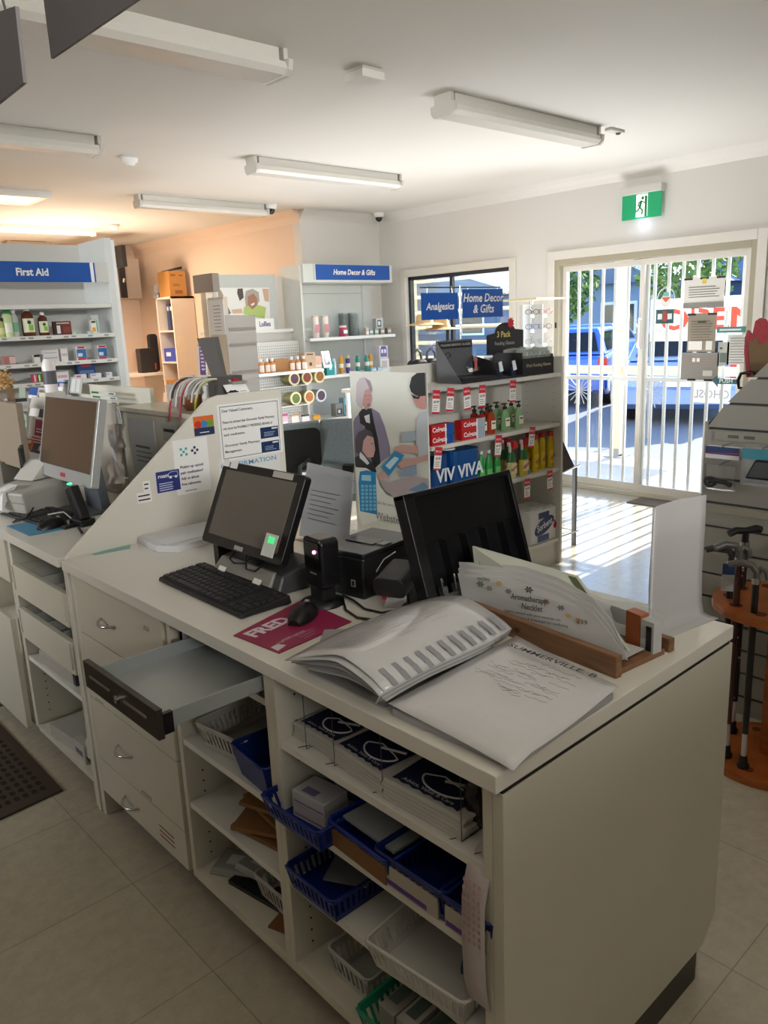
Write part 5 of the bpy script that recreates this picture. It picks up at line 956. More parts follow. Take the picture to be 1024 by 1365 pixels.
for k in range(7):
    i = 6+k; (ya,za),(yb,zb_) = pr_[i],pr_[i+1] if i+1 < len(pr_) else pr_[i]
    for u in (.1,.35,.6): x = .84+.385*u; m.poly([(x,ya+.022*u,za+.0065),(x+.05+.02*(k%3),ya+.022*u,za+.0065),(x+.05+.02*(k%3),ya+.022*u+.0012,za+.0065),(x,ya+.022*u+.0012,za+.0065)], M('85868a',.5))
part('small_print', m, t, True)
part('flat_cover', MB().slab([(.86,1.20,ZT),(1.02,1.35,ZT),(1.24,1.16,ZT),(1.2,.99,ZT),(.86,.97,ZT)], (0,0,.004), M('a8a8a8',.25)), t, True)
# papers, card, brochure stand, wire pot by the partition
t = thing('paper_stack', 'ream of white paper lying against the partition', 'paper', (1.2,2.34,ZT)); part('sheets', MB().slab([(1.085,2.432,ZT),(1.075,2.28,ZT),(1.12,2.215,ZT),(1.36,2.25,ZT),(1.375,2.43,ZT)], (0,0,.022), M('cfcfd2',.5)), t, True, .002); part('top_sheet', MB().slab([(1.09,2.432,ZT+.0225),(1.10,2.25,ZT+.0225),(1.35,2.262,ZT+.0225),(1.36,2.43,ZT+.0225)], (0,0,.0015), M('d6d6da',.5)), t, True)
solo('card', 'pale teal card tucked flat against the partition base', 'card', MB().slab([(.925,2.425,ZT),(.96,2.435,ZT),(1.06,2.436,ZT),(1.04,2.395,ZT),(.93,2.405,ZT)], (0,0,.0012), M('7fb0ac',.4)), (.98,2.42,ZT), world=True)
t = thing('wire_pot', 'grey mesh pot holding a blue and red packet beside the touchscreen', 'pot', (1.39,2.24,ZT))
part('pot', MB().lathe(0,0,[(.05,.0),(.055,.01),(.062,.10),(.064,.102)],M('7a7f84',.35,.5),20), t); part('rim', MB().lathe(0,0,[(.064,.10),(.067,.103),(.064,.106),(.060,.103)],CHROME,20), t)
t2 = thing('snack_packet', 'blue and red foil packet standing in the mesh pot', 'packet', (1.39,2.24,ZT+.02)); part('packet', MB().hexa([(-.04,-.012,0),(.04,-.012,0),(.04,.012,0),(-.04,.012,0)],[(-.045,-.002,.125),(.045,-.002,.125),(.045,.002,.125),(-.045,.002,.125)],M('1f4560',.3)).xf(Matrix.Rotation(R(-60),4,'Z')), t2, bevel=.003); part('print', MB().hexa([(-.03,-.0125,.02),(.03,-.0125,.02),(.03,-.012,.02),(-.03,-.012,.02)],[(-.03,-.0075,.07),(.03,-.0075,.07),(.03,-.007,.07),(-.03,-.007,.07)],M('9a2a2a',.4)).xf(Matrix.Rotation(R(-60),4,'Z')), t2)
t = thing('brochure_stand', 'clear slanted brochure stand with a paper, behind the touchscreen', 'brochure stand', (1.52,1.93,ZT))
part('clear_face', MB().slab([(1.47,1.80,ZT+.01),(1.47,2.05,ZT+.01),(1.53,2.06,ZT+.245),(1.53,1.825,ZT+.235)], (.003,0,0), CLOUD), t, True); part('paper', MB().slab([(1.475,1.81,ZT+.012),(1.475,2.045,ZT+.012),(1.533,2.05,ZT+.225),(1.533,1.832,ZT+.22)], (.001,0,0), M('c6ccd0',.4)), t, True)
part('foot', MB().slab([(1.45,1.80,ZT),(1.60,1.80,ZT),(1.60,2.05,ZT),(1.45,2.05,ZT)], (0,0,.003), CLEAR), t, True); part('blue_band', MB().slab([(1.5205,1.825,ZT+.185),(1.5205,2.05,ZT+.19),(1.5275,2.055,ZT+.222),(1.5275,1.828,ZT+.217)], (.0005,0,0), M('7a94a4',.4)), t, True)
m = MB()
for k in range(7): z = .16-.015*k; x = 1.47+.06*z/.235-.002; m.poly([(x,2.02,ZT+z),(x,1.87+.02*(k%3),ZT+z),(x,1.87+.02*(k%3),ZT+z+.003),(x,2.02,ZT+z+.003)], M('55585c',.5))
part('print', m, t, True)
# ================================================================ EVERYTHING ELSE
def zof(x, y, py):
    lo, hi = -1.0, 3.5
    for _ in range(40):
        mid = (lo+hi)/2; v = Vector((x,y,mid))-CAMP
        if 682.5-FPX*(v@cu)/(v@cf) > py: lo = mid
        else: hi = mid
    return lo
# ---- far station: silver monitor
t = thing('monitor', 'silver-framed flat monitor with a dark screen on the far counter', 'monitor', (1.2,3.08,.90), -90)
Wm, Hm = .54, .33; sm = Matrix.Translation((0,-.10,.135)) @ Matrix.Rotation(-R(13),4,'X'); SILV = M('a4a5a3',.35,.2)
part('housing', MB().rbox(-Wm/2,0,-.0,Wm/2,.03,Hm,.008,SILV,'Y').hexa([(-Wm/2+.04,.03,.03),(Wm/2-.04,.03,.03),(Wm/2-.04,.03,Hm-.03),(-Wm/2+.04,.03,Hm-.03)],[(-Wm/2+.1,.07,.08),(Wm/2-.1,.07,.08),(Wm/2-.1,.07,Hm-.08),(-Wm/2+.1,.07,Hm-.08)],M('5b6068',.5)).xf(sm), t, bevel=.002)
part('screen', MB().b(-Wm/2+.014,-.001,.05,Wm/2-.018,0,Hm-.012,M('5a4c40',.15)).xf(sm), t); part('badge', MB().b(-.03,-.001,.015,.02,0,.03,M('b02838',.4)).xf(sm), t)
part('stand', MB().hexa([(-.05,.0,0),(.10,.0,0),(.10,.04,0),(-.05,.04,0)],[(-.03,-.02,.3),(.06,-.02,.3),(.06,.02,.3),(-.03,.02,.3)],M('4b5158',.5)).b(-.14,-.12,0,.12,.08,.012,M('55565a',.4)), t, bevel=.003)
t = thing('receipt_printer', 'pale grey receipt printer with paper hanging out, under the silver monitor', 'printer', (1.02,3.30,.90), -72); PG = M('a8a69e',.45)
part('body', MB().hexa([(-.07,-.10,0),(.14,-.10,0),(.14,.10,0),(-.07,.10,0)],[(-.09,-.12,.10),(.15,-.12,.10),(.15,.11,.12),(-.09,.11,.12)],PG), t, bevel=.008); part('lid', MB().slab([(-.09,.02,.118),(-.09,.11,.12),(-.09,.13,.19),(-.09,.10,.19)],(.12,0,0),M('b9b7b0',.4)), t, bevel=.003)
part('receipt', MB().slab([(.0,-.06,.12),(.05,-.06,.12),(.055,-.13,.105),(.045,-.14,.03),(.0,-.14,.04),(-.005,-.13,.105)],(0,-.001,.001),PAPER), t); part('seam', MB().b(-.086,-.1205,.06,.149,-.115,.062,GREY), t)
t = thing('barcode_scanner', 'black barcode scanner with a green light leaning on its stand, far station', 'scanner', (1.07,2.84,.90), -80)
part('stand', MB().b(-.05,-.03,0,.03,.03,.025,BLK).b(-.03,-.08,0,.0,.0,.012,BLK), t, bevel=.003); part('handle', MB().rbox(-.022,-.02,.0,.022,.02,.13,.008,BLK,'Z').xf(Matrix.Translation((0,.0,.02)) @ Matrix.Rotation(R(-24),4,'Y')), t, bevel=.004)
part('green_light', MB().lathe(0,0,[(0,0),(.009,.002),(.009,.006),(0,.008)],M('30e080',.3,emit=3),12).xf(Matrix.Translation((-.055,-.005,.148))), t)
t = thing('pen', 'black and grey pen lying by the far scanner', 'pen', (.95,2.76,.903)); part('barrel', MB().cyl((1.0,2.68,.906),(1.03,2.79,.906),.005,BLK,seg=8), t, True); part('grip', MB().cyl((1.0,2.68,.906),(.995,2.66,.906),.0045,GREY,r1=.001,seg=8), t, True)
solo('cable', 'black cable looping from the pale printer to the far keyboard', 'cable', MB().tube([(.94,3.16,.904),(.90,3.1,.904),(.92,3.0,.93),(.96,3.03,.96),(.97,3.1,.93),(.93,3.12,.904)], .003, BLK, 6), (.93,3.1,.9), world=True)
solo('cable', 'pale cable curling in front of the silver monitor', 'cable', MB().tube([(1.06,3.12,.904),(1.03,3.02,.904),(1.0,3.0,.93),(1.04,2.95,.94),(1.07,2.95,.905)], .003, M('b9b9b2',.4), 6), (1.04,3.0,.9), world=True)
def basket(name, label, cat, x, y, z, w, d, h, col, rz=0, taper=.85, ribs=True, group=None, rim=.006, bottom=True):
    """slotted plastic tray: w along local X, d along local Y"""
    t = thing(name, label, cat, (x,y,z), rz, group); C = M(col,.35)
    W0, D0, W1, D1 = w*taper/2, d*taper/2, w/2, d/2; m = MB(); n1 = max(4,int(w/.016)); n2 = max(4,int(d/.016))
    def wall(a0, b0, a1, b1, n, nx):   # bottom edge a0-b0, top edge a1-b1
        a0, b0, a1, b1, nx = map(Vector, (a0,b0,a1,b1,nx)); k = nx*.0018
        def q(u0,u1,v0,v1):
            P_ = lambda u, v: a0.lerp(b0,u).lerp(a1.lerp(b1,u),v); p = [P_(u0,v0),P_(u1,v0),P_(u1,v1),P_(u0,v1)]; m.hexa(p,[s_+k for s_ in p],C)
        q(0,1,0,.25); q(0,1,.8,1)
        if ribs:
            for i in range(n+1): u = i/n; q(max(0,u-.22/n),min(1,u+.22/n),.25,.8)
        else: q(0,1,.25,.8)
    wall((-W0,-D0,0),(W0,-D0,0),(-W1,-D1,h),(W1,-D1,h),n1,(0,1,0)); wall((W0,D0,0),(-W0,D0,0),(W1,D1,h),(-W1,D1,h),n1,(0,-1,0))
    wall((W0,-D0,0),(W0,D0,0),(W1,-D1,h),(W1,D1,h),n2,(-1,0,0)); wall((-W0,D0,0),(-W0,-D0,0),(-W1,D1,h),(-W1,-D1,h),n2,(1,0,0))
    part('walls', m, t); part('bottom', MB().b(-W0,-D0,0,W0,D0,.002,C), t)
    r_ = MB().tube([(-W1,-D1+.01,h),(-W1+.01,-D1,h),(W1-.01,-D1,h),(W1,-D1+.01,h),(W1,D1-.01,h),(W1-.01,D1,h),(-W1+.01,D1,h),(-W1,D1-.01,h),(-W1,-D1+.01,h)], rim*.6, C, 6); part('rim', r_, t); return t
basket('basket', 'small white basket behind the far scanner, against the sloping partition', 'basket', 1.30, 2.62, .90, .20, .14, .07, 'cfcdc6')
t = thing('scissors', 'dark scissors lying in the small white basket', 'scissors', (1.3,2.62,.90)); part('blade', MB().b(-.05,-.005,.05,.03,.0,.053,DGREY), t); part('handle_ring', MB().tube([(.04+.015*math.cos(a),.01*math.sin(a),.055) for a in [2*PI*i/10 for i in range(11)]],.003,BLK,5), t)
basket('basket', 'tall navy blue slotted basket at the left edge of the far counter', 'basket', .93, 3.58, .90, .12, .12, .19, '2b2f72', 0, .9)
t = thing('clipboard', 'black folder standing between the navy basket and the pale printer', 'folder', (1.06,3.46,.90)); part('board', MB().slab([(1.05,3.40,.9),(1.10,3.52,.9),(1.10,3.52,1.14),(1.05,3.40,1.14)],(.012,0,0),BLK), t, True)
# clutter of leaflets behind: pockets with cards
def flat(name, label, cat, TL, BR, X, col, prints=(), lean=.02, rz=0):
    a = at(*TL,'X',X); b_ = at(*BR,'X',X); t = thing(name, label, cat, (X,(a.y+b_.y)/2,b_.z)); hgt = a.z-b_.z
    f = lambda u, v, k=0: (X+lean*v-.0005*k, a.y+(b_.y-a.y)*u, b_.z+hgt*v)
    part('card', MB().slab([f(0,0),f(1,0),f(1,1),f(0,1)],(.003,0,0),M(col,.5)), t, True)
    for k, (c_,u0,v0,u1,v1) in enumerate(prints): part('print', MB().poly([f(u0,v0,k+1),f(u1,v0,k+1),f(u1,v1,k+1),f(u0,v1,k+1)],M(c_,.5)), t, True)
    return t
t = thing('leaflet_holder', 'beige upright board behind the clutter of cards left of the silver monitor', 'board', (1.43,3.65,.90)); part('board', MB().b(1.425,3.285,.90,1.435,4.05,1.29,M('a39c90',.5)), t, True); part('foot', MB().b(1.40,3.30,.90,1.46,4.05,.91,M('a39c90',.5)), t, True)
flat('leaflet', 'crimson and white card in the clutter left of the silver monitor', 'leaflet', (35,556), (60,583), 1.35, 'dcd8d4', (('9c2a52',.35,.0,1,.9),('e4d8dc',.45,.2,.95,.26),('e4d8dc',.45,.36,.95,.42)))
flat('leaflet', 'crimson striped leaflet below the crimson and white card', 'leaflet', (37,580), (58,592), 1.33, 'd8d0cc', (('a02a50',.1,.1,1,.35),('a02a50',.1,.55,1,.75)))
flat('box', 'purple and white box low in the clutter left of the monitor', 'box', (38,590), (56,606), 1.33, '4a2f4e', (('d0c8d0',.6,.3,.9,.8),))
flat('squeeze_bottle', 'orange bottle with white spout in the clutter by the printer', 'bottle', (31,585), (41,600), 1.30, 'd0632a', (('e8e0d8',.2,.6,.8,.9),))
flat('leaflet', 'yellow folded leaflet in the clutter at the left', 'leaflet', (23,560), (31,582), 1.30, 'b9a42c'); flat('leaflet', 'green marker sleeve low at the left beside the navy basket', 'marker', (15,590), (25,606), 1.25, '4a8f2c')
flat('leaflet', 'pale teal ruler-like card leaning at the far left', 'card', (10,567), (18,597), 1.22, '8fa8a4'); flat('leaflet', 'sage green bag card hanging at the far left', 'card', (20,517), (36,570), 1.40, '8d9a8c')
flat('leaflet', 'white leaflet with a small dark picture, above the crimson card', 'leaflet', (36,540), (58,557), 1.405, 'd0ccc6', (('3a3a50',.65,.0,1,.8),)); flat('leaflet', 'grey and white folded papers at the top left of the clutter', 'papers', (37,529), (60,546), 1.40, 'b9b5ae')
flat('box', 'blue and white carton on the ledge left of the monitor top', 'box', (35,516), (58,533), 1.50, 'e0d8dc', (('2a4f8f',.0,.3,.55,1),('b04a6a',.65,.2,.9,.5)))
t = bottle('bottle', 'small white lotion bottle with green liquid beside the navy basket', 'bottle', (1.1,3.50,.90), [(.022,0),(.024,.01),(.024,.10),(.01,.13),(.01,.14)], 'c4c8a4', 'e0e0dc', None, .02, .008, 1, 1)
flat('clear_pocket', 'clear acrylic pocket of coloured medicine cards above the monitor', 'card holder', (58,505), (90,527), 1.55, 'b4b6b8', (('c85a2a',.15,.0,.35,.5),('5a3a8a',.2,.5,.6,.8),('e0e0e0',.5,.1,.9,.5),('2a5a9a',.55,.75,.95,.85)))
flat('clear_pocket', 'empty clear acrylic pocket right of the coloured one', 'card holder', (88,503), (108,525), 1.56, 'a9aba8', (('c4c6c4',.2,.1,.5,.9),('c4c6c4',.6,.1,.85,.9)))
for k in range(3): flat('carton', ('white and green medicine carton, top one of the pile above the monitor','white and green medicine carton, middle one of the pile','white and green medicine carton, bottom one of the pile')[k], 'box', (120+k*2,521+k*6), (154+k*2,527+k*6), 1.52-.0*k, 'cdd2cc', (('2f7a44',.05,.1,.35,.9),('3a4a44',.75,.2,.95,.7)), 0)['group'] = 'pile of green and white cartons'
# bottles etc on the hutch ledge
HZT = 1.28
p = at(219,548,'Z',HZT); 
t = thing('pill_bottle', 'white pill bottle with a printed label on the hutch ledge', 'bottle', (1.54,2.66,HZT)); k = 1
part('body', MB().lathe(0,0,[(.028,0),(.031,.005),(.031,.062),(.022,.074),(.02,.078)],WHITE,20), t); part('cap', MB().lathe(0,0,[(.025,.078),(.026,.098),(.022,.101)],M('f0f0ec',.4),20), t); part('label', MB().lathe(0,0,[(.0313,.012),(.0313,.052)],M('b9bcc0',.5),20), t)
t = thing('oil_diffuser', 'wooden oil diffuser with a pale teardrop top on the hutch ledge', 'diffuser', (1.55,2.80,HZT)); part('base', MB().lathe(0,0,[(.036,0),(.05,.02),(.054,.05),(.052,.065)],M('7d4a26',.4,noise=.2),22), t); part('top', MB().lathe(0,0,[(.053,.062),(.052,.075),(.035,.10),(.016,.125),(.010,.135)],M('b9bcc0',.35),22), t)
t = thing('white_tub', 'pale open plastic tub behind the oil diffuser', 'tub', (1.58,2.97,HZT)); part('tub', MB().lathe(0,0,[(.045,0),(.055,.09),(.057,.092),(.053,.09),(.044,.004)],M('c9c5bc',.3),20), t)
# plastic pockets hanging on the hutch face
for TL, BR, lb, pr in (((171,556),(214,640),'clear pocket with a printed list taped to the hutch face',(('55585c',.2,.50,.75,.54),('6a6c70',.2,.42,.8,.44),('6a6c70',.2,.34,.8,.36),('6a6c70',.2,.26,.8,.28))),((150,545),(163,570),'small clear bag hanging near the top corner of the hutch',()),((216,563),(238,590),'white card headed by a black bar at the right of the hutch face',(('1c1c20',.1,.5,.85,.68),))):
    flat('plastic_pocket', lb, 'pocket', TL, BR, 1.44, 'b0b2b2', pr, -.004)
t = thing('plastic_sleeve', 'crumpled clear plastic sleeve hanging between monitor and hutch', 'sleeve', (1.38,2.95,.92)); m = MB(); vs = []
for i in range(9):
    for j in range(7): q_ = at(146+j*3.2,565+i*10,'X',1.40); vs.append((q_.x+rnd.uniform(-.012,.012), q_.y, q_.z))
m.add(vs, [(i*7+j,i*7+j+1,(i+1)*7+j+1,(i+1)*7+j) for i in range(8) for j in range(6)], CLOUD, True); part('sleeve', m, t, True)
# ribbon rack on the hutch
t = thing('ribbon_rack', 'grey rack with a red top bar draped with hanging lanyards', 'rack', (1.55,2.55,HZT)); 
a = at(255,500,'X',1.60); b_ = at(312,512,'X',1.52)
part('post', MB().cyl((1.58,2.56,HZT),(1.58,2.56,a.z-.01),.008,GREY), t, True); part('bar', MB().b(1.54,2.49,a.z-.022,1.60,2.78,a.z-.012,M('8c8a86',.4)), t, True)
part('red_bar', MB().b(1.55,2.50,a.z-.012,1.57,2.72,a.z-.002,M('a82030',.4)), t, True)
for k in range(12):
    c_ = ('b03048','c9c5be','3a3034','d8d4cc','c04a5a','b8b4ac','a8a49c','d0ccc4','8c8a84','c4c0b8','a8b43a','bcb8ae')[k]; lb = 'lanyard'
    y0 = 2.745-.0205*k; zb3 = a.z-.012; dr = (.15,.07,.06,.09,.14,.05,.08,.05,.06,.07,.10,.05)[k]; pts = []
    for i in range(9): u = i/8; pts.append(Vector((1.56-.125*math.sin(u*PI/2)**.8, y0+.055*u, zb3+.02*math.sin(u*PI)-dr*u**2.2)))
    m = MB().tube(pts, .0042, M(c_,.4), 5)
    g = thing('lanyard', ('crimson lanyard hanging at the left end of the red-topped rack','white lanyard second from the left on the red-topped rack','dark lanyard third from the left on the red-topped rack','pale lanyard fourth from the left on the red-topped rack','pink-red lanyard fifth from the left on the red-topped rack','beige lanyard left of the middle of the red-topped rack','grey lanyard right of the middle of the red-topped rack','cream lanyard eighth from the left on the red-topped rack','dark grey lanyard fourth from the right on the red-topped rack','light lanyard third from the right on the red-topped rack','yellow-green lanyard second from the right on the red-topped rack','clear lanyard at the right end of the red-topped rack')[k], 'lanyard', tuple(pts[0]), 0, 'lanyards on the red-topped rack')
    part('strap', m, g, True)
# things on top of / behind the partition
t = thing('card_sign', 'small white card with a round black drawing on the partition top', 'card', (1.6,2.47,1.36)); a = at(300,513,'Y',2.50); b_ = at(331,533,'Y',2.50)
part('card', MB().slab([(a.x,2.475,1.345),(b_.x,2.475,1.345),(b_.x-.008,2.50,a.z),(a.x-.008,2.50,a.z)],(0,.002,0),PAPER), t, True); m = MB(); cc = at(310,524,'Y',2.488)
m.add([(cc.x+.024*math.cos(2*PI*i/16)*(1+.12*(i%2)), 2.483, cc.z+.010*math.sin(2*PI*i/16)*(1+.2*(i%2))) for i in range(16)],[tuple(range(16))],M('1c1c1e',.5)); part('tree_drawing', m, t, True); m = MB(); lines(m, cc.x+.03, b_.x-.012, cc.z-.01, cc.z+.008, 3, GREY, 2.482); part('print', m, t, True)
t = thing('tall_acrylic', 'tall grey translucent acrylic stand rising behind the partition top', 'stand', (1.68,2.6,1.28)); q_ = [at(300,420,'Y',2.60),at(340,420,'Y',2.60),at(347,525,'Y',2.60),at(309,525,'Y',2.60)]
SM = glass('smoky_acrylic', (.8,.79,.77), .12, .1, .55, (.62,.60,.57)); part('panel', MB().slab([tuple(p_) for p_ in q_],(0,.004,0),SM), t, True)
part('foot', MB().b(q_[3].x,2.56,1.28,q_[2].x,2.64,1.285,SM).b(q_[3].x+.01,2.6,1.285,q_[3].x+.03,2.606,q_[3].z+.02,SM), t, True)
for z_ in (.25,.6,.8): m = MB(); P0 = q_[3].lerp(q_[0],z_); P1 = q_[2].lerp(q_[1],z_); m.b(P0.x+.01,2.596,P0.z,P1.x-.005,2.599,P0.z+.012,M('9a958e',.4)); part('shelf_edge', m, t, True)
t = thing('tablet_stand', 'dark grey tilted display panel beside the tall acrylic stand', 'display', (1.6,2.75,1.28)); q_ = [at(262,451,'X',1.56),at(286,449,'X',1.56),at(308,505,'X',1.52),at(283,505,'X',1.52)]; q_ = [Vector((p_.x,max(p_.y,2.52),p_.z)) for p_ in q_]
part('panel', MB().slab([tuple(p_) for p_ in q_],(.018,0,0),M('5a5856',.5)), t, True, .002); part('foot', MB().b(1.50,q_[2].y,1.28,1.60,q_[3].y,q_[3].z+.01,M('4a4846',.5)), t, True)
# ---- FIRST AID shelving
FY = 5.2; FX0, FX1 = .9, 2.335; FB = 5.62; FW = M('c9c9c5',.5)
t = thing('first_aid_shelf', 'tall white shelving unit with a blue First Aid header at the left', 'shelf', (1.7,5.4,0))
part('back_panel', MB().b(FX0,FB,0,FX1,FB+.02,2.19,FW), t, True); part('end_panel', MB().b(FX1,FY+.0,0,FX1+.045,FB+.02,2.20,M('d2d6d4',.4)), t, True, .002); part('corner_trim', MB().b(FX1+.045,FY+.02,0,FX1+.075,FB,2.19,M('e2e4e2',.35)), t, True)
ztop = at(60,408,'Y',FY).z; FZ = [at(60,408,'Y',FY).z+.01, at(60,450,'Y',FY).z+.013, at(90,484,'Y',FY).z+.013, at(110,508,'Y',FY).z+.013]
for z in FZ: part('shelf', MB().b(FX0,FY,z-.026,FX1-.002,FB,z,M('d8d8d4',.4)), t, True, .002)
for k, z in enumerate(FZ[1:]):
    m = MB()
    for j in range(9): x = 1.5+j*.09+.02*((j*7+k*3)%3); m.b(x,FY-.0008,z-.018,x+.03,FY,z-.008,M('8f9090',.5))
    part('price_slips', m, t, True)
za = at(60,349,'Y',FY-.01).z; zb_ = at(60,376,'Y',FY-.01).z; xr = at(121,365,'Y',FY-.01).x
h_ = part('header', MB().b(FX0,FY-.01,zb_,xr,FY,za,BLUE).b(xr,FY-.01,zb_,xr+.022,FY,za,WHITE).b(xr+.022,FY-.01,zb_,xr+.032,FY,za,BLUE).b(FX0,FY,zb_,FX1,FY+.012,za+.0,FW), t, True)
cx = at(43,363,'Y',FY-.01); part('lettering', textmb('First Aid', .062, WHITE, (cx.x,FY-.012,cx.z), 'XZ', .03, wid=at(64,363,'Y',FY).x-at(21,363,'Y',FY).x), h_, True)
x_ = at(116,400,'Y',FB-.01).x; m = MB().b(x_,FB-.012,.2,x_+.02,FB,2.0,M('b4b4b0',.4))
for k in range(26): m.b(x_+.006,FB-.013,1.3+k*.03,x_+.014,FB-.012,1.315+k*.03,DGREY)
part('slotted_post', m, t, True)
def fx(px, py=440, y=FY+.06): return at(px,py,'Y',y).x
B = lambda lb, px, prof, c, cap, lab, z=FZ[1], **k: bottle('bottle', lb, 'bottle', (fx(px),FY+.08,z), prof, c, cap, lab, **k)
B('small bottle of yellow-green liquid at the left of the upper first aid shelf', 5, [(.022,0),(.024,.01),(.024,.07),(.012,.09),(.012,.095)], 'a9b06a', '2a2a2a', 'c8c88a')
B('green-capped aerosol can on the upper first aid shelf', 13, [(.026,0),(.027,.01),(.027,.13),(.02,.14)], 'c4d4a0', '2f7a44', 'd8d8c8', caph=.03, capr=.024, sy=1)
B('clear bottle with a white cap and green label on the first aid shelf', 22, [(.022,0),(.024,.01),(.024,.11),(.012,.14),(.012,.145)], 'b4bcb4', 'eeeeea', '6aa07a', sy=1)
antis = [(.036,0),(.040,.01),(.040,.10),(.032,.135),(.016,.15),(.014,.155)]
for px, s_, lb in ((40,1.0,'large brown antiseptic bottle with a white cap, first aid shelf'),(60,.82,'smaller brown antiseptic bottle right of the large one')):
    t = B(lb, px, [(r*s_,z*s_) for r,z in antis], '5a2a14', 'f0f0ec', 'd8e0c0', lz=(.15,.7), caph=.022*s_, capr=.016*s_)
    m = MB().b(-.004,-.0255*s_,.035*s_,.022*s_,-.0245*s_,.07*s_,M('8fb43a',.5)).cyl((-.0,-.0255*s_,.085*s_),(0,-.024*s_,.085*s_),.012*s_,M('1f4a3a',.5),seg=14); part('emblem', m, t)
carton('carton', 'brown and black medicine carton with a white bottle picture on the first aid shelf', 'box', (fx(84),FY+.05,FZ[1]), .105, .05, .085, '6a3028', ((.0,.0,.38,1,'2a2020'),(.1,.1,.32,.7,'e0dcd8'),(.5,.15,.95,.6,'8a4038'),(.1,.8,.9,.92,'c8a8a0')))
carton('carton', 'slim white and orange carton near the right of the first aid shelf', 'box', (fx(124),FY+.04,FZ[1]), .036, .03, .085, 'e8e4d8', ((.2,.15,.8,.45,'e0a030'),(.1,.8,.9,.95,'3a4a3a')))
t = thing('tube', 'white and teal ointment tube at the right end of the first aid shelf', 'tube', (fx(131),FY+.10,FZ[1])); part('tube', MB().hexa([(-.02,-.015,0),(.02,-.015,0),(.02,.015,0),(-.02,.015,0)],[(-.025,-.003,.12),(.025,-.003,.12),(.025,.003,.12),(-.025,.003,.12)],M('d0d8d4',.4)), t); part('print', MB().hexa([(-.010,-.0155,.01),(.012,-.0155,.01),(.012,-.014,.01),(-.01,-.014,.01)],[(-.010,-.006,.09),(.012,-.006,.09),(.012,-.005,.09),(-.01,-.005,.09)],M('7fb8a8',.5)), t)
for px, lb in ((98,'tiny clear green lid packet, left one on the first aid shelf'),(117,'tiny clear green lid packet, right one on the first aid shelf')): carton('packet', lb, 'packet', (fx(px),FY+.02,FZ[1]), .04, .02, .014, 'a8c8b4', ((.1,.2,.4,.8,'d8e4dc'),), 0, 'tiny lid packets')
Z = FZ[2]
for px, w_, h_2, c, dc, lb in ((12,.07,.05,'a8706a',((.5,.1,1,.9,'d8b8b4'),),'small dusty pink carton on the middle first aid shelf'),(49,.036,.05,'d8d4cc',((0,.7,1,1,'1c1c1e'),),'small jar with a black lid on the middle first aid shelf'),(68,.10,.04,'d4d0cc',((.05,.55,.9,.7,'8a8fb0'),),'flat white carton, lower of two on the middle first aid shelf'),(86,.045,.08,'dcd8d4',((.1,.4,.9,.6,'b8b4b0'),),'narrow stack-like white carton on the middle first aid shelf')):
    carton('carton', lb, 'box', (fx(px,480),FY+.05,Z), w_, .05, h_2, c, dc)
carton('carton', 'flat white carton, upper of two on the middle first aid shelf', 'box', (fx(68,475),FY+.052,Z+.0405), .095, .045, .035, 'd8d4d0', ((.05,.4,.9,.55,'a0a0b8'),))
for px, lb in ((108,'blue and white strapping carton with red ends, left one on the middle shelf'),(136,'blue and white strapping carton with red ends, right one on the middle shelf')):
    carton('carton', lb, 'box', (fx(px,478),FY+.04,Z), .06, .06, .088, 'eceae8', ((0,.15,1,.8,'2a6aa8'),(.1,.25,.6,.5,'d0e0ec'),(.05,.0,.95,.14,'c02838'),(.1,.84,.9,.98,'c02838')), 0, 'strapping cartons')
Z = FZ[3]
for k, (px, c, lb) in enumerate(((46,'c84a6a','pink slim packet at the left of the bottom first aid shelf'),(52,'5a9a3a','green slim packet on the bottom first aid shelf'),(58,'d87a2a','orange slim packet on the bottom first aid shelf'))): carton('packet', lb, 'packet', (fx(px,505),FY+.04,Z), .024, .05, .05, c, ((.2,.1,.5,.9,'e8e4d8'),), 0, 'slim coloured packets')
carton('carton', 'white tilted carton with pink print on the bottom first aid shelf', 'box', (fx(82,503),FY+.04,Z), .08, .05, .055, 'dcd8d8', ((.1,.3,.9,.6,'c8a0a8'),))
carton('carton', 'navy carton with a red oval, standing at the back of the bottom shelf', 'box', (fx(120,490),FY+.12,Z), .12, .05, .10, '2a4a80', ((.2,.75,.8,.98,'c83848'),(.1,.3,.9,.5,'6a8ab8')))
for px, lb in ((106,'white and red flat packet left on the bottom first aid shelf'),(126,'white packet with mauve print on the bottom first aid shelf'),(144,'small white bag at the right end of the bottom shelf')): carton('packet', lb, 'packet', (fx(px,505),FY+.03,Z), .075 if px < 140 else .04, .04, .03, 'dcdce0', ((.1,.4,.5,.8,'c05a68' if px < 110 else 'b0a8c8'),))
# bottle in front, popcorn bag, silver box on the left
t = thing('white_bottle', 'large white bottle with a dark label standing before the first aid shelf', 'bottle', (1.56,4.15,.90)); p = at(66,500,'Y',4.15)
LZ = at(66,512,'Y',4.15).z; TZ = at(66,478,'Y',4.15).z; t.location = (p.x,4.15,.90)
part('body', MB().lathe(0,0,[(.03,LZ-.9-.04),(.033,LZ-.9),(.033,TZ-.9-.03),(.024,TZ-.9-.01),(.02,TZ-.9)],M('d6d2d0',.35),20), t); part('label', MB().lathe(0,0,[(.0333,LZ-.9+.0),(.0333,TZ-.9-.06)],M('4a4a50',.5),20), t); part('pedestal', MB().b(-.05,-.05,0,.05,.05,LZ-.94,LAM), t)
t = thing('monitor', 'tan monitor back standing at the far left edge of the counter', 'monitor', (1.0,3.95,.9)); a = at(-40,528,'X',1.12); b_ = at(20,538,'X',1.12)
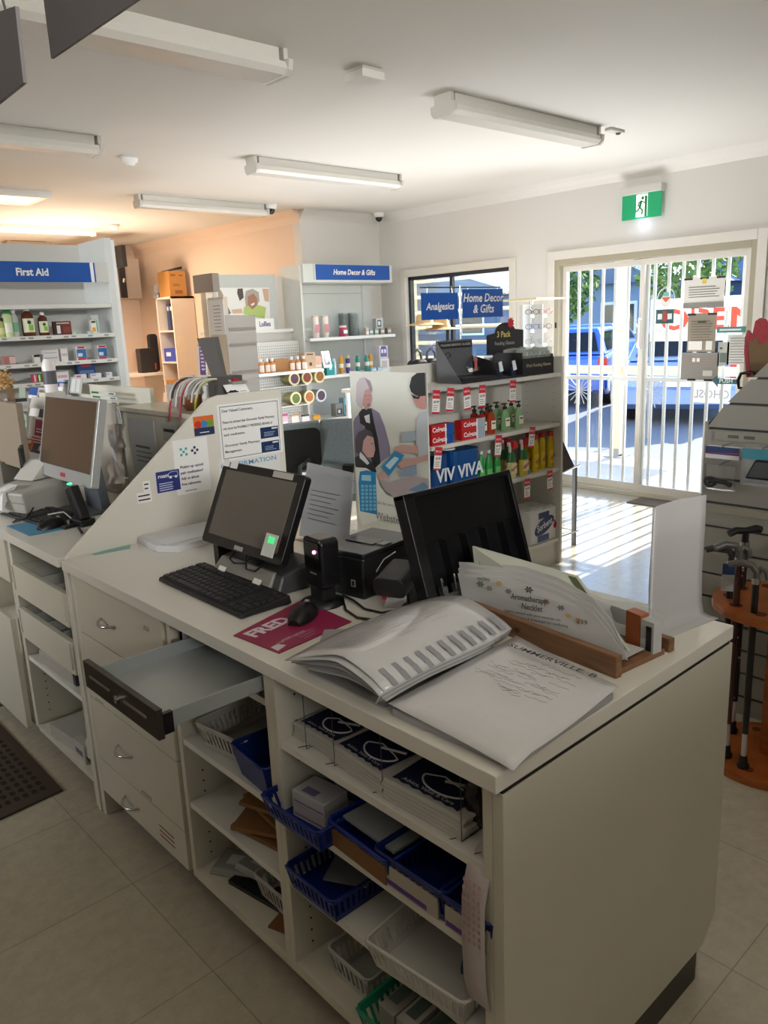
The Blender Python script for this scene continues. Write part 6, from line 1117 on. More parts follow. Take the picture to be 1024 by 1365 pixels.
part('housing', MB().slab([(1.12,a.y,1.02),(1.12,b_.y,1.02),(1.12,b_.y-.0,b_.z),(1.12,a.y,a.z)],(.03,0,0),M('8a7d6c',.5)), t, True, .004); part('stand', MB().b(1.10,(a.y+b_.y)/2-.06,.9,1.18,(a.y+b_.y)/2+.06,1.03,M('6a655c',.5)), t, True)
t = thing('popcorn_bag', 'bag of golden popcorn on top of the tan monitor at the left edge', 'bag', (1.14,b_.y+.1,b_.z)); g = MB(); base = at(5,506,'X',1.14)
for k in range(60): v = Vector((rnd.gauss(0,.014),rnd.gauss(0,.022),rnd.gauss(0,.022))); c = base+v; g.lathe(c.x,c.y,[(.0,c.z-.008),(.008,c.z-.003),(.007,c.z+.004),(0,c.z+.008)],M('b9925a',.7,noise=.3),7)
part('popcorn', g, t, True)['kind'] = 'stuff'; part('bag', MB().slab([(1.12,base.y-.05,b_.z),(1.12,base.y+.06,b_.z),(1.12,base.y+.05,base.z),(1.12,base.y-.04,base.z)],(.04,0,0),CLEAR), t, True)
carton('lidded_box', 'black-lidded white box beside the popcorn at the left edge', 'box', tuple(at(23,518,'Y',4.3).xy)+(HZT-.07,), .10, .08, .07, 'bcbab8', ((0,.75,.9,1,'1c1c20'),(.1,.2,.9,.5,'a8a6a4')))
# ---- BACK ROOM
TY = at(257,393,'X',5.10).y
def wy(px,py,y): return at(px,py,'Y',y)
a = wy(228,395,TY); b_ = wy(256,393,TY); x0 = a.x; x1 = 5.11; ztw = a.z; dY = 10.12-TY
BW = M('e4d6c6',.5); t = thing('shelf_tower', 'tall narrow white shelf tower against the warm wall in the back room', 'shelf', ((x0+x1)/2,TY+.3,0)); Dt = at(207,398,'X',a.x).y-TY
part('side_panel', MB().b(x0,TY,0,x1,TY+.025,ztw,BW), t, True); part('side_panel', MB().b(x0,TY+Dt-.025,0,x1,TY+Dt,ztw,BW), t, True); part('top', MB().b(x0,TY,ztw-.025,x1,TY+Dt,ztw,BW), t, True); part('back', MB().b(x1-.02,TY+.025,0,x1,TY+Dt-.025,ztw-.025,BW), t, True)
SHZ = [at(215,441,'X',x0).z, at(220,482,'X',x0).z, at(222,503,'X',x0).z-.2]
for z in SHZ: part('shelf', MB().b(x0,TY+.025,z-.022,x1-.02,TY+Dt-.025,z,BW), t, True)
for k,(p0,p1) in enumerate((((237,448),(248,469)),((240,474),(250,482)),((242,482),(249,492)))):
    a = wy(*p0,TY); b_ = wy(*p1,TY); part('paper_note', MB().b(a.x,TY-.002,b_.z,b_.x,TY,a.z,M('e8d8c0',.6)), t, True)
carton('cardboard_box', 'large brown cardboard box on top of the shelf tower', 'box', (x0+.135,TY+.05,ztw), .225, .28, .30, 'b8803e', ((.1,.8,.4,.88,'8a5a2a'),(.6,.8,.85,.86,'8a5a2a'),(.2,.4,.6,.5,'9a6a34'),(.3,.12,.75,.25,'8a5a2a')))
solo('folder', 'black folder lying on the large cardboard box', 'folder', MB().hexa([(-.02,0,0),(.16,0,.03),(.16,.2,.03),(-.02,.2,0)],[(-.02,0,.012),(.16,0,.06),(.16,.2,.06),(-.02,.2,.012)],BLK), (x0+.08,TY+.10,ztw+.30))
t = thing('glass_jar', 'small clear jar on the shelf tower beside the cardboard box', 'jar', (x0+.06,TY+.46,ztw)); part('jar', MB().lathe(0,0,[(.05,0),(.055,.14),(.05,.16)],CLOUD,16), t); part('contents', MB().cyl((0,0,.005),(0,0,.07),.045,M('8a7a6a',.6),seg=14), t)
for k in range(4): g = carton('binder', 'dark blue binder %s in the top bay of the shelf tower' % ('nearest the opening','second from the opening','third from the opening','at the back')[k], 'binder', (x0+.10,TY+.08+k*.075,SHZ[0]+.001), .07, .22, .32, ('26304a','2a3a60','20283c','3a4a70')[k], ((.2,.75,.8,.9,'d8d8d8'),), -90, 'binders in the shelf tower')
g = carton('storage_box', 'blue storage box with a white label in the shelf tower', 'box', (x0+.03,TY+.27,SHZ[1]+.001), .40, .25, .16, '3a4aa8', ((.35,.4,.65,.7,'e8e8f0'),), -90)
g = carton('cardboard_box', 'open brown carton low in the shelf tower', 'box', (x0+.02,TY+.27,SHZ[2]+.001), .42, .3, .16, 'a87234', ((.3,.1,.32,.9,'7a5020'),), -90)
DK_ = TY+Dt+.25
t = thing('desk', 'pale desk by the shelf tower in the back room', 'desk', (4.4,DK_,0)); dz = at(200,497,'Y',DK_).z; xa = at(150,497,'Y',DK_).x; xb = min(5.08,at(207,497,'Y',DK_).x+.1); part('top', MB().b(xa,DK_-.15,dz-.03,xb,DK_+.5,dz,BW), t, True); part('leg', MB().b(xa,DK_-.1,0,xa+.04,DK_+.45,dz-.03,BW), t, True); part('leg', MB().b(xb-.04,DK_-.1,0,xb,DK_+.45,dz-.03,BW), t, True)
p = at(201,496,'Y',DK_+.05); t = thing('speaker_box', 'black upright box on the desk in the back room', 'speaker', (p.x,DK_+.05,dz)); part('cabinet', MB().rbox(-.12,0,0,.11,.12,at(201,464,'Y',DK_+.05).z-dz,.02,M('2a2624',.5),'Y'), t); part('label', MB().b(.07,-.002,.04,.09,0,.12,M('b04030',.5)), t)
p = at(207,478,'Y',DK_+.22); t = thing('black_bag', 'black bag standing on the desk beside the shelf tower', 'bag', (p.x,DK_+.22,dz)); part('bag', MB().rbox(-.05,0,0,.06,.08,at(207,445,'Y',DK_+.22).z-dz,.04,M('221f1e',.7),'Y'), t); part('strap', MB().tube([(-.03,.04,.3),(-.02,.03,.45),(.03,.04,.46),(.04,.04,.3)],.008,BLK,6), t)
# tv / cabinet on far wall
p = at(158,345,'Y',10.2); q_ = at(187,392,'Y',10.2); t = thing('wall_cabinet', 'beige wall cabinet with a dark open front high in the back room', 'cabinet', ((p.x+q_.x)/2,10.3,q_.z-.6))
part('cabinet', MB().b(p.x,10.15,at(175,398,'Y',10.15).z,q_.x,10.5,p.z,M('b8a898',.5)), t, True); a = at(157,355,'Y',10.14); b_ = at(170,397,'Y',10.14); part('dark_panel', MB().b(a.x,10.12,b_.z,b_.x,10.15,a.z,M('2e2a2a',.4)), t, True); part('handle', MB().cyl((b_.x-.04,10.11,(a.z+b_.z)/2),(b_.x-.04,10.09,(a.z+b_.z)/2+.05),.02,CHROME), t, True)
p = at(152,330,'Y',9.3); t = thing('wall_screen', 'thin black wall-mounted screen seen edge-on behind the first aid shelf', 'screen', (p.x,9.3,p.z-.3)); part('panel', MB().b(p.x-.05,9.0,at(155,358,'Y',9.3).z,p.x+.0,9.5,p.z,M('1c1a1a',.4)), t, True); part('bracket', MB().b(p.x-.3,9.2,p.z-.2,p.x-.04,9.3,p.z-.15,DGREY).b(p.x-.34,9.1,p.z-.3,p.x-.3,10.5,p.z-.05,DGREY), t, True)
t = thing('air_conditioner', 'beige wall unit behind the glowing tube, above the first aid header', 'air conditioner', (3.2,10.35,2.2)); a = at(7,308,'Y',10.25); b_ = at(66,322,'Y',10.25); part('casing', MB().b(a.x,10.25,b_.z-.1,b_.x,10.5,a.z,M('b8a48c',.5)), t, True, .01)
m = MB(); 
for k in range(6): z = b_.z-.06+k*.05; m.b(a.x+.05,10.245,z,b_.x-.05,10.25,z+.01,M('8a7a68',.5))
part('louvres', m, t, True)['kind'] = 'stuff'
# half wall, framed photo, notices
t = thing('half_wall', 'white half-height wall joining the corner behind the pegboard', 'wall', (4.4,6.7,0)); HWZ = at(370,443,'Y',6.56).z
part('wall', MB().b(at(285,440,'Y',6.56).x,6.56,0,5.0,6.70,HWZ,WALL), t, True); part('ledge', MB().b(at(282,440,'Y',6.52).x,6.52,HWZ,5.02,6.74,HWZ+.03,WHITE), t, True)
HWT = HWZ+.03
t = thing('framed_poster', 'white-framed photo of a smiling grey-haired woman standing on the half wall', 'poster', (4.0,6.6,HWT)); y_ = 6.60
c = [at(283,366,'Y',y_),at(366,366,'Y',y_),at(372,441,'Y',y_),at(288,441,'Y',y_)]; c[2].z = c[3].z = HWT
part('board', MB().slab([tuple(p_) for p_ in c],(0,.03,0),M('b8bcb8',.5)), t, True)
def ypoly(name, col, pts, k): m = MB(); pxpoly(m, pts, 'Y', y_-.002-.001*k, M(col,.5)); part(name, m, t, True)
C4 = lambda pts: [(240+x/3.413, 300+y/3.413) for x, y in pts]
ypoly('photo', 'dcdcd6', C4([(165,285),(405,285),(412,470),(170,470)]), 0)
ypoly('left_person', '6a6a72', C4([(172,330),(200,335),(232,400),(215,415),(180,400)]), 1); ypoly('left_head', '9a8f80', C4([(172,300),(185,295),(198,320),(190,345),(174,335)]), 2)
ypoly('back_person', '4a3f3a', C4([(262,290),(285,288),(290,330),(272,345),(260,310)]), 1); ypoly('grey_hair', 'a09a90', C4([(295,330),(300,300),(330,290),(358,305),(362,345),(350,365),(300,370)]), 3); ypoly('face', '9c6f55', C4([(308,325),(335,312),(352,335),(350,365),(330,385),(310,365)]), 4)
ypoly('smile', 'e8e4e0', C4([(322,360),(340,352),(338,362),(326,368)]), 5); ypoly('green_top', 'a8bc6a', C4([(292,372),(312,366),(330,386),(352,362),(392,375),(385,425),(290,405)]), 4); ypoly('right_person', 'c0a08a', C4([(375,290),(404,290),(405,350),(385,345)]), 2); ypoly('bowl', 'c8a888', C4([(235,385),(280,380),(285,400),(240,402)]), 3)
t = thing('sign_card', 'white card sign lettered Lollies in purple, before the framed photo', 'sign', (4.3,6.55,HWT)); a = at(340,425,'Y',6.54); b_ = at(366,438,'Y',6.54); part('card', MB().b(a.x,6.54,HWT,b_.x,6.55,a.z,WHITE), t, True); part('lettering', textmb('Lollies', .07, M('4a3a8a',.5), ((a.x+b_.x)/2,6.538,(a.z+HWT)/2), 'XZ', .02, wid=(b_.x-a.x)*.6), t, True)
t = thing('white_bird', 'small white bird ornament above the lollies card', 'ornament', ((a.x+b_.x)/2+.1,6.6,HWT)); part('body', MB().lathe(0,0,[(0,.0),(.02,.02),(.024,.05),(.008,.09),(0,.10)],WHITE,12), t); part('wing', MB().slab([(0,0,.05),(.05,0,.11),(.03,0,.05)],(0,.004,0),WHITE), t)
p = at(361,400,'Y',6.62); solo('narrow_board', 'narrow white upright board between the framed photo and the wall corner', 'board', MB().b(p.x-.02,6.64,HWT,p.x+.16,6.67,at(372,368,'Y',6.6).z,M('d8d2c8',.5)), world=True, loc=(p.x,6.6,HWT))
t = thing('paper_notice', 'long white paper notice hanging left of the framed photo', 'notice', (3.6,6.2,1.3)); a = at(276,401,'X',3.3); b_ = at(301,446,'X',3.3); part('sheet', MB().b(3.3,b_.y,b_.z,3.304,a.y,a.z,M('d8d8d8',.5)), t, True)
m = MB()
for k in range(8): z = b_.z+(a.z-b_.z)*(.12+.1*k); m.b(3.2985,b_.y+.05,z,3.3,a.y-.08,z+.006,LINEC)
part('print', m, t, True); part('column', MB().b(3.304,b_.y-.0,0,3.34,a.y,a.z+.02,M('c8bcac',.5)), t, True)
t = thing('leaflet', 'purple striped leaflet standing below the paper notice', 'leaflet', (3.3,6,1.0)); a = at(263,456,'X',2.9); b_ = at(274,500,'X',2.9); part('card', MB().slab([(2.9,a.y,b_.z),(2.9,b_.y,b_.z),(2.9,b_.y-.02,a.z),(2.9,a.y-.02,a.z)],(.004,0,0),M('5a3a70',.5)), t, True)
for k in range(7): z = b_.z+(a.z-b_.z)*(.15+.11*k); part('stripe', MB().b(2.898,b_.y+.0,z,2.8995,a.y-.03,z+.012,M('c8b8d4',.5)), t, True)
part('stand', MB().b(2.904,b_.y,0,2.94,a.y,b_.z,LAM), t, True)
p = at(268,380,'X',3.36); t = thing('shelf_bracket', 'grey metal bracket on top of a pale column above the paper notice', 'bracket', (3.4,p.y,0)); part('bracket', MB().b(3.36,p.y-.18,p.z-.06,3.42,p.y+.12,p.z+.08,M('8a8078',.5)), t, True); part('column', MB().b(3.36,p.y-.06,0,3.42,p.y+.02,p.z-.06,M('d8c8b4',.5)), t, True)
# ---- waiting chairs
FAB = M('7b8589',.85,noise=.25,scale=60); ARM = M('16181a',.35)
def chair(label, x, y, rz):
    t = thing('waiting_chair', label, 'chair', (x,y,0), rz, 'grey waiting chairs')
    part('seat', MB().rbox(-.23,-.22,.40,.23,.22,.46,.06,FAB,'Z'), t, bevel=.02)
    bk = MB(); vs = []
    for i in range(9):
        u = i/8
        for j in range(7):
            v = j/6; w_ = .235*(1-.28*max(0,v-.6)**1.4*1.6) ; vs.append(((u*2-1)*w_, .22-.05*math.sin(PI*u)*-1*.6+.07*v, .53+.38*v))
    bk.add(vs, [(i*7+j,(i+1)*7+j,(i+1)*7+j+1,i*7+j+1) for i in range(8) for j in range(6)], FAB, True); o = part('backrest', bk, t); sd = o.modifiers.new('thick','SOLIDIFY'); sd.thickness = .035; b2 = o.modifiers.new('b','BEVEL'); b2.width = .012; b2.segments = 3; b2.limit_method = 'ANGLE'
    for s in (-1,1): part('arm_frame', MB().tube([(s*.27,-.24,.0),(s*.27,-.22,.58),(s*.27,-.16,.64),(s*.27,.12,.64),(s*.27,.20,.60),(s*.25,.26,.0)], .013, ARM, 8), t)
    part('back_shell', MB().rbox(-.2,.34,.56,.2,.352,.86,.05,ARM,'Y').b(-.04,.18,.42,.04,.345,.58,ARM), t); part('cross_bar', MB().cyl((-.27,.0,.39),(.27,.0,.39),.012,ARM), t)
    return t
chair('grey fabric armchair nearest the poster board, its arm loop showing', 3.47, 4.25, -50); chair('grey and black armchair just behind the nearest one', 3.42, 4.95, 165); chair('grey fabric chair half hidden behind the customer notice', 2.80, 4.62, -15)
# ---- window corner: table of bags, spinner
t = thing('display_table', 'white display table under the window behind the gondola', 'table', (5.2,5.3,0)); part('top', MB().b(4.6,5.0,.98,5.9,5.6,1.01,WHITE), t, True)
for xx,yy in ((4.63,5.03),(5.85,5.03),(4.63,5.55),(5.85,5.55)): part('leg', MB().b(xx,yy,0,xx+.03,yy+.03,.98,WHITE), t, True)
def sit(px, y): p = at(px,480,'Y',y); return p.x
for px, w_, c, lb in ((562,.17,'17171a','left black handbag under the window'),(580,.2,'101012','middle black handbag under the window')):
    g = thing('handbag', lb, 'handbag', (sit(px,5.2),5.25,1.01), 0, 'black handbags'); part('body', MB().rbox(-w_/2,-.07,0,w_/2,.07,.23,.06,M(c,.6),'Y'), g, bevel=.02); part('handle', MB().tube([(-w_*.3,0,.21),(-w_*.25,0,.29),(0,0,.32),(w_*.25,0,.29),(w_*.3,0,.21)],.012,M('55565a',.5),8), g)
g = thing('tote_bag', 'white canvas tote with loose handles beside the black handbags', 'bag', (sit(603,5.2),5.2,1.01)); part('body', MB().hexa([(-.11,-.05,0),(.11,-.05,0),(.11,.05,0),(-.11,.05,0)],[(-.07,-.015,.23),(.07,-.015,.23),(.07,.015,.23),(-.07,.015,.23)],M('d8d0c8',.7)), g, bevel=.01); part('handle', MB().tube([(-.05,0,.22),(-.03,0,.30),(.03,0,.30),(.05,0,.22)],.005,M('c8c0b8',.7),6), g)
g = thing('hat_stand', 'black hat stand pole in front of the window', 'stand', (sit(598,5.45),5.45,1.01)); part('pole', MB().cyl((0,0,0),(0,0,.62),.02,BLK), g); part('base', MB().cyl((0,0,0),(0,0,.015),.09,BLK), g)
for k,(px,py,c,lb) in enumerate(((588,438,'c9a87a','wide straw hat on the black hat stand'),(566,432,'d8bc8c','straw hat hanging left of the stand'))):
    p = at(px,py,'Y',5.42); g = thing('straw_hat', lb, 'hat', (p.x,5.42,p.z)); part('brim', MB().lathe(0,0,[(.19,-.01),(.17,.0),(.09,.012),(.08,.014)],M(c,.8,noise=.15,scale=60),28), g); part('crown', MB().lathe(0,0,[(.085,.01),(.08,.07),(.06,.09),(0,.092)],M(c,.8,noise=.15,scale=60),24), g); part('peg', MB().tube([(0,.0,.05),(.03,.03,.03)],.004,BLK,5), g)
g = thing('cap', 'pink and tan cap resting behind the white tote', 'hat', (sit(606,5.32),5.34,1.24)); part('crown', MB().lathe(0,0,[(.08,0),(.075,.06),(.04,.10),(0,.11)],M('b88a68',.8),20), g); part('peak', MB().rbox(-.11,-.14,-.006,.06,0,.004,.004,M('b07a6a',.7),'Y'), g); part('stand', MB().cyl((0,.0,-.23),(0,0,0),.03,BLK), g)
SPx, SPy = 5.55, 4.18
t = thing('spinner_stand', 'tall white spinner of sunglasses between the window and the door', 'stand', (SPx,SPy,0)); part('base', MB().cyl((0,0,0),(0,0,.03),.22,WHITE,seg=28), t); part('pole', MB().cyl((0,0,.03),(0,0,1.72),.015,CHROME), t); part('top_plate', MB().b(-.2,-.2,1.715,.2,.2,1.73,M('c9bf9a',.5)), t); part('panel', MB().b(-.12,-.004,.9,.12,.004,1.68,M('c4c6c6',.4)), t); part('panel', MB().b(-.004,-.12,.9,.004,.12,1.68,M('c4c6c6',.4)), t)
names = ('top','second','third','fourth','fifth','lowest')
for r_ in range(6):
    for c_ in range(2):
        g = thing('sunglasses', 'pair of glasses on the spinner, %s row, %s column' % (names[r_], ('left','right')[c_]), 'glasses', (SPx+(-.11+.17*c_)*.75, SPy-.06-.12*c_*.3, 1.62-.12*r_), -30, 'glasses on the spinner'); specs(g, 0, -.03, 0, 1.35, M(('1c1c20','b03a4a','2a4a9a','3a3a3a','7a8a8a','8a8c90')[(r_*2+c_)%6],.3), 'frames', False); part('tag', MB().b(-.015,-.032,-.05,.015,-.03,-.02,WHITE), g); part('hook', MB().cyl((0,-.03,.0),(0,.06,0),.003,CHROME,seg=6), g)
# brown sign & shopping basket stand right of the gondola
t = thing('display_stand', 'small stand with a slanting dark maroon panel and steel legs right of the gondola', 'stand', (4.45,3.2,0))
p = [at(748,606,'Y',3.05),at(775,662,'Y',3.05),at(748,672,'Y',3.05)]
part('panel', MB().slab([(4.20,3.06,.50),(4.56,3.06,.56),(4.40,3.10,.85),(4.20,3.12,.90)],(0,.012,0),M('2c1416',.4)), t, True)
m = textmb('S', .09, WHITE, (4.27,3.075,.73), 'XZ', .04); part('lettering', m, t, True); part('oval_emblem', MB().tube([(4.29+.04*math.cos(a),3.055,.62+.055*math.sin(a)) for a in [2*PI*i/18 for i in range(19)]],.006,WHITE,6), t, True)
for xx,yy in ((4.56,3.06),(4.56,3.40),(4.24,3.40)): part('leg', MB().b(xx-.012,yy-.012,0,xx+.012,yy+.012,.56 if yy < 3.2 else .56,M('5a5c60',.35,.6)), t, True)
part('rail', MB().cyl((4.20,3.05,.52),(4.60,3.05,.57),.006,CHROME), t, True); part('lower_rail', MB().cyl((4.20,3.05,.10),(4.60,3.05,.10),.006,CHROME).cyl((4.58,3.05,.10),(4.58,3.42,.10),.006,CHROME), t, True)
solo('door_mat', 'thin brown door mat lying along the door track', 'mat', MB().b(5.92,2.75,.0,6.17,3.45,.008,M('6a5c4c',.8,noise=.2)), world=True, loc=(6.05,3.1,0))
# ---- posters and stickers on the door glass
def dposter(label, TL, BR, col, prints=(), X=XW+.012, tape=(), name='door_poster', cat='poster'):
    a = at(*TL,'X',X); b_ = at(*BR,'X',X); t = thing(name, label, cat, (X,(a.y+b_.y)/2,b_.z)); f = lambda u,v: (a.y+(b_.y-a.y)*u, b_.z+(a.z-b_.z)*v)
    part('sheet', MB().b(X-.001,b_.y,b_.z,X,a.y,a.z,M(col,.6)), t, True)
    for k,(c_,u0,v0,u1,v1) in enumerate(prints): (y0,z0),(y1,z1) = f(u0,v0),f(u1,v1); part('print', MB().b(X-.0018-.0003*k,y1,z0,X-.001,y0,z1,M(c_,.6)), t, True)
    for (u,v) in tape: (y0,z0) = f(u,v); part('tape', MB().b(X-.002,y0-.035,z0-.008,X-.001,y0+.035,z0+.008,BLK), t, True)
    return t
ln = lambda n, v0, v1, c='6a6a66', u0=.12, u1=.88: tuple((c,u0,v0+(v1-v0)*k/n,u1-.15*((k*5)%3)/3,v0+(v1-v0)*(k+.3)/n) for k in range(n))
dposter('white landscape notice with black tape and a yellow mark, highest on the door', (913,371),(965,409),'e4e2dc',ln(5,.35,.75)+(('d8c84a',.45,.78,.55,.95),('8c8a84',.0,.0,1,.18)), tape=((.1,.96),(.5,.96),(.9,.96),(.3,.02),(.7,.02)))
dposter('grey backed portrait notice with black tape below the landscape one', (918,418),(953,469),'958c7c',ln(8,.3,.85,'6f675a')+(('e8e6e0',.05,.05,.55,.28),('e8e6e0',.68,.05,.9,.28)), tape=((.12,.97),(.85,.97),(.5,.78)))
dposter('grey landscape notice below the portrait one on the door', (909,470),(957,507),'8d8a84',ln(4,.5,.9,'a08a80')+(('e8e8e8',.30,.66,.38,.8),('e8e8e8',.42,.66,.50,.8),('c4c2bc',.6,.15,.85,.35)), tape=((.3,.0),(.75,.0)))
dposter('small pale card with a grey picture right of the grey notices', (958,456),(971,488),'b8bab4',(('6a7a74',.2,.15,.8,.55),('5a5a5a',.15,.7,.4,.78)))
dposter('teal strip with white lettering above the long white notice', (956,436),(994,443),'4f8a8a',(('e0eaea',.1,.35,.85,.65),))
dposter('long white printed notice at the right of the door', (971,446),(996,486),'dcdcd8',ln(10,.05,.95,'9a9a96'))
dposter('white sheet with mirror-written grey letters hung on the rail outside', (926,508),(973,538),'e6e8ea',(), X=7.93)
p = at(948,526,'X',7.92); part('lettering', textmb('CHOSL', .12, M('8a8c8c',.6), (7.924,p.y,p.z), 'YZ', .03, mirror=True, wid=.38), bpy.data.objects['door_poster.006'], True)
t = thing('arrow_sticker', 'teal arrow sticker pointing left with a white word on the door', 'sticker', (XW,2.8,.98)); pts = [(949,506),(957,500),(957,504),(985,506),(985,512),(957,512),(957,517)]; m = MB(); m.slab([at(x,y,'X',XW+.01) for x,y in pts],(.001,0,0),M('3f6f70',.5)); part('arrow', m, t, True); p = at(968,508,'X',XW+.01); part('lettering', textmb('PUSH', .045, M('dcecea',.5), (XW+.0085,p.y,p.z), 'YZ', .03), t, True)
t = thing('round_sticker', 'round clear and orange sticker beside the door handle', 'sticker', (XW,3.25,1.5)); c = at(888,398,'X',XW+.012); m = MB(); 
part('ring', MB().tube([(XW+.012,c.y+.075*math.cos(a),c.z+.085*math.sin(a)) for a in [2*PI*i/24 for i in range(25)]],.004,M('d8dcdc',.4),6), t, True); m.cyl((XW+.012,c.y,c.z-.02),(XW+.0125,c.y,c.z-.02),.05,M('e8e4e0',.5),seg=20); part('disc', m, t, True); part('teal_mark', MB().slab([(XW+.011,c.y+.02*k_,c.z+z_) for k_,z_ in ((-1,.05),(1,.05),(1.5,.02),(-1.5,.02))],(.0005,0,0),M('6fb8b4',.5)), t, True); part('orange_mark', MB().slab([(XW+.0105,c.y+.04,c.z+.01),(XW+.0105,c.y-.04,c.z+.01),(XW+.0105,c.y,c.z-.03)],(.0005,0,0),M('d86a4a',.5)), t, True)
dposter('small dark teal sticker with white lettering and a red disc by the door handle', (875,413),(898,431),'2f5558',(('e0e8e8',.1,.3,.35,.7),('e0e8e8',.65,.3,.9,.7),('b83a34',.4,.2,.6,.9)), name='door_sticker', cat='sticker')
# ---- slatwall unit on the right
SX = 2.95; SLW = M('98958d',.45); t = thing('slatwall_unit', 'grey-white slatwall display with a stepped corner at the right edge', 'slatwall', (3.0,.8,0)); z_g = at(946,571,'X',SX).z; y1_ = 1.382; y0_ = .15; zs = sorted([z_g-.0965*k for k in range(12)]+[z_g+.0965*k for k in (1,2)])
for k in range(len(zs)):
    lo = zs[k]+.006; hi = (zs[k+1]-.004) if k+1 < len(zs) else zs[k]+.075
    if lo < .02: lo = .03
    s0 = max(0,(lo-1.163)/(1.345-1.163))*.17; s1 = max(0,(hi-1.163)/(1.345-1.163))*.17
    part('slat', MB().slab([(SX,y0_,lo),(SX,y1_-s0,lo),(SX,y1_-s1,hi),(SX,y0_,hi)],(.012,0,0),SLW), t, True)
part('core', MB().slab([(SX+.012,y0_,.0),(SX+.012,y1_,.0),(SX+.012,y1_,1.16),(SX+.012,y1_-.2,1.36),(SX+.012,y0_,1.36)],(.35,0,0),M('4a4a48',.6)), t, True)
part('side_edge', MB().b(SX,y1_,0,SX+.36,y1_+.012,1.16,SLW), t, True); part('skirting', MB().b(SX-.006,y0_,0,SX,y1_,.07,SLW), t, True)
zr = at(990,583,'X',SX-.004).z; part('ticket_rail', MB().b(SX-.006,y0_,zr-.017,SX-.001,y1_-.03,zr+.017,M('9a988c',.2)), t, True); zr2 = at(980,682,'X',SX-.004).z; part('ticket_rail', MB().b(SX-.006,y0_,zr2-.014,SX-.001,y1_-.03,zr2+.014,M('a09c8c',.2)), t, True)
for yy in (1.30,1.24,1.10): part('price_slip', MB().b(SX-.0068,yy-.04,zr-.006,SX-.006,yy,zr+.006,M('5a5a5a',.5)), t, True)
def hang(label, TL, BR, X, builder, name, cat):
    a = at(*TL,'X',X); b_ = at(*BR,'X',X); t = thing(name, label, cat, (X,(a.y+b_.y)/2,a.z)); builder(t, a.y, b_.y, b_.z, a.z, X); part('peg_hook', MB().tube([(X-.01,(a.y+b_.y)/2,a.z),(X+.02,(a.y+b_.y)/2,a.z+.004),(SX-.001,(a.y+b_.y)/2,a.z+.004)],.0025,CHROME,5), t, True); return t
def b1(t, ya, yb, z0, z1, X): part('box', MB().b(X,yb,z0,X+.03,ya,z1,M('d8dadc',.4)), t, True); part('navy_print', MB().b(X-.001,yb,z0+(z1-z0)*.35,X,ya,z1,M('1f3a70',.4)), t, True); part('red_line', MB().slab([(X-.0015,ya,z0+(z1-z0)*.38),(X-.0015,yb,z0+(z1-z0)*.5),(X-.0015,yb,z0+(z1-z0)*.58),(X-.0015,ya,z0+(z1-z0)*.42)],(.0005,0,0),RED), t, True)
hang('flat navy and white boxed product on the slatwall', (941,594), (985,614), 2.86, b1, 'hanging_box', 'box')
def b2(t, ya, yb, z0, z1, X):
    part('blister', MB().b(X,yb,z0,X+.03,ya,z1,CLOUD), t, True); part('header', MB().b(X-.002,yb,z1-(z1-z0)*.28,X,ya,z1,M('3f8a9c',.4)), t, True); c = Vector((X+.0,(ya+yb)/2,(z0+z1)/2-.01))
    part('mask', MB().hexa([c+Vector((-.02,.05,-.03)),c+Vector((-.02,-.05,-.03)),c+Vector((.02,-.05,-.03)),c+Vector((.02,.05,-.03))],[c+Vector((-.012,.02,.04)),c+Vector((-.012,-.05,.04)),c+Vector((.012,-.05,.04)),c+Vector((.012,.02,.04))],BLK), t, True, .008)
hang('clear blister pack with a teal header and black support at the right edge', (990,597), (1040,652), 2.84, b2, 'blister_pack', 'pack')
def b3(t, ya, yb, z0, z1, X):
    part('film', MB().b(X,yb,z0,X+.012,ya,z1,glass('thin_film',(.97,.97,.97),.2,.1,.06)), t, True); zc = z0+.03
    part('grip', MB().tube([(X-.004,ya-.02,zc),(X-.004,ya-.04,zc+.006),(X-.004,ya-.08,zc+.004),(X-.004,yb+.01,zc-.006)],.009,M('1c1c1e',.6),8), t, True); part('loop', MB().tube([(X-.004,ya-.025+.02*math.cos(a),zc+.016*math.sin(a)) for a in [2*PI*i/12 for i in range(13)]],.006,M('1c1c1e',.6),8), t, True)
hang('black looped grip in a clear bag on the slatwall', (940,618), (978,656), 2.87, b3, 'bagged_grip', 'grip')
t = thing('popcorn_carton', 'red scalloped paper bag with a plain kraft back on top of the slatwall', 'bag', (3.0,1.05,1.36)); X = 3.02; pts = [(995,503),(992,470),(993,450),(997,440),(1003,446),(1007,428),(1013,424),(1020,425),(1030,440),(1040,450),(1040,503)]
part('red_edge', MB().slab([tuple(at(x,y,'X',X)) for x,y in pts],(.01,0,0),M('a82c38',.5,noise=.4,scale=120)), t, True); part('kraft_back', MB().slab([tuple(at(x,y,'X',X-.004)) for x,y in ((1002,502),(999,475),(998,455),(1004,455),(1008,448),(1013,460),(1022,455),(1040,462),(1040,502))],(.003,0,0),M('7d6446',.7)), t, True); part('base_box', MB().b(X+.01,.70,1.36,X+.09,at(1000,500,'X',X).y,1.40,M('7d6446',.7)), t, True)
t = thing('hook_handle', 'black looped handle sticking out beside the red paper bag', 'handle', (3.0,1.2,1.35)); m = MB().tube([tuple(at(x,y,'X',2.99)) for x,y in ((998,519),(985,517),(984,507),(988,498),(1000,496),(1006,498))],.006,BLK,8); part('loop', m, t, True)
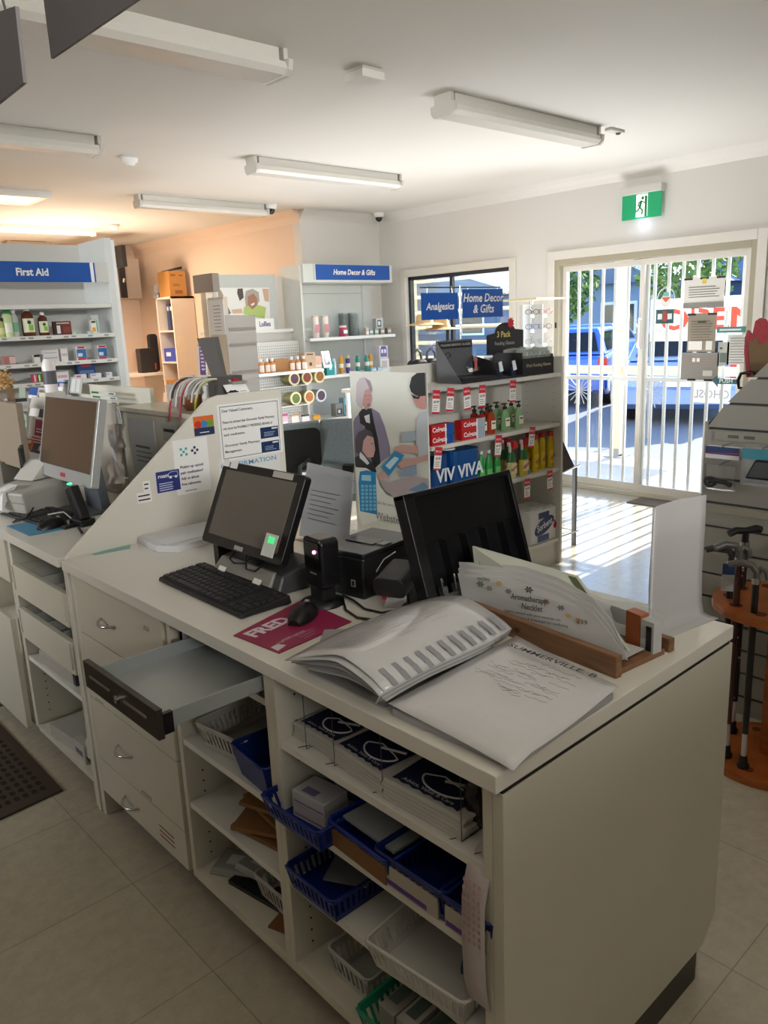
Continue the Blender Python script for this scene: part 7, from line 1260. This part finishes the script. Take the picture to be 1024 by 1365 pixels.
# ---- walking stick stand
CX, CY, RR, TZ_ = 2.685, .972, .215, .60
t = thing('stick_stand', 'round two-tier orange wooden stand for walking sticks', 'stand', (CX,CY,0))
part('bottom_disc', MB().cyl((CX,CY,.0),(CX,CY,.03),RR,ORANGE,seg=48), t, True, .004); part('top_disc', MB().cyl((CX,CY,TZ_-.028),(CX,CY,TZ_),RR,ORANGE,seg=48), t, True, .004); part('post', MB().b(CX-.03,CY-.05,.03,CX+.03,CY+.02,TZ_-.028,ORANGE), t, True)
holes = [(CX+.16*math.cos(R(a)), CY+.16*math.sin(R(a))) for a in range(0,360,36)]
for hx_,hy_ in holes: part('hole', MB().cyl((hx_,hy_,TZ_-.0),(hx_,hy_,TZ_+.0006),.021,M('5a2408',.7),seg=18), t, True); part('hole', MB().cyl((hx_,hy_,.03),(hx_,hy_,.0306),.017,M('6a2c0c',.7),seg=18), t, True)
def stick(label, ang, top, shaft, hcol, kind, rad=.011, tip=True, hdir=0, pat=None, rr=.16):
    x = CX+rr*math.cos(R(ang)); y = CY+rr*math.sin(R(ang)); t = thing('walking_stick', label, 'walking stick', (x,y,.03), hdir, 'walking sticks in the round stand')
    m = MB(); S_ = M(shaft,.35) if not pat else pat; part('shaft', MB().cyl((0,0,.13 if tip else .01),(0,0,top-.03),rad,S_,seg=14), t)
    part('ferrule', MB().lathe(0,0,[(.020,0),(.021,.012),(.014,.022),(.013,.045)],BLK,16), t)
    if tip: part('adjuster', MB().cyl((0,0,.04),(0,0,.13),.009,M('c9cacc',.3,.5),seg=12), t)
    part('collar', MB().cyl((0,0,top-.05),(0,0,top-.03),rad+.003,CHROME,seg=14), t); H = M(hcol,.35)
    if kind == 'derby': h = MB().tube([(0,0,top-.03),(0,0,top-.01),(-.015,0,top+.012),(-.05,0,top+.018),(-.085,0,top+.006)],.012,H,10).tube([(0,0,top-.02),(.012,0,top+.004),(.03,0,top-.006),(.036,0,top-.03)],.010,H,10)
    else: h = MB().tube([(-.065,0,top+.004),(-.04,0,top+.014),(0,0,top+.008),(.04,0,top+.014),(.06,0,top+.008)],.013,H,10).cyl((0,0,top-.04),(0,0,top+.01),.012,H)
    part('handle', h, t, bevel=0); return t
def floral_fn(t, b):
    tc = t.nodes.new('ShaderNodeTexCoord'); v = t.nodes.new('ShaderNodeTexVoronoi'); v.inputs['Scale'].default_value = 60; cr_ = t.nodes.new('ShaderNodeValToRGB'); e = cr_.color_ramp.elements; e[0].color = lin('d8cfd0'); e[0].position = .12; e[1].color = lin('17161a'); e[1].position = .35; k = cr_.color_ramp.elements.new(.22); k.color = lin('8a3a4a')
    t.links.new(tc.outputs['Object'], v.inputs['Vector']); t.links.new(v.outputs['Distance'], cr_.inputs[0]); t.links.new(cr_.outputs[0], b.inputs['Base Color']); b.inputs['Roughness'].default_value = .35
FLO = nodes_mat('floral_print', floral_fn)
s1_ = stick('black walking stick with a paper tag, leftmost in the stand', 118, .735, '17171a', '3a3a3c', 'derby', hdir=-60)
part('tag_card', MB().b(-.03,-.018,.60,.03,-.016,.70,M('c0c4c4',.5)), s1_, label='white product tag with a navy top'); part('tag_header', MB().b(-.03,-.0185,.66,.03,-.018,.70,M('2a4a7a',.5)), s1_)
stick('copper brown walking stick with a grey derby handle', 144, .77, '4a2c26', '55524f', 'derby', hdir=-40)
stick('black walking stick with a bronze-grey curved handle, in front', 172, .72, '1a1718', '5a5450', 'derby', hdir=-70)
stick('floral patterned walking stick with a black T handle', 72, .775, '000000', '17171a', 't', .013, hdir=-30, pat=FLO)
stick('purple walking stick with a white lower section at the right edge', 216, .70, '4a2a7a', '2a2a2c', 't', .013, hdir=-40)
stick('brown handled walking stick at the right edge behind the purple one', 0, .70, '3a2a22', 'd8d0c8', 't', hdir=0)
solo('green_pole', 'thin green pole standing on the floor behind the counter end', 'pole', MB().cyl((0,0,0),(0,0,.5),.009,M('4a6a2a',.5)), (2.42,1.09,0))
# ================================================================ CONTENTS OF THE COUNTER SHELVES
BAG = M('b9b7b2',.7,noise=.06,scale=20)
def bagstack(label, y, x0, w, d, n, top, rz=0):
    """stack of folded white paper bags with a navy printed panel, thing local X along the counter"""
    t = thing('paper_bag_stack', label, 'paper bags', (x0,y,.706), rz, 'stacks of white pharmacy paper bags')
    for k in range(n):
        z = k*top/n; dx = rnd.uniform(-.006,.006); part('bag_layer', MB().hexa([(-w/2+dx,0,z),(w/2+dx,0,z),(w/2+dx,d,z),(-w/2+dx,d,z)],[(-w/2+dx,.004,z+top/n*.85),(w/2+dx,.004,z+top/n*.85),(w/2+dx,d,z+top/n*.85),(-w/2+dx,d,z+top/n*.85)],BAG), t, bevel=.003)
    z = top+.0005; pn = MB(); nz = 12; pts = [(-w*.40,.012,z)]+[(-w*.40+w*.8*i/nz,.012+.004*(i%2),z) for i in range(1,nz)]+[(w*.40,.012,z),(w*.42,d*.5,z),(-w*.42,d*.5,z)]
    pn.poly(pts, M('10183c',.6)); part('navy_panel', pn, t)
    m = MB(); c = Vector((.015,.062,z+.0006)); m.tube([c+Vector((.055*math.cos(a)*w/.2,.032*math.sin(a),0)) for a in [PI*1.02+PI*i/12*.96 for i in range(13)]],.0022,M('c9c9c9',.6),5); m.tube([c+Vector((-.055*w/.2,0,0)),c+Vector((-.02,.016,0)),c+Vector((.03,.006,0)),c+Vector((.055*w/.2,0,0))],.0016,M('c9c9c9',.6),5); m.tube([c+Vector((-.01,.005,0)),c+Vector((.05*w/.2,.026,0))],.003,M('c9c9c9',.6),5); part('mortar_drawing', m, t)
    part('lettering', textmb('Advice, Value & Care', .013*w/.2, M('c9c9d0',.6), (-.0,.024,z+.0008), 'Z', .01, wid=w*.62), t); return t
bagstack('smallest stack of white paper bags at the left end of the top shelf', 1.235, .885, .15, .3, 4, .036, -90)
bagstack('middle stack of white paper bags, navy mortar print, beside the wire dividers', 1.085, .872, .17, .33, 5, .042, -94)
bagstack('largest floppy stack of white paper bags with Advice Value and Care print', .90, .868, .20, .36, 5, .045, -88)
for k, y in enumerate((1.24,1.145,1.0,.80,.745)):
    t = thing('wire_divider', 'thin dark wire shelf divider, %s' % ('leftmost, beside the smallest bag stack','between the smallest and middle bag stacks','just right of the middle bag stack','between the largest bag stack and the red bundle','rightmost, beside the end panel')[k], 'divider', (.87,y,.706), 0, 'wire dividers on the top shelf')
    part('wire', MB().tube([(.87,y,.855),(.87,y,.709),(1.05,y-.0,.709)],.0009,DGREY,5), t, True); part('foot', MB().tube([(.862,y+.02,.708),(.90,y-.0,.708)],.0009,DGREY,5), t, True)
t = thing('wrapped_bundle', 'dark red and black plastic wrapped bundle at the right end of the top shelf', 'bundle', (.99,.79,.706)); m = MB(); m.lathe(0,0,[(.03,.0),(.05,.012),(.055,.05),(.05,.09),(.035,.12),(.01,.128)],M('2a0c10',.25,bump=.6,scale=30),18,1.5,.8); part('wrap', m, t); part('dark_film', MB().lathe(-.05,.02,[(.02,.0),(.04,.02),(.042,.07),(.02,.11)],M('101014',.15,bump=.6,scale=40),14,1,.7), t)
# blue trays
def bl(label, y, x, z, w, d, h, col='0b2474', rz=-90): return basket('storage_tray', label, 'tray', x, y, z, w, d, h, col, rz, .9, True, 'plastic trays in the near shelf unit')
bl('blue slotted tray of white cartons sticking out at the left of its shelf', 1.235, .955, .533, .20, .30, .055)
for k,(dx,dy,dz,lb) in enumerate(((0,0,0,'lower white medicine carton in the protruding blue tray'),(0,0,.032,'upper white medicine carton in the protruding blue tray'))): g = carton('medicine_carton', lb, 'box', (.86,1.235,.537+dz), .10, .07, .03, 'b9b9ba', ((.05,.2,.95,.35,'8a6a9a'),), -84); part('top_print', MB().b(-.045,.005,.0305,.045,.065,.031,M('a8a8ac',.5)).b(-.03,.01,.031,.01,.03,.0314,M('6a5a80',.5)), g)
g = carton('medicine_carton', 'white and navy carton behind the stacked pair in the blue tray', 'box', (.95,1.20,.537), .09, .06, .06, 'b4b4b6', ((.1,.5,.9,.8,'2a3a5a'),), -80)
g = basket('storage_tray', 'blue rimmed tray with a brown card front under a grey cardboard sheet', 'tray', .975, 1.055, .533, .19, .26, .06, '0e2c86', -92, .92, True, 'plastic trays in the near shelf unit'); part('card_front', MB().b(-.085,-.128,.004,.085,-.124,.045,M('7a5530',.7)), g)
solo('cardboard_sheet', 'grey cardboard sheet lying flat in the brown-fronted tray', 'cardboard', MB().b(-.08,-.10,0,.08,.10,.006,M('8f959a',.7)), (.975,1.055,.588), -92)
for y,w_,lb in ((.915,.185,'deep navy tray with a purple and white card front, in the middle shelf'),(.775,.12,'narrow navy tray with a printed card front, beside the end panel')):
    g = bl(lb, y, .975, .533, w_, .26, .07, '0c2266'); part('card_front', MB().b(-w_*.40,-.1275,.006,w_*.40,-.124,.05,M('b0a89c',.6)), g); part('card_print', MB().b(-w_*.38,-.1282,.01,w_*.25,-.1275,.02,M('5a3a8a',.6)), g)
bl('blue tray with a silver blister strip on the lower shelf, left end', 1.215, .96, .354, .17, .26, .06)
solo('blister_strip', 'silver grey blister strip inside the lower blue tray', 'blister', MB().b(-.05,-.04,0,.05,.04,.006,M('7a7e84',.35,.4)), (.93,1.19,.40), -60)
g = basket('basket', 'white slotted basket with colourful packets on the lower shelf', 'basket', .955, .90, .354, .24, .27, .065, 'c9c7c2', -84, .88)
for k,(dx,dy,c,c2,lb) in enumerate(((.0,-.03,'1c3a6a','c8b83a','navy and yellow packet in the white basket'),(.035,-.05,'b9b4ac','3a5a8a','pale packet with navy print in the white basket'),(.06,-.02,'c9b860','2a3a50','yellow packet leaning in the white basket'))):
    solo('packet', lb, 'packet', MB().hexa([(-.035,-.02,0),(.035,-.02,0),(.035,.02,0),(-.035,.02,0)],[(-.035,-.02,.012),(.035,-.02,.012),(.035,.02,.03),(-.035,.02,.03)],M(c,.4)).b(-.02,-.021,.002,.02,-.02,.01,M(c2,.4)), (.96+dx,.90+dy-.03,.358+.012*k), -60+20*k)
g = basket('basket', 'green rimmed basket of pale cartons on the bottom shelf', 'basket', .955, .93, .131, .26, .27, .085, '1f8a6a', -88, .86)
for k in range(4): gg = carton('medicine_carton', 'long pale carton in the green basket, %s' % ('leftmost','second from the left','third from the left','rightmost')[k], 'box', (.86,1.01-.052*k,.135), .044, .2, .075+.006*(k%2), ('a8a49c','b8b4b0','8a9a90','b0a8a0')[k], ((.1,.2,.9,.4,'6a7a6a'),), -88, 'long cartons in the green basket'); part('top_print', MB().b(-.015,.02,.0815,.012,.18,.0818,M('5a6a60',.5)), gg)
g = basket('basket', 'clear white basket left of the green one on the bottom shelf', 'basket', .98, 1.16, .131, .14, .2, .08, 'b4b4b0', -90)
# paper label roll hanging at the end panel
t = thing('label_strip', 'long white paper label strip with red print curling down beside the end panel', 'label roll', (.86,.745,.60)); vs = []; prof = [(.98,.705),(.93,.715),(.88,.712),(.852,.69),(.838,.64),(.836,.56),(.838,.48),(.846,.43),(.87,.405),(.91,.40)]
for x,z in prof: vs += [(x,.772,z),(x,.722,z)]
n = len(prof); o = part('strip', MB().add(vs, [(2*i,2*i+1,2*i+3,2*i+2) for i in range(n-1)], M('c0b8b8',.5), True), t, True); sd = o.modifiers.new('thick','SOLIDIFY'); sd.thickness = .0012
m = MB()
for k in range(9):
    for q_2 in (.768,.757,.746,.735): m.b(.8348,q_2-.006,.69-.014*k-.02,.8353,q_2,.689-.014*k-.012,M('b89494',.6))
for v in m.v: v.x -= .0015 if v.z < .66 else -.004*(v.z-.66)/.03
part('red_print', m, t, True)['kind'] = 'stuff'
# middle unit
basket('basket', 'white slotted basket on the upper shelf of the middle unit', 'basket', .99, 1.63, .531, .18, .25, .075, 'b4b2aa', -82); basket('basket', 'deep blue basket beside the white one in the middle unit', 'basket', .965, 1.44, .531, .16, .24, .085, '0e2a70', -95, .85, False)
basket('basket', 'navy basket behind the white one on the upper middle shelf', 'basket', 1.20, 1.52, .531, .20, .16, .11, '0e2a70', -90, .85, False)
for k,(x,y,z,rz,lb) in enumerate(((.99,1.49,.341,-80,'lowest brown kraft envelope on the middle shelf'),(1.0,1.50,.360,-62,'second brown kraft envelope, turned, on the middle shelf'),(1.02,1.50,.379,-96,'third brown kraft envelope with a folded flap'),(1.03,1.50,.398,-72,'top brown kraft envelope of the untidy pile'))):
    t = thing('kraft_envelope', lb, 'envelope', (x,y,z), rz, 'brown kraft envelopes'); part('envelope', MB().hexa([(-.13,-.10,0),(.13,-.10,0),(.13,.10,0),(-.13,.10,0)],[(-.128,-.098,.009),(.128,-.098,.009),(.128,.098,.018),(-.128,.098,.018)],M('7d5730',.7,noise=.12)), t); part('flap', MB().slab([(-.12,.098,.0182),(.12,.098,.0182),(.08,.03,.0156),(-.08,.03,.0156)],(0,0,.0006),M('6e4a28',.7)), t)
for k,(x,y,rz,lb) in enumerate(((.94,1.70,-60,'clear wrapped grey pack at the left of the bottom middle shelf'),(.97,1.62,-80,'grey plastic pack overlapping the first on the bottom middle shelf'))):
    t = thing('plastic_pack', lb, 'pack', (x,y,.131+.022*k), rz, 'grey plastic packs'); part('pack', MB().hexa([(-.07,-.05,0),(.07,-.05,0),(.07,.05,0),(-.07,.05,0)],[(-.06,-.045,.02),(.06,-.045,.02),(.06,.045,.02),(-.06,.045,.02)],M('8f908c',.25,bump=.4,scale=25)), t, bevel=.004); part('label', MB().b(-.03,-.02,.0203,.03,.02,.021,M('b9b9b4',.4)), t)
basket('basket', 'round-cornered white basket on the bottom shelf of the middle unit', 'basket', .98, 1.49, .131, .14, .16, .08, 'b9b7b0', -90, .8)
solo('black_folder', 'black flat folder lying on the bottom shelf of the middle unit', 'folder', MB().b(-.11,-.03,0,.11,.03,.012,BLK), (.93,1.56,.131), -80)
solo('kraft_envelope', 'brown kraft scrap under the white basket, bottom shelf of the middle unit', 'envelope', MB().b(-.05,-.04,0,.05,.04,.006,M('7a5230',.7)), (.92,1.42,.131), -70)
# left unit contents
t = thing('wrapped_pack', 'pale wrapped pack with a dark end on the shelf under the tray drawers', 'pack', (.935,2.75,.404), -88); part('pack', MB().hexa([(-.17,-.07,0),(.17,-.07,0),(.17,.05,0),(-.17,.05,0)],[(-.165,-.065,.05),(.165,-.065,.05),(.165,.045,.05),(-.165,.045,.05)],M('a8a49c',.4,bump=.2,scale=12)), t, bevel=.008); part('dark_end', MB().b(.15,-.072,.006,.172,.04,.044,M('3a3836',.5)), t)
t = thing('paper_pile', 'pale papers with a teal folder at the bottom of the far open shelf', 'papers', (.965,2.75,.113), -85); part('sheets', MB().b(-.14,-.10,0,.12,.12,.05,M('a8a6a0',.5)), t, bevel=.002); part('teal_folder', MB().b(-.13,.05,.051,.13,.12,.057,M('2a4f5c',.5)), t)
t = thing('white_kettle', 'rounded white appliance with a black rim on the bottom of the far shelf', 'appliance', (.93,2.56,.113)); part('body', MB().lathe(0,0,[(.05,.0),(.062,.02),(.06,.08),(.045,.115),(.0,.125)],M('c4c2bc',.35),22), t); part('rim', MB().lathe(0,0,[(.063,.018),(.065,.024),(.062,.03)],BLK,22), t)
carton('white_box', 'white printed box standing at the front of the far bottom shelf', 'box', (.862,2.62,.113), .09, .03, .07, 'b4b2ac', ((.1,.3,.8,.6,'6a6470'),), -90)
